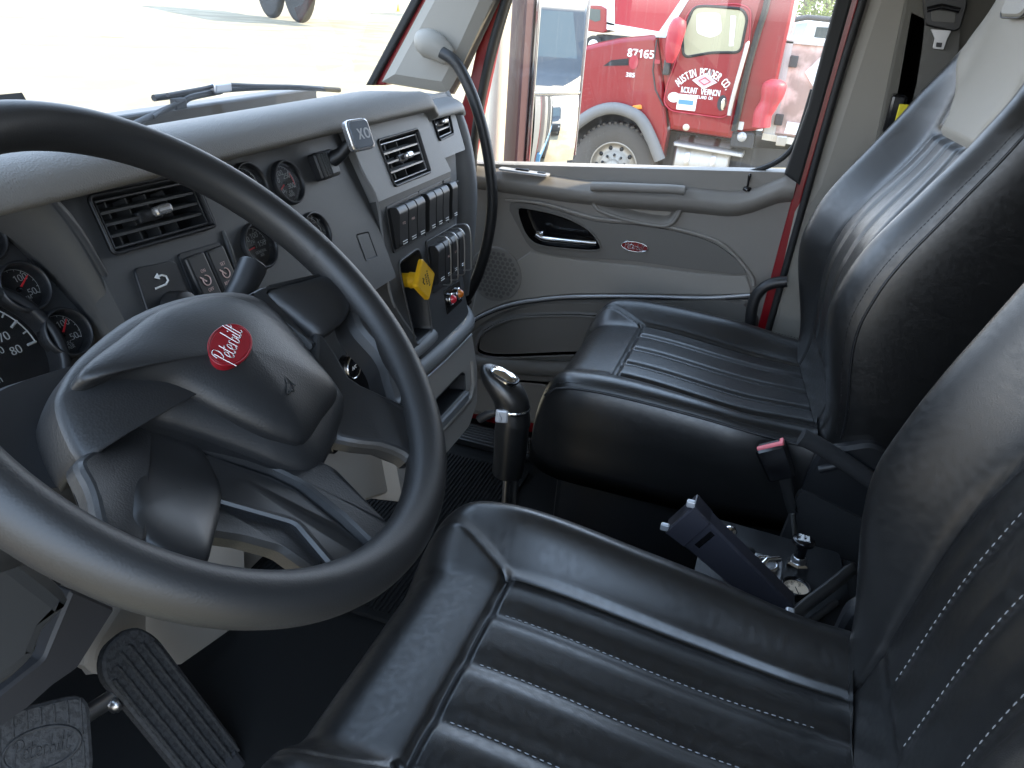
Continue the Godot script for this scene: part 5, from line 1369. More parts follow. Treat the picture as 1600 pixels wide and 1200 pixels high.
func back_face(x: float, h: float) -> float:
	var ax := absf(x)
	var fw := 0.045 + lumbar * smoothstep(0.0, 0.24, h) * (1.0 - 0.85 * smoothstep(0.26, 0.50, h)) + 0.03 * smoothstep(0.55, 0.85, h)
	var bol := smoothstep(0.125, 0.205, ax) * smoothstep(0.70, 0.42, h) * smoothstep(-0.08, 0.22, h)
	fw += bolster_high * bol
	var field_w := lerpf(0.137, 0.10, smoothstep(0.2, 0.5, h))
	var inside := smoothstep(field_w + 0.002, field_w - 0.006, ax) * smoothstep(0.48, 0.47, h) * smoothstep(0.05, 0.06, h)
	fw += inside * pleat(x * 0.137 / field_w, 0.005)
	if h < 0.52:
		fw -= 0.006 * groove(ax - field_w, 0.004)
		fw -= 0.005 * groove(h - 0.055, 0.004) * smoothstep(0.15, 0.13, ax)
	fw -= 0.006 * groove(h - 0.48, 0.004) * smoothstep(0.13, 0.11, ax)
	return fw

func back_point(f: Transform3D, x: float, h: float, lift := 0.0) -> Vector3:
	var hw := back_half(h)
	var r := pow(maxf(0.0, 1.0 - pow(absf(x) / hw, back_box)), 0.45)
	return f * Vector3(x, h, -0.07 + (back_face(x * 0.262 / maxf(hw, 0.2) if h < 0.75 else x, h) + 0.07) * r + lift)

func seat_back(f: Transform3D, h1: float) -> ArrayMesh:
	var rows := []
	var nh := 110
	for i in nh:
		var h := lerpf(-0.02, h1, i / (nh - 1.0))
		var hw := back_half(h)
		var row := []
		for k in 161:
			var q := k / 80.0 - 1.0
			var x := hw * signf(q) * (1.0 - pow(1.0 - absf(q), 1.35))
			row.append(back_point(f, x, h))
		for k in 13:
			var q := 1.0 - k / 6.0
			row.append(f * Vector3(hw * 0.99 * signf(q) * (1.0 - pow(1.0 - absf(q), 1.6)), h, -0.07 - 0.045 * sqrt(maxf(0.0, 1.0 - q * q))))
		rows.append(row)
	return grid(rows, true, true)

func back_line(f: Transform3D, x: float, h0: float, h1: float, n := 24, lift := 0.0, follow := true) -> Array:
	var o := []
	for k in n:
		var h := lerpf(h0, h1, k / (n - 1.0))
		var xx := x * (back_half(h) / 0.262) if follow else x
		o.append(back_point(f, xx, h, lift))
	return o

func seat(called: String, label: String, xc: float, zf: float, zr: float, yt: float, f: Transform3D, h1: float, passenger: bool) -> void:
	var t := thing(called, label, "seat", Vector3(xc, 1.33, (zf + zr) / 2.0))
	var b := box(Vector3(xc - 0.2, 1.33, zf + 0.06), Vector3(xc + 0.2, yt - 0.2, zr + 0.05), 0.012)
	part("pedestal", b[0], M.dash_black, t, b[1])
	var c := part("seat_cushion", cushion(xc, zf, zr, yt, yt - 0.19), M.leather, t)
	for s in ([-1.0, 1.0] if passenger else []):
		part("piping", tube(crest(xc, zf, zr, yt, s * seat_half * (0.94 if passenger else 0.81), 0.0008), 0.0026, 6), M.leather_smooth, c)
		stuff(part("seam_stitching", stitches(crest(xc, zf, zr, yt, s * seat_half * (0.91 if passenger else 0.78), 0.0), 0.0065, 0.0045, 0.0007), M.leather_smooth, c))
	for k in [-1, 0, 1]:
		var line := []
		for i in 30:
			var z := lerpf(0.16, zr - zf - 0.03, i / 29.0)
			line.append(Vector3(xc + k * 0.0755, yt + cushion_top(k * 0.0755, z, zr - zf) + 0.0004, zf + z))
		stuff(part("pleat_stitching", stitches(line, 0.0075, 0.0045, 0.0006), M.leather_smooth if passenger else M.thread, c))
	var bk := part("backrest", seat_back(f, h1), M.leather, t)
	for s in [-1.0, 1.0]:
		part("piping", tube(back_line(f, s * (0.246 if passenger else 0.225), 0.02, 0.56, 40, 0.0005), 0.0022, 6), M.leather_smooth, bk)
		stuff(part("seam_stitching", stitches(back_line(f, s * (0.240 if passenger else 0.234), 0.02, 0.56, 40, 0.0003), 0.0065, 0.0045, 0.0008), M.thread if not passenger else M.leather_smooth, bk))
	if passenger:
		var rows := []
		for i in 40:
			var s := i / 39.0
			var h := lerpf(0.478, h1 - 0.02, s)
			var row := []
			var w := lerpf(0.098, 0.2, smoothstep(0.0, 0.45, s))
			w = minf(w, back_half(h) * 0.93)
			for k in 31:
				row.append(back_point(f, w * (k / 15.0 - 1.0), h, 0.004 - 0.008 * pow(absf(k / 15.0 - 1.0), 12.0) - (0.006 if i == 0 else 0.0)))
			rows.append(row)
		var hd := part("head_panel", grid(rows, false, false, f.basis.z), M.head_vinyl, t, Transform3D(), "light grey head panel")
		var pf := f * Transform3D(Basis(), Vector3(0.0, 0.735, back_face(0, 0.735) + 0.004))
		part("head_tab", slab(rounded([Vector2(-0.052, -0.07), Vector2(0.052, -0.07), Vector2(0.06, 0.13), Vector2(-0.06, 0.13)], 0.022), [[0.0, -0.004], [0.0, 0.002], [0.003, 0.005]]), M.head_vinyl, hd, pf)
		part("tab_seam", tube(loop_on(pf, rounded([Vector2(-0.054, -0.072), Vector2(0.054, -0.072), Vector2(0.062, 0.132), Vector2(-0.062, 0.132)], 0.022), 0.0015), 0.0015, 6, true), M.dash_dark, hd)
		part("oval_mark", tube(loop_on(pf, shift(oval(0.082, 0.05), Vector2(0.006, 0.035)), 0.0055), 0.0016, 6, true), M.dash_black, hd)
		part("embossed_script", script_mark(0.062, 0.0014), M.dash_black, hd, pf * at3(Vector3(0.006, 0.034, 0.0056)))
	else:
		for q in [0.0755, 0.0, -0.0755]:
			stuff(part("pleat_stitching", stitches(back_line(f, q, 0.07, 0.5, 40, 0.0006, false), 0.0085, 0.0048, 0.00065), M.thread, bk))
	# recliner cover and lever between cushion and back
	part("recliner_cover", slab(rounded([Vector2(-0.06, -0.05), Vector2(0.07, -0.07), Vector2(0.10, 0.05), Vector2(0.03, 0.10), Vector2(-0.05, 0.06)], 0.02), [[0.006, -0.012], [0.0, -0.006], [0.0, 0.008], [0.006, 0.014]]), M.dash_black, t, Transform3D(Vector3(0, 0, 1), Vector3(0, 1, 0), Vector3(-1, 0, 0), Vector3(xc - 0.25 if passenger else xc + 0.265, yt - 0.06, zr + 0.05)))
	part("recliner_lever", tube([Vector3(xc + (-0.262 if passenger else 0.285), yt - 0.02, zr + 0.10), Vector3(xc + (-0.266 if passenger else 0.29), yt - 0.005, zr + 0.05), Vector3(xc + (-0.262 if passenger else 0.29), yt - 0.03, zr + 0.01)], 0.008, 10), M.dash_black, t)

func build_seats() -> void:
	var lean := deg_to_rad(15.0)
	var bb := Basis(Vector3(1, 0, 0), Vector3(0, cos(lean), sin(lean)), Vector3(0, sin(lean), -cos(lean)))
	bb = Basis(Vector3(-1, 0, 0), bb.y, bb.z)
	seat("passenger_seat", "black leather passenger seat with pleated centre and grey head panel", 1.45, -0.36, 0.15, 1.862, Transform3D(Basis(Vector3.UP, deg_to_rad(7.0)) * bb, Vector3(1.45, 1.855, 0.182)), 0.86, true)
	bolster_high = 0.085
	back_box = 8.0
	puff = 0.013
	lumbar = 0.02
	seat_half = 0.262
	seat_box = 9.0
	seat("driver_seat", "black leather driver seat in the foreground, white stitching on its back", 0.535, -0.345, 0.18, 1.885, Transform3D(bb, Vector3(0.535, 1.875, 0.228)), 0.86, false)
	# grab loop by the far seat
	var t := thing("seat_side_loop", "black curved loop bar beside the passenger backrest", "handle", Vector3(1.76, 1.6, 0.05))
	part("loop_bar", tube(spline([Vector3(1.76, 1.827, 0.008), Vector3(1.76, 1.875, 0.001), Vector3(1.76, 1.914, 0.002), Vector3(1.76, 1.942, 0.016), Vector3(1.76, 1.956, 0.036), Vector3(1.76, 1.964, 0.062)], 5), 0.013, 12), M.satin_black, t)

# ---------------------------------------------------------------- things between the seats
func build_between() -> void:
	var t := thing("valve_console", "dark plate between the seats with gauge, chrome fittings and pull knob", "control panel", Vector3(1.0, 1.34, 0.12))
	var b := box(Vector3(0.86, 1.33, -0.0), Vector3(1.09, 1.738, 0.24), 0.006)
	part("console_box", b[0], M.dash_black, t, b[1])
	var flat := Transform3D(Basis(Vector3(1, 0, 0), Vector3(0, 0, -1), Vector3(0, 1, 0)), Vector3(0, 1.742, 0))
	var up := Basis(Vector3.RIGHT, -PI / 2)
	part("top_plate", plate(rounded([Vector2(0.86, 0.0), Vector2(1.10, 0.0), Vector2(1.09, -0.21), Vector2(0.86, -0.24)], 0.008), -0.004, 0.004, 0.001), M.dash_black, t, flat)
	var ga := [Vector3(0.964, 1.75, 0.145)][0] as Vector3
	var gf := Transform3D(up, ga)
	var g := part("pressure_gauge", lathe([Vector2(0.0, 0.002), Vector2(0.018, 0.002), Vector2(0.018, 0.008), Vector2(0.02, 0.009), Vector2(0.0215, 0.006), Vector2(0.0215, -0.006)], 36), M.gloss_black, t, gf)
	part("dial", slab(oval(0.036, 0.036), [[0.0, 0.002], [0.0, 0.003]]), M.dial_cream, g, gf)
	var tk := []
	for k in 17:
		var a := lerpf(-0.7, 3.9, k / 16.0)
		tk.append([tube([Vector3(cos(a) * 0.0135, sin(a) * 0.0135, 0.0032), Vector3(cos(a) * 0.016, sin(a) * 0.016, 0.0032)], 0.0003, 4), Transform3D()])
	stuff(part("tick_marks", join(tk), M.black_ink, g, gf))
	part("needle", tube([Vector3(0.002, 0.001, 0.004), Vector3(-0.012, -0.004, 0.004)], 0.0006, 5), M.black_ink, g, gf)
	for k in 5:
		var a := lerpf(-0.5, 3.7, k / 4.0)
		part("numeral", letters(str((4 - k) * 40), 0.0038), M.black_ink, g, off(gf, cos(a) * 0.0105, sin(a) * 0.0105, 0.0031))
	var kn := [Vector3(1.023, 1.742, 0.146)][0] as Vector3
	var kf := Transform3D(up * Basis(Vector3(0, 1, 0), 0.12), kn)
	var vk := part("pull_knob", lathe([Vector2(0.0, 0.056), Vector2(0.012, 0.056), Vector2(0.0165, 0.054), Vector2(0.0175, 0.051), Vector2(0.0165, 0.047), Vector2(0.009, 0.044), Vector2(0.008, 0.024), Vector2(0.0095, 0.02)], 32), M.gloss_black, t, kf, "black push-pull knob with white script")
	part("knob_script", join([[script_mark(0.02, 0.0007), at3(Vector3(0, 0.003, 0))], [script_mark(0.018, 0.0006), at3(Vector3(0, -0.005, 0))]]), M.white_ink, vk, kf * at3(Vector3(0, 0, 0.0566)))
	part("hex_nut", slab(oval(0.034, 0.034, 6), [[0.0, 0.0], [0.0, 0.012], [0.003, 0.015]]), M.chrome, vk, kf)
	part("threaded_stem", lathe([Vector2(0.011, 0.014), Vector2(0.011, 0.022), Vector2(0.009, 0.024)], 16), M.steel, vk, kf)
	var cb := [Vector3(0.993, 1.8, 0.038)][0] as Vector3
	part("chrome_ball", lathe(ball(0.011), 20), M.chrome, t, at3(cb))
	part("ball_stem", tube([cb, Vector3(cb.x + 0.01, 1.74, cb.z + 0.01)], 0.006, 10), M.chrome, t)
	var lvf := [Vector3(0.989, 1.755, 0.099)][0] as Vector3
	part("lever_plate", rbox(0.06, 0.05, 0.006, 0.002, 0.008), M.steel, t, Transform3D(up, lvf))
	part("lever_ring", tube(arc3(lvf + Vector3(0, 0.008, 0), 0.016), 0.004, 8, true), M.chrome, t)
	part("lever_arm", tube([lvf + Vector3(-0.02, 0.008, -0.012), lvf + Vector3(0.0, 0.016, 0.0), lvf + Vector3(0.015, 0.012, 0.018)], 0.005, 8), M.chrome, t)
	part("cable_grommet", lathe([Vector2(0.0, 0.012), Vector2(0.012, 0.01), Vector2(0.016, 0.0)], 18), M.rubber, t, Transform3D(up, [Vector3(1.018, 1.748, 0.071)][0]))
	# black case leaning beside the driver seat
	t = thing("black_case", "flat black plastic case standing tilted between the seats", "case", Vector3(0.9, 1.75, 0.05))
	var ca := [Vector3(0.885, 1.853, -0.049), Vector3(0.885, 1.904, -0.019), Vector3(0.885, 1.784, 0.139), Vector3(0.885, 1.745, 0.123)]
	var cf := Transform3D(Vector3(0, 0, 1), Vector3(0, 1, 0), Vector3(-1, 0, 0), Vector3(0.885, 0, 0))
	var poly := []
	for q in ca:
		poly.append(Vector2(q.z, q.y))
	part("case_body", slab(rounded(poly, 0.004, 3), [[0.002, -0.026], [0.0, -0.024], [0.0, 0.0], [0.003, 0.003]]), M.black_case, t, cf)
	var lid := [(poly[0] as Vector2).lerp(poly[1], -0.04), (poly[0] as Vector2).lerp(poly[1], 1.04), (poly[1] as Vector2).lerp(poly[2], 0.17), (poly[0] as Vector2).lerp(poly[3], 0.17)]
	part("case_lid", slab(rounded(lid, 0.003, 3), [[0.002, -0.029], [0.0, -0.027], [0.0, 0.002], [0.002, 0.005]]), M.black_case, t, cf)
	var p0: Vector2 = poly[0]
	var e1: Vector2 = ((poly[1] as Vector2) - p0)
	var e2: Vector2 = ((poly[3] as Vector2) - p0)
	part("label_slot", slab([p0 + e1 * 0.25 + e2 * 0.2, p0 + e1 * 0.8 + e2 * 0.2, p0 + e1 * 0.8 + e2 * 0.24, p0 + e1 * 0.25 + e2 * 0.24], [[0.0, 0.0], [0.0, 0.0036]]), M.gloss_black, t, cf)
	for s in [0.04, 0.98]:
		var q: Vector2 = p0 + e1 * s
		part("corner_pin", rbox(0.008, 0.01, 0.012, 0.002), M.silver_plastic, t, at3(Vector3(0.885, q.y + 0.003, q.x - 0.003)))
	# hinge bracket at the rear of the case
	t = thing("folding_bracket", "short black hinged bracket beside the driver backrest", "bracket", Vector3(0.93, 1.75, 0.16))
	var hb := [Vector3(0.865, 1.77, 0.129), Vector3(0.907, 1.77, 0.153), Vector3(0.97, 1.77, 0.191), Vector3(1.02, 1.77, 0.219)]
	part("hinge_arm", tube([hb[0], hb[1], hb[2], hb[3]], 0.014, 4, false, 0.7), M.dash_dark, t)
	part("hinge_edge", tube([hb[0] + Vector3(-0.01, -0.02, 0.01), hb[1] + Vector3(-0.008, -0.02, 0.01), hb[2] + Vector3(-0.01, -0.02, 0.01)], 0.006, 6), M.dash_dark, t)
	part("hinge_clip", rbox(0.014, 0.02, 0.012, 0.003), M.silver_plastic, t, at3([Vector3(0.862, 1.785, 0.131)][0]))
	# seat belt buckle
	t = thing("belt_buckle", "black seat belt buckle with pink release slot on a stalk", "buckle", Vector3(1.19, 1.4, 0.14))
	var bt := [Vector3(1.17, 1.869, 0.075), Vector3(1.17, 1.841, 0.089), Vector3(1.17, 1.809, 0.11), Vector3(1.17, 1.748, 0.136), Vector3(1.17, 1.686, 0.155)]
	var ax2: Vector3 = (bt[0] - bt[2]).normalized()
	var sx := Vector3(0, 0.45, 0.9)
	sx = (sx - ax2 * sx.dot(ax2)).normalized()
	var fb := Transform3D(Basis(sx, ax2, sx.cross(ax2)), bt[1])
	part("buckle_body", slab(rounded([Vector2(-0.022, -0.035), Vector2(0.022, -0.035), Vector2(0.025, 0.028), Vector2(-0.025, 0.028)], 0.006), [[0.004, -0.013], [0.0, -0.009], [0.0, 0.009], [0.004, 0.013]]), M.gloss_black, t, fb)
	part("release_button", rbox(0.042, 0.006, 0.009, 0.002), M.buckle_pink, t, off(fb, 0, 0.029, 0.005), "pink release button")
	part("button_side", rbox(0.007, 0.006, 0.02, 0.002), M.buckle_pink, t, off(fb, 0.0195, 0.029, 0.0))
	part("tongue_slot", rbox(0.034, 0.003, 0.007, 0.001), M.dial_black, t, off(fb, -0.002, 0.029, -0.005))
	part("stalk_sleeve", tube([bt[2] + (bt[1] - bt[2]) * 0.3, bt[2], bt[3]], [0.014, 0.012, 0.008], 8, false, 0.5), M.rubber, t)
	part("stalk_webbing", tube([bt[3], bt[4], Vector3(1.17, 1.45, 0.2)], 0.009, 6, false, 0.4), M.webbing, t)
	# carpeted ledge behind
	t = thing("carpet_bolster", "dark fuzzy carpeted edge behind the passenger seat cushion", "trim", Vector3(1.2, 1.5, 0.2))
	part("carpet_roll", tube(spline([Vector3(1.17, 1.893, 0.118), Vector3(1.17, 1.881, 0.153), Vector3(1.17, 1.864, 0.192), Vector3(1.17, 1.827, 0.269)], 4), 0.014, 12), M.carpet, t)
	part("carpet_side", slab(rounded([Vector2(0.1, 1.33), Vector2(0.5, 1.33), Vector2(0.45, 1.7), Vector2(0.14, 1.79)], 0.02), [[0.0, -0.02], [0.0, 0.0]]), M.carpet, t, Transform3D(Vector3(0, 0, 1), Vector3(0, 1, 0), Vector3(-1, 0, 0), Vector3(1.18, 0, 0)))

func ball(r: float) -> Array:
	var o := []
	for k in 11:
		var a := PI * k / 10 - PI / 2
		o.append(Vector2(maxf(0.0001, cos(a) * r), sin(a) * r))
	return o

func arc3(c: Vector3, r: float) -> Array:
	var o := []
	for k in 20:
		o.append(c + Vector3(cos(TAU * k / 20) * r, 0, sin(TAU * k / 20) * r))
	return o

# ---------------------------------------------------------------- outside mirror
func build_mirror() -> void:
	var t := thing("side_mirror", "tall outside mirror with upper flat and lower convex glass", "mirror", Vector3(2.25, 2.0, -0.78))
	# the head stands upright, its glass turned to look back along the cab
	var mf := Transform3D(Vector3(0.81052, 0, 0.58537), Vector3(0, 1, 0), Vector3(-0.58537, 0.02001, 0.81052), Vector3(2.28, 2.36, -0.78))
	var e := [Vector2(0.062, -0.338), Vector2(0.204, 0.207), Vector2(0.055, -0.117), Vector2(0.227, -0.119)]
	var lo: Vector2 = e[0]
	var hi: Vector2 = e[1]
	var md: Vector2 = e[2]
	var le: Vector2 = e[2]
	var ri: Vector2 = e[3]
	var w := ri.x - le.x
	var cx := (ri.x + le.x) / 2.0
	var bot := lo.y
	var top := hi.y + 0.12
	part("mirror_housing", slab(rounded([Vector2(le.x - 0.012, bot), Vector2(ri.x + 0.008, bot + 0.02), Vector2(ri.x + 0.008, top), Vector2(le.x - 0.012, top)], 0.02), [[0.03, -0.09], [0.0, -0.03], [0.0, -0.004], [0.003, 0.0]]), M.chrome, t, mf)
	part("flat_glass", slab(rounded([Vector2(le.x, md.y + 0.004), Vector2(ri.x, md.y + 0.004), Vector2(ri.x, top - 0.01), Vector2(le.x, top - 0.01)], 0.006), [[0.0, 0.0], [0.0, 0.002]]), M.mirror, t, mf)
	part("glass_divider", rbox(w + 0.015, 0.008, 0.008, 0.002), M.chrome, t, off(mf, cx, md.y - 0.002, 0.001))
	var rows := []
	for i in 15:
		var row := []
		for k in 15:
			var u := k / 7.0 - 1.0
			var v := i / 7.0 - 1.0
			row.append(Vector3(cx + u * w * 0.49, (md.y - 0.008 + bot + 0.012) / 2.0 + v * (md.y - bot - 0.02) * 0.49, 0.002 + 0.012 * (1.0 - (u * u + v * v) * 0.5)))
		rows.append(row)
	part("convex_glass", grid(rows, false, false, Vector3(0, 0, 1)), M.mirror, t, mf)
	part("frame_strip", tube([mf * Vector3(ri.x + 0.004, bot + 0.03, 0.003), mf * Vector3(ri.x + 0.004, top, 0.003)], 0.004, 8), M.steel, t)
	part("frame_strip", tube([mf * Vector3(le.x - 0.006, bot + 0.02, 0.003), mf * Vector3(le.x - 0.006, top, 0.003)], 0.004, 8), M.chrome, t)
	# dark back edge and the arms that carry it
	part("housing_side", slab(rounded([Vector2(le.x - 0.05, bot - 0.01), Vector2(le.x - 0.014, bot - 0.01), Vector2(le.x - 0.014, top), Vector2(le.x - 0.05, top)], 0.008), [[0.004, -0.08], [0.0, -0.07], [0.0, -0.012], [0.005, -0.006]]), M.plum, t, mf)
	part("mirror_post", tube([mf * Vector3(le.x - 0.10, bot - 0.05, -0.05), mf * Vector3(le.x - 0.10, top + 0.1, -0.05)], 0.028, 16), M.cream_paint, t)
	part("mirror_arm", tube([mf * Vector3(le.x - 0.10, bot - 0.02, -0.05), Vector3(1.98, 2.0, -0.86), Vector3(1.93, 2.0, -0.86)], 0.02, 10), M.chassis, t)
	part("arm_foot", rbox(0.16, 0.12, 0.05, 0.02), M.chassis, t, at3(Vector3(1.98, 2.02, -0.88)))

func build_own_rear() -> void:
	# the body behind this cab, which the side mirror shows
	var t := thing("rear_body", "tan box body behind the cab, seen only in the side mirror", "truck body", Vector3(1.0, 0.9, 4.0))
	var b := box(Vector3(0.0, 1.25, 1.7), Vector3(2.0, 3.0, 7.5), 0.03)
	part("body_shell", b[0], M.tan_paint, t, b[1])
	b = box(Vector3(1.9, 1.05, 1.6), Vector3(2.04, 1.27, 7.6), 0.02)
	part("side_rail", b[0], M.sticker_blue, t, b[1])
	b = box(Vector3(0.3, 0.7, 1.2), Vector3(1.7, 1.0, 7.6), 0.02)
	part("chassis_frame", b[0], M.chassis, t, b[1])
	for z in [2.6, 6.0]:
		for s in 3:
			part("side_post", box(Vector3(2.0, 1.27, z + s * 0.6), Vector3(2.03, 2.95, z + s * 0.6 + 0.06), 0.01)[0], M.chassis, t, box(Vector3(2.0, 1.27, z + s * 0.6), Vector3(2.03, 2.95, z + s * 0.6 + 0.06), 0.01)[1])
	for z in [5.0, 6.2]:
		part("rear_wheel", lathe([Vector2(0.25, -0.3), Vector2(0.48, -0.3), Vector2(0.5, -0.25), Vector2(0.5, -0.03), Vector2(0.46, 0.0), Vector2(0.3, 0.0), Vector2(0.26, -0.1), Vector2(0.0, -0.1)], 40), M.tyre_dusty, t, Transform3D(Vector3(0, 0, -1), Vector3(0, 1, 0), Vector3(1, 0, 0), Vector3(2.05, 0.5, z)))
	b = box(Vector3(0.15, 1.2, 1.08), Vector3(1.98, 2.95, 1.12), 0.01)
	part("cab_back_skin", b[0], M.red_paint, t, b[1])

func build_van() -> void:
	var t := thing("blue_grey_van", "blue grey van parked behind, seen only in the side mirror", "van", Vector3(2.2, 0, 13.0))
	var f := Transform3D(Vector3(0, 0, -1), Vector3(0, 1, 0), Vector3(1, 0, 0), Vector3(3.3, 0, 10.0))
	part("van_body", slab(rounded([Vector2(-5.0, 0.4), Vector2(0.0, 0.4), Vector2(0.08, 1.05), Vector2(-0.9, 1.35), Vector2(-1.7, 2.35), Vector2(-2.2, 2.5), Vector2(-5.0, 2.5)], 0.12), [[0.08, -2.1], [0.0, -2.0], [0.0, -0.1], [0.08, 0.0]]), mat_once("van_paint", lin(0.045, 0.05, 0.055), 0.35), t, f)
	part("windscreen", grid([[Vector3(1.35, 1.38, 10.93), Vector3(3.15, 1.38, 10.93)], [Vector3(1.5, 2.3, 11.64), Vector3(3.0, 2.3, 11.64)]], false, false, Vector3(0, 1, -1)), M.truck_glass, t)
	part("grille", rbox(1.2, 0.25, 0.06, 0.02), M.chassis, t, at3(Vector3(2.25, 0.75, 9.95)))
	for s in [-1.0, 1.0]:
		part("headlight", rbox(0.3, 0.2, 0.06, 0.03), M.silver_plastic, t, at3(Vector3(2.25 + s * 0.8, 0.85, 9.97)))
		part("wheel", lathe([Vector2(0.2, -0.2), Vector2(0.36, -0.2), Vector2(0.37, -0.03), Vector2(0.33, 0.0), Vector2(0.22, 0.0), Vector2(0.0, -0.04)], 28), M.tyre, t, Transform3D(Vector3(0, 0, -1), Vector3(0, 1, 0), Vector3(1, 0, 0), Vector3(2.25 + s * 1.02, 0.37, 10.9)))

# ---------------------------------------------------------------- the parked red tractor
func lettering(txt: String, f: Transform3D, u: float, v: float, h: float, adv: float, bend: float, parent: Node3D, called: String, m: Material) -> void:
	# each letter set along an arc, bend is the arc's radius (0 for a straight line)
	var list := []
	var squeeze := minf(1.0, adv / (h * 0.72))
	var total := adv * txt.length()
	for k in txt.length():
		if txt[k] == " ":
			continue
		var x := -total / 2.0 + adv * (k + 0.5)
		var thin := Basis(Vector3(squeeze, 0, 0), Vector3.UP, Vector3.BACK)
		var tr := Transform3D(thin, Vector3(u + x, v, 0))
		if bend != 0.0:
			var a := x / bend
			tr = Transform3D(Basis(Vector3(0, 0, 1), -a) * thin, Vector3(u + sin(a) * bend, v - bend + cos(a) * bend, 0))
		list.append([letters(txt[k], h, true), tr])
	part(called, join(list), m, parent, f)

func wheel_on(t: Node3D, f: Transform3D, r: float, face: Material, tyre: Material) -> void:
	var ty := part("tyre", lathe([Vector2(r * 0.56, -0.26), Vector2(r * 0.62, -0.29), Vector2(r * 0.9, -0.29), Vector2(r * 0.985, -0.25), Vector2(r, -0.22), Vector2(r, -0.05), Vector2(r * 0.985, -0.02), Vector2(r * 0.93, 0.01), Vector2(r * 0.8, 0.022), Vector2(r * 0.66, 0.012), Vector2(r * 0.57, -0.01)], 56), tyre, t, f)
	var lugs := []
	for k in 46:
		var a := TAU * k / 46
		lugs.append([rbox(0.035, 0.10, 0.03, 0.006), Transform3D(Basis(Vector3(-sin(a), cos(a), 0), Vector3(0, 0, 1), Vector3(cos(a), sin(a), 0)), Vector3(cos(a) * r * 0.995, sin(a) * r * 0.995, -0.06))])
	stuff(part("tread_blocks", join(lugs), tyre, ty, f))
	var rim := part("rim", lathe([Vector2(r * 0.58, -0.012), Vector2(r * 0.56, 0.0), Vector2(r * 0.53, -0.01), Vector2(r * 0.5, -0.07), Vector2(r * 0.36, -0.05), Vector2(r * 0.34, 0.0), Vector2(r * 0.2, 0.004), Vector2(r * 0.19, 0.06), Vector2(r * 0.1, 0.075), Vector2(0.0, 0.078)], 48), face, t, f)
	for k in 10:
		var a := TAU * (k + 0.5) / 10
		part("wheel_nut", lathe([Vector2(0.0, 0.035), Vector2(0.013, 0.033), Vector2(0.018, 0.0)], 6), M.chassis, rim, off(f, cos(a) * r * 0.285, sin(a) * r * 0.285, 0.0))
	for k in 10:
		var a := TAU * k / 10
		part("hand_hole", lathe([Vector2(0.0, 0.004), Vector2(r * 0.045, 0.003), Vector2(r * 0.05, -0.01)], 12), M.dial_black, rim, off(f, cos(a) * r * 0.43, sin(a) * r * 0.43, -0.052))

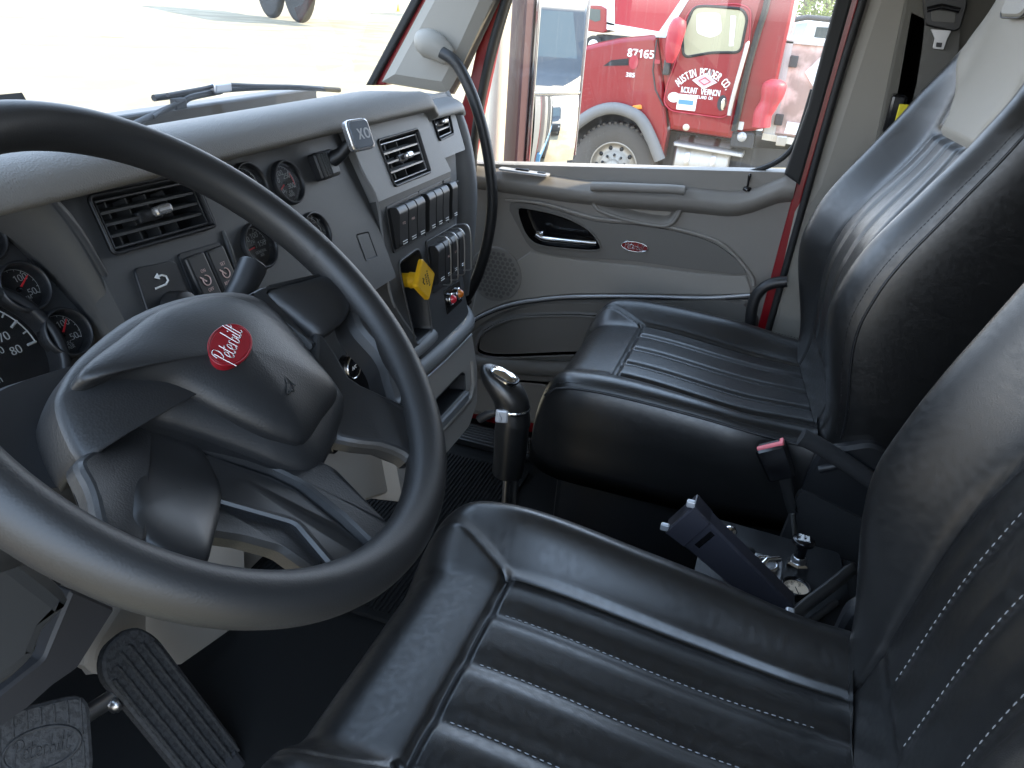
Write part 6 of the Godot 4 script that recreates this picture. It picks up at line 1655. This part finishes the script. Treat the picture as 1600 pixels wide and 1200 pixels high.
func build_semi() -> void:
	var t := thing("red_tractor_truck", "large red tractor truck parked alongside with white door lettering", "truck", Vector3(9.6, 0.0, -1.0))
	var hood := [Vector2(-2.736, 1.916), Vector2(-2.545, 1.987), Vector2(-2.358, 2.05), Vector2(-2.069, 2.126), Vector2(-1.712, 2.186), Vector2(-1.651, 2.17), Vector2(-1.506, 1.7), Vector2(-1.379, 1.172), Vector2(-1.39, 0.843), Vector2(-1.513, 1.039), Vector2(-1.688, 1.284), Vector2(-1.901, 1.371), Vector2(-2.084, 1.389), Vector2(-2.274, 1.326), Vector2(-2.46, 1.18), Vector2(-2.643, 0.963)]
	part("hood", slab(hood, [[0.0, -2.0], [0.0, -0.03], [0.02, -0.01], [0.04, 0.0]]), M.red_paint, t, SEMI)
	part("hood_top", slab([Vector2(-2.736, 1.923), Vector2(-2.547, 2.001), Vector2(-2.359, 2.063), Vector2(-2.071, 2.139), Vector2(-1.714, 2.196), Vector2(-1.653, 2.183), Vector2(-2.065, 2.092), Vector2(-2.353, 2.009)], [[0.0, -1.9], [0.0, -0.08]]), M.red_paint, t, SEMI)
	var cab := [Vector2(-1.651, 2.17), Vector2(-1.469, 2.489), Vector2(-1.34, 2.852), Vector2(-1.069, 3.046), Vector2(-0.591, 3.125), Vector2(-0.538, 2.621), Vector2(-0.575, 2.244), Vector2(-0.611, 1.242), Vector2(-0.612, 1.171), Vector2(-1.353, 1.196), Vector2(-1.47, 1.564)]
	part("cab_body", slab(cab, [[0.0, -2.1], [0.0, -0.06], [0.02, -0.02], [0.06, 0.0]]), M.red_paint, t, SEMI)
	var rear := [Vector2(-0.645, 3.125), Vector2(-0.232, 3.143), Vector2(-0.247, 2.64), Vector2(-0.254, 1.871), Vector2(-0.24, 1.342), Vector2(-0.419, 1.28), Vector2(-0.608, 1.245), Vector2(-0.571, 2.243)]
	part("sleeper_side", slab(rear, [[0.0, -2.0], [0.0, -0.02], [0.03, 0.0]]), M.red_paint, t, off(SEMI, 0, 0, -0.04))
	part("cab_gap", tube(spline([Vector3(9.46, 3.035, -0.59), Vector3(9.46, 2.622, -0.523), Vector3(9.46, 2.297, -0.556), Vector3(9.46, 1.919, -0.59), Vector3(9.46, 1.269, -0.612)], 4), 0.035, 8), M.rubber, t)
	# windscreen edge seen from the side
	part("windscreen", slab([Vector2(-1.667, 2.176), Vector2(-1.55, 2.178), Vector2(-1.356, 2.572), Vector2(-1.267, 2.825), Vector2(-1.358, 2.833), Vector2(-1.44, 2.567)], [[0.0, -1.9], [0.0, 0.012]]), mat_once("pale_glass", lin(0.45, 0.55, 0.56), 0.1), t, SEMI)
	var dpoly := rounded([Vector2(-1.37, 1.412), Vector2(-1.465, 1.494), Vector2(-1.455, 1.671), Vector2(-1.387, 1.984), Vector2(-1.355, 2.407), Vector2(-1.276, 2.526), Vector2(-0.802, 2.568), Vector2(-0.672, 2.527), Vector2(-0.624, 2.182), Vector2(-0.699, 1.445), Vector2(-0.776, 1.395)], 0.08, 5)
	var d := part("door", slab(dpoly, [[0.0, -0.02], [0.0, 0.02], [0.02, 0.032]]), M.red_paint, t, SEMI)
	part("door_seam", tube(loop_on(SEMI, dpoly, 0.026), 0.009, 6, true), M.red_faded, d)
	var win := rounded([Vector2(-1.312, 1.991), Vector2(-1.364, 2.218), Vector2(-1.284, 2.507), Vector2(-1.162, 2.527), Vector2(-0.764, 2.521), Vector2(-0.694, 2.438), Vector2(-0.701, 2.093), Vector2(-1.011, 2.068)], 0.07, 5)
	part("door_window", slab(win, [[0.0, 0.02], [0.0, 0.036]]), M.cab_inside, d, SEMI)
	part("window_seal", tube(loop_on(SEMI, win, 0.034), 0.016, 6, true), M.rubber, d)
	part("seat_seen_inside", slab(rounded([Vector2(-1.246, 2.452), Vector2(-0.985, 2.469), Vector2(-0.935, 2.269), Vector2(-1.05, 2.209), Vector2(-1.212, 2.249)], 0.05), [[0.0, 0.034], [0.0, 0.0385]]), M.cream_paint, d, SEMI)
	part("inner_post", slab([Vector2(-0.872, 2.451), Vector2(-0.817, 2.448), Vector2(-0.788, 2.151), Vector2(-0.836, 2.148)], [[0.0, 0.034], [0.0, 0.0385]]), M.white_paint, d, SEMI)
	var tc := [Vector2(-1.045, 1.86), Vector2(-1.035, 1.766), Vector2(-1.059, 1.654), Vector2(-1.049, 1.593)]
	lettering("AUSTIN POWDER CO.", off(SEMI, 0, 0, 0.036), tc[0].x, tc[0].y, 0.085, 0.041, 0.36, d, "door_lettering", M.white_ink)
	lettering("MOUNT VERNON", off(SEMI, 0, 0, 0.036), tc[2].x, tc[2].y, 0.065, 0.036, 0.0, d, "door_lettering", M.white_ink)
	lettering("CLEVELAND OH", off(SEMI, 0, 0, 0.036), tc[3].x, tc[3].y, 0.036, 0.022, 0.0, d, "door_lettering", M.white_ink)
	var dm := [Vector2(-0.135, 0), Vector2(0, -0.078), Vector2(0.135, 0), Vector2(0, 0.078)]
	part("diamond_emblem", slab(shift(dm, tc[1]), [[0.0, 0.03], [0.0, 0.036]]), mat_once("emblem_pink", lin(0.7, 0.4, 0.42), 0.5), d, SEMI)
	part("emblem_border", tube(loop_on(SEMI, shift(dm, tc[1]), 0.037), 0.008, 5, true), M.white_ink, d)
	part("emblem_core", tube(loop_on(SEMI, shift(inset(ccw(dm), 0.035), tc[1]), 0.037), 0.006, 5, true), M.red_faded, d)
	var so := [Vector2(-1.353, 1.564), Vector2(-1.198, 1.523)]
	part("oval_sticker", slab(shift(oval(0.14, 0.11), so[0]), [[0.0, 0.03], [0.0, 0.036]]), M.white_paint, d, SEMI)
	part("white_sticker", slab(shift(rrect(0.22, 0.17, 0.01), so[1] + Vector2(0, -0.0)), [[0.0, 0.03], [0.0, 0.037]]), M.white_paint, d, SEMI)
	part("sticker_print", slab(shift(rrect(0.17, 0.05, 0.01), so[1] + Vector2(-0.01, 0.0)), [[0.0, 0.03], [0.0, 0.039]]), M.sticker_blue, d, SEMI)
	var dh := [Vector2(-0.804, 1.555)][0] as Vector2
	var hd := part("door_handle", slab(shift(oval(0.10, 0.17), dh), [[0.0, 0.02], [0.0, 0.036]]), M.chassis, d, SEMI)
	part("handle_lever", slab(shift(oval(0.05, 0.13), dh + Vector2(0.02, -0.01)), [[0.0, 0.036], [0.0, 0.05], [0.01, 0.056]]), M.chrome, hd, SEMI)
	part("grab_bar", tube(spline([Vector3(9.38, 2.203, -0.647), Vector3(9.38, 2.165, -0.64), Vector3(9.38, 1.884, -0.667), Vector3(9.38, 1.581, -0.693), Vector3(9.38, 1.443, -0.695)], 4), 0.024, 10), M.aluminium, t)
	# number, vents, badges
	var nu := [Vector2(-1.809, 1.99)][0] as Vector2
	lettering("87165", off(SEMI, 0, 0, 0.003), nu.x, nu.y, 0.09, 0.064, 0.0, t, "fleet_number", M.white_ink)
	var vg := [Vector2(-2.231, 1.824), Vector2(-2.147, 1.894), Vector2(-1.945, 1.931), Vector2(-1.935, 1.856)]
	part("hood_vent", slab(vg, [[0.0, -0.03], [0.0, 0.008]]), M.mesh_grille, t, SEMI)
	var em := [Vector2(-1.877, 1.875)][0] as Vector2
	var eb := part("round_emblem", slab(shift(oval(0.11, 0.15), em + Vector2(0, 0.02)), [[0.0, -0.01], [0.0, 0.01]]), M.red_faded, t, SEMI)
	part("emblem_text", letters("385", 0.05, true), M.white_ink, eb, off(SEMI, em.x - 0.02, em.y - 0.12, 0.012))
	part("marker_lamp", slab(rounded([Vector2(-1.831, 1.421), Vector2(-1.726, 1.446), Vector2(-1.704, 1.398), Vector2(-1.794, 1.382)], 0.02), [[0.0, -0.01], [0.0, 0.03], [0.01, 0.04]]), M.amber, t, SEMI)
	part("hinge_plate", slab(rounded([Vector2(-1.655, 1.948), Vector2(-1.573, 1.941), Vector2(-1.574, 1.901), Vector2(-1.648, 1.901)], 0.01), [[0.0, -0.01], [0.0, 0.012]]), M.red_faded, t, SEMI)
	part("mirror_bracket", rbox(0.07, 0.16, 0.12, 0.02), M.chassis, t, off(SEMI, ([Vector2(-1.481, 1.874)][0] as Vector2).x, ([Vector2(-1.481, 1.874)][0] as Vector2).y, 0.04))
	part("mirror_housing", tube(spline([Vector3(9.2, 2.382, -1.35), Vector3(9.2, 2.285, -1.39), Vector3(9.2, 2.06, -1.41), Vector3(9.2, 1.941, -1.42)], 4), [0.05, 0.07, 0.085, 0.09, 0.095, 0.095, 0.09, 0.085, 0.08, 0.07, 0.06, 0.05, 0.04], 10), M.red_faded, t)
	part("cowl_line", tube([Vector3(9.49, 2.151, -1.647), Vector3(9.49, 1.827, -1.643), Vector3(9.49, 1.624, -1.583), Vector3(9.49, 1.459, -1.467)], 0.008, 6), M.chassis, t)
	# wheel, arch flare, tank and step
	var wc := [Vector2(-1.987, 0.677)][0] as Vector2
	part("arch_shadow_liner", slab(shift(oval(1.36, 1.36), wc), [[0.0, -0.7], [0.0, -0.35]]), M.chassis, t, SEMI)
	wheel_on(t, off(SEMI, wc.x, wc.y, -0.06), 0.52, M.rim_paint, M.tyre_dusty)
	var fl := spline([Vector3(9.44, 1.074, -2.53), Vector3(9.44, 1.174, -2.443), Vector3(9.44, 1.311, -2.258), Vector3(9.44, 1.374, -2.068), Vector3(9.44, 1.364, -1.887), Vector3(9.44, 1.289, -1.7), Vector3(9.44, 1.081, -1.539), Vector3(9.44, 0.851, -1.404)], 4)
	part("fender_flare", tube(fl, 0.07, 10, false, 0.9), M.flare, t)
	var tk := [Vector2(-1.273, 0.978), Vector2(-0.618, 0.96)]
	var tm: Vector2 = ((tk[0] as Vector2) + tk[1]) / 2.0
	var tw := absf(tk[1].x - tk[0].x)
	part("fuel_tank", lathe([Vector2(0.0, -tw / 2), Vector2(0.27, -tw / 2), Vector2(0.30, -tw / 2 + 0.03), Vector2(0.30, tw / 2 - 0.03), Vector2(0.27, tw / 2), Vector2(0.0, tw / 2)], 40), M.aluminium, t, SEMI * Transform3D(Basis(Vector3(0, 0, 1), Vector3(0, 1, 0), Vector3(-1, 0, 0)), Vector3(tm.x, tm.y - 0.14, -0.42)))
	for s in [-0.25, 0.22]:
		part("tank_strap", lathe([Vector2(0.302, -0.03), Vector2(0.31, -0.028), Vector2(0.31, 0.028), Vector2(0.302, 0.03)], 40), M.steel, t, SEMI * Transform3D(Basis(Vector3(0, 0, 1), Vector3(0, 1, 0), Vector3(-1, 0, 0)), Vector3(tm.x + s * tw, tm.y - 0.14, -0.42)))
	part("step_tread", slab(rounded([Vector2(-1.286, 1.065), Vector2(-0.475, 1.028), Vector2(-0.465, 0.979), Vector2(-1.279, 1.021)], 0.01), [[0.0, -0.5], [0.0, -0.02], [0.01, 0.0]]), M.aluminium, t, SEMI)
	part("step_backing", slab([Vector2(-1.441, 1.143), Vector2(-0.593, 1.126), Vector2(-0.439, 0.913), Vector2(-0.403, 0.535), Vector2(-1.407, 0.398)], [[0.0, -0.6], [0.0, -0.32]]), M.chassis, t, SEMI)
	part("frame_box", slab(rounded([Vector2(-0.643, 1.251), Vector2(-0.393, 1.264), Vector2(-0.371, 1.081), Vector2(-0.633, 1.079)], 0.03), [[0.0, -0.4], [0.0, -0.03], [0.02, -0.01]]), M.chassis, t, SEMI)
	part("frame_rail", slab([Vector2(-0.654, 1.052), Vector2(0.496, 1.115), Vector2(0.537, 0.945), Vector2(-0.607, 0.801)], [[0.0, -1.4], [0.0, -0.3]]), M.chassis, t, SEMI)
	part("corner_sticker", slab(shift(rrect(0.09, 0.09, 0.01), [Vector2(-0.569, 1.325)][0]), [[0.0, -0.03], [0.0, -0.03]] if false else [[0.0, -0.05], [0.0, -0.036]]), M.white_paint, t, SEMI)
	var lp := [Vector2(-0.518, 1.21)][0] as Vector2
	part("round_lamp", lathe([Vector2(0.0, 0.03), Vector2(0.04, 0.025), Vector2(0.055, 0.0)], 20), M.silver_plastic, t, off(SEMI, lp.x, lp.y, -0.01))
	part("lower_marker", lathe([Vector2(0.0, 0.03), Vector2(0.03, 0.02), Vector2(0.04, 0.0)], 16), M.cream_paint, t, off(SEMI, ([Vector2(-1.164, 1.246)][0] as Vector2).x, ([Vector2(-1.164, 1.246)][0] as Vector2).y, 0.0))
	part("exhaust_shield", tube(spline([Vector3(9.35, 1.862, -0.272), Vector3(9.35, 1.791, -0.27), Vector3(9.35, 1.691, -0.276), Vector3(9.35, 1.589, -0.296), Vector3(9.35, 1.498, -0.332), Vector3(9.35, 1.362, -0.325)], 4), [0.05, 0.09, 0.115, 0.125, 0.13, 0.13, 0.128, 0.125, 0.12, 0.112, 0.105, 0.1, 0.1, 0.1, 0.1, 0.1, 0.1, 0.1, 0.1, 0.1, 0.1], 14), M.red_faded, t)
	part("yellow_block", rbox(0.16, 0.13, 0.1, 0.01), M.yellow_tag, t, off(SEMI, ([Vector2(-0.266, 0.793)][0] as Vector2).x, ([Vector2(-0.266, 0.793)][0] as Vector2).y, -0.1))
	part("rear_wheel", lathe([Vector2(0.25, -0.3), Vector2(0.5, -0.3), Vector2(0.52, -0.25), Vector2(0.52, -0.03), Vector2(0.48, 0.0), Vector2(0.3, 0.0), Vector2(0.26, -0.1), Vector2(0.0, -0.1)], 40), M.tyre_dusty, t, off(SEMI, 1.4, 0.52, -0.2))
	# box trailer behind the tractor
	t = thing("pale_box_trailer", "faded pinkish box body with white diamond placard behind the red tractor", "trailer", Vector3(10, 0, 0.9))
	part("box_body", slab([Vector2(-0.231, 2.238), Vector2(1.003, 2.231), Vector2(1.149, 1.221), Vector2(-0.317, 1.244)], [[0.0, -2.0], [0.0, -0.28], [0.02, -0.25]]), M.grey_box, t, SEMI)
	part("top_rail", slab([Vector2(-0.262, 2.255), Vector2(0.997, 2.244), Vector2(1.007, 2.207), Vector2(-0.26, 2.217)], [[0.0, -2.0], [0.0, -0.22]]), M.aluminium, t, SEMI)
	part("corner_post", slab([Vector2(-0.257, 2.236), Vector2(-0.176, 2.236), Vector2(-0.169, 1.235), Vector2(-0.299, 1.235)], [[0.0, -0.3], [0.0, -0.22]]), M.aluminium, t, SEMI)
	part("placard", slab([Vector2(0.014, 1.937), Vector2(0.229, 2.222), Vector2(0.495, 1.946), Vector2(0.22, 1.695)], [[0.0, -0.26], [0.0, -0.215]]), M.white_paint, t, SEMI, "white diamond placard")
	part("white_label", slab([Vector2(-0.062, 1.403), Vector2(0.123, 1.395), Vector2(0.137, 1.27), Vector2(-0.07, 1.275)], [[0.0, -0.26], [0.0, -0.218]]), M.white_paint, t, SEMI)
	for q in [Vector2(-0.131, 2.038), Vector2(-0.157, 1.417)]:
		part("hinge", rbox(0.09, 0.12, 0.06, 0.01), M.chassis, t, off(SEMI, q.x, q.y, -0.2))
	part("rear_step", slab([Vector2(-0.301, 1.252), Vector2(0.118, 1.228), Vector2(0.12, 1.156), Vector2(-0.301, 1.18)], [[0.0, -1.8], [0.0, -0.2]]), M.cream_paint, t, SEMI)
	part("step_socket", rbox(0.11, 0.11, 0.12, 0.01), M.steel, t, off(SEMI, ([Vector2(-0.081, 1.198)][0] as Vector2).x, ([Vector2(-0.081, 1.198)][0] as Vector2).y, -0.17))
	part("trailer_wheel", lathe([Vector2(0.25, -0.3), Vector2(0.48, -0.3), Vector2(0.5, -0.25), Vector2(0.5, -0.03), Vector2(0.46, 0.0), Vector2(0.3, 0.0), Vector2(0.26, -0.1), Vector2(0.0, -0.1)], 40), M.tyre_dusty, t, off(SEMI, 2.6, 0.5, -0.4))

# ---------------------------------------------------------------- far things
func build_far() -> void:
	# pickup beyond the trailer
	var t := thing("white_pickup", "white pickup with roof rack beyond the pale box trailer", "pickup", Vector3(18, 0, 1.0))
	part("cab_body", slab([Vector2(-0.526, 2.056), Vector2(-0.471, 2.352), Vector2(-0.139, 2.44), Vector2(0.532, 2.42), Vector2(0.789, 1.843), Vector2(-0.494, 1.91)], [[0.0, -1.8], [0.0, -0.05], [0.04, 0.0]]), M.white_paint, t, UTIL)
	part("side_window", slab([Vector2(0.051, 2.322), Vector2(0.463, 2.328), Vector2(0.486, 2.043), Vector2(0.043, 2.054)], [[0.0, -0.1], [0.0, 0.02]]), M.truck_glass, t, UTIL)
	part("front_window", slab([Vector2(-0.329, 2.35), Vector2(-0.124, 2.376), Vector2(-0.162, 2.128), Vector2(-0.352, 2.137)], [[0.0, -0.1], [0.0, 0.02]]), mat_once("pale_glass", lin(0.45, 0.55, 0.56), 0.1), t, UTIL)
	part("roof_rack", tube([Vector3(16.9, 2.413, -0.388), Vector3(16.9, 2.473, -0.146), Vector3(16.9, 2.459, 0.293), Vector3(16.9, 2.453, 0.521)], 0.05, 8), M.chassis, t)
	part("lower_body", slab([Vector2(-1.2, 0.35), Vector2(3.0, 0.35), Vector2(3.0, 1.2), Vector2(-1.2, 1.2)], [[0.0, -1.8], [0.0, -0.02]]), M.white_paint, t, UTIL)
	for u in [-0.6, 2.2]:
		part("wheel", lathe([Vector2(0.2, -0.2), Vector2(0.37, -0.2), Vector2(0.38, -0.03), Vector2(0.34, 0.0), Vector2(0.22, 0.0), Vector2(0.0, -0.04)], 28), M.tyre, t, off(UTIL, u, 0.38, 0.0))
	# red box truck in the distance
	t = thing("red_box_truck", "far red box truck with white frame seen over the tractor hood", "truck", Vector3(42, 0, -5))
	part("cargo_box", slab([Vector2(-9.883, 4.275), Vector2(-5.843, 4.465), Vector2(-5.266, 1.106), Vector2(-9.599, 1.495)], [[0.0, -2.4], [0.0, 0.0]]), M.red_dull, t, BOXT)
	part("box_sill", slab([Vector2(-9.932, 1.591), Vector2(-9.591, 1.526), Vector2(-5.27, 1.165), Vector2(-5.24, 0.993), Vector2(-9.89, 1.239)], [[0.0, -2.4], [0.0, 0.06]]), M.white_paint, t, BOXT)
	part("box_front_post", slab([Vector2(-10.193, 4.258), Vector2(-9.839, 4.275), Vector2(-9.514, 1.443), Vector2(-9.918, 1.474)], [[0.0, -2.4], [0.0, 0.06]]), M.white_paint, t, BOXT)
	part("truck_cab", slab(rounded([Vector2(-11.233, 2.269), Vector2(-10.366, 2.323), Vector2(-9.982, 2.172), Vector2(-9.835, 1.242), Vector2(-10.013, 1.051), Vector2(-11.349, 1.135)], 0.15), [[0.0, -2.1], [0.0, -0.03], [0.05, 0.0]]), M.red_paint, t, BOXT)
	part("cab_window", slab([Vector2(-11.01, 2.136), Vector2(-10.337, 2.12), Vector2(-10.279, 1.626), Vector2(-10.539, 1.549), Vector2(-10.995, 1.696)], [[0.0, -0.1], [0.0, 0.02]]), M.truck_glass, t, BOXT)
	var wb := [Vector2(-10.51, 0.955)][0] as Vector2
	part("front_wheel", lathe([Vector2(0.2, -0.25), Vector2(0.44, -0.25), Vector2(0.46, -0.03), Vector2(0.42, 0.0), Vector2(0.3, 0.02), Vector2(0.0, 0.03)], 28), M.tyre, t, off(BOXT, wb.x, 0.46, 0.05))
	part("wheel_disc", lathe([Vector2(0.0, 0.05), Vector2(0.24, 0.04), Vector2(0.27, 0.02)], 24), M.white_paint, t, off(BOXT, wb.x, 0.46, 0.05))
	part("chassis_rail", slab([Vector2(wb.x, 0.55), Vector2(wb.x + 6.5, 0.55), Vector2(wb.x + 6.5, 0.95), Vector2(wb.x, 0.95)], [[0.0, -1.8], [0.0, -0.4]]), M.chassis, t, BOXT)
	part("rear_wheel", lathe([Vector2(0.2, -0.5), Vector2(0.44, -0.5), Vector2(0.46, -0.03), Vector2(0.42, 0.0), Vector2(0.3, -0.05), Vector2(0.0, -0.1)], 28), M.tyre, t, off(BOXT, wb.x + 4.6, 0.46, 0.0))
	# dark truck beyond the windscreen
	t = thing("dark_flatbed_truck", "far dark truck with big double rear wheels seen through the windscreen", "truck", FARM.origin)
	var span: Vector3 = FARM.affine_inverse() * [Vector3(45.511, 0, -28.72)][0]
	var len_m: float = span.x
	var r := len_m * 0.205
	for k in 2:
		part("wheel", lathe([Vector2(r * 0.3, -0.5), Vector2(r * 0.9, -0.5), Vector2(r, -0.4), Vector2(r, -0.08), Vector2(r * 0.9, 0.0), Vector2(r * 0.6, 0.0), Vector2(r * 0.5, -0.15), Vector2(r * 0.2, -0.1), Vector2(0.0, 0.0)], 36), M.tyre, t, off(FARM, len_m * (0.22 + 0.42 * k), r, 0.0))
	part("chassis_rail", slab([Vector2(-3.0, r * 1.1), Vector2(len_m * 1.2, r * 1.1), Vector2(len_m * 1.2, r * 1.5), Vector2(-3.0, r * 1.5)], [[0.0, -1.8], [0.0, -0.5]]), M.chassis, t, FARM)
	part("bed", slab([Vector2(-3.0, r * 2.2), Vector2(len_m * 1.25, r * 2.2), Vector2(len_m * 1.25, r * 2.9), Vector2(-3.0, r * 2.9)], [[0.0, -2.6], [0.0, 0.05]]), M.tyre, t, FARM)
	part("mud_flap", rbox(0.5, 1.0, 0.05, 0.02), M.cream_paint, t, FARM * Transform3D(Basis(Vector3.UP, PI / 2), Vector3(len_m * 1.08, r * 0.95, -1.2)))
	# traffic cone far away
	t = thing("traffic_cone", "tiny orange cone far off beyond the windscreen", "cone", [Vector3(87.204, 0, -45.197)][0])
	var cp := [Vector3(87.204, 0, -45.197)][0] as Vector3
	part("cone_body", lathe([Vector2(0.03, 0.75), Vector2(0.2, 0.04), Vector2(0.2, 0.0)], 20), M.amber, t, Transform3D(Basis(Vector3.RIGHT, -PI / 2), cp))
	part("cone_base", rbox(0.45, 0.45, 0.04, 0.01), M.amber, t, Transform3D(Basis(Vector3.RIGHT, -PI / 2), cp + Vector3(0, 0.02, 0)))
	# shrubs and trees along the edge of the yard
	var rng := RandomNumberGenerator.new()
	rng.seed = 12
	var spots := [Vector3(70, 1.827, -35.104), Vector3(70, 1.431, -33.049), Vector3(70, 1.81, -31.917), Vector3(70, 3.93, -0.955), Vector3(70, 3.76, 0.637), Vector3(70, 4.027, 2.193)]
	var says := ["leafy green tree at the far yard edge, left of the windscreen pillar", "yellow green shrub at the yard edge just left of the mirror post", "tall leafy tree behind the yellow green shrub", "yellow green tree above the red tractor's rear edge", "yellow green tree above the white pickup", "leafy tree behind the passenger door frame"]
	for k in spots.size():
		var p: Vector3 = spots[k]
		tree(Vector3(p.x + rng.randf_range(0, 12), 0, p.z), rng.randf_range(5.5, 9.0) if k != 1 else 3.0, says[k], rng, k % 2 == 1)

func tree(at: Vector3, high: float, label: String, rng: RandomNumberGenerator, low: bool) -> void:
	var t := thing("yard_tree", label, "tree", at, "trees along the far edge of the yard")
	part("trunk", tube([at, at + Vector3(0.1, high * 0.35, 0), at + Vector3(-0.05, high * 0.7, 0.1)], [high * 0.035, high * 0.028, high * 0.012], 8), M.bark, t)
	for k in 4:
		var a := TAU * k / 4 + rng.randf()
		part("limb", tube([at + Vector3(0, high * (0.3 + 0.08 * k), 0), at + Vector3(cos(a) * high * 0.2, high * (0.5 + 0.08 * k), sin(a) * high * 0.2)], [high * 0.018, high * 0.006], 6), M.bark, t)
	var st := SurfaceTool.new()
	st.begin(Mesh.PRIMITIVE_TRIANGLES)
	var clumps := []
	for k in 26:
		var a := rng.randf() * TAU
		var rr := sqrt(rng.randf()) * high * 0.36
		clumps.append(at + Vector3(cos(a) * rr, high * rng.randf_range(0.12 if low else 0.25, 1.0) , sin(a) * rr))
	for k in 2600:
		var c: Vector3 = clumps[rng.randi_range(0, clumps.size() - 1)]
		var p := c + Vector3(rng.randfn(), rng.randfn() * 0.8, rng.randfn()) * high * 0.075
		var s := high * rng.randf_range(0.012, 0.024)
		var d := Vector3(rng.randfn(), rng.randfn(), rng.randfn()).normalized()
		var e := d.cross(Vector3(rng.randfn(), rng.randfn(), rng.randfn())).normalized()
		for q in [p - d * s, p + e * s * 0.6, p + d * s, p - d * s, p + d * s, p - e * s * 0.6]:
			st.add_vertex(q)
	st.generate_normals()
	stuff(part("crown", st.commit(), M.leaf if low else M.leaf_dark, t))
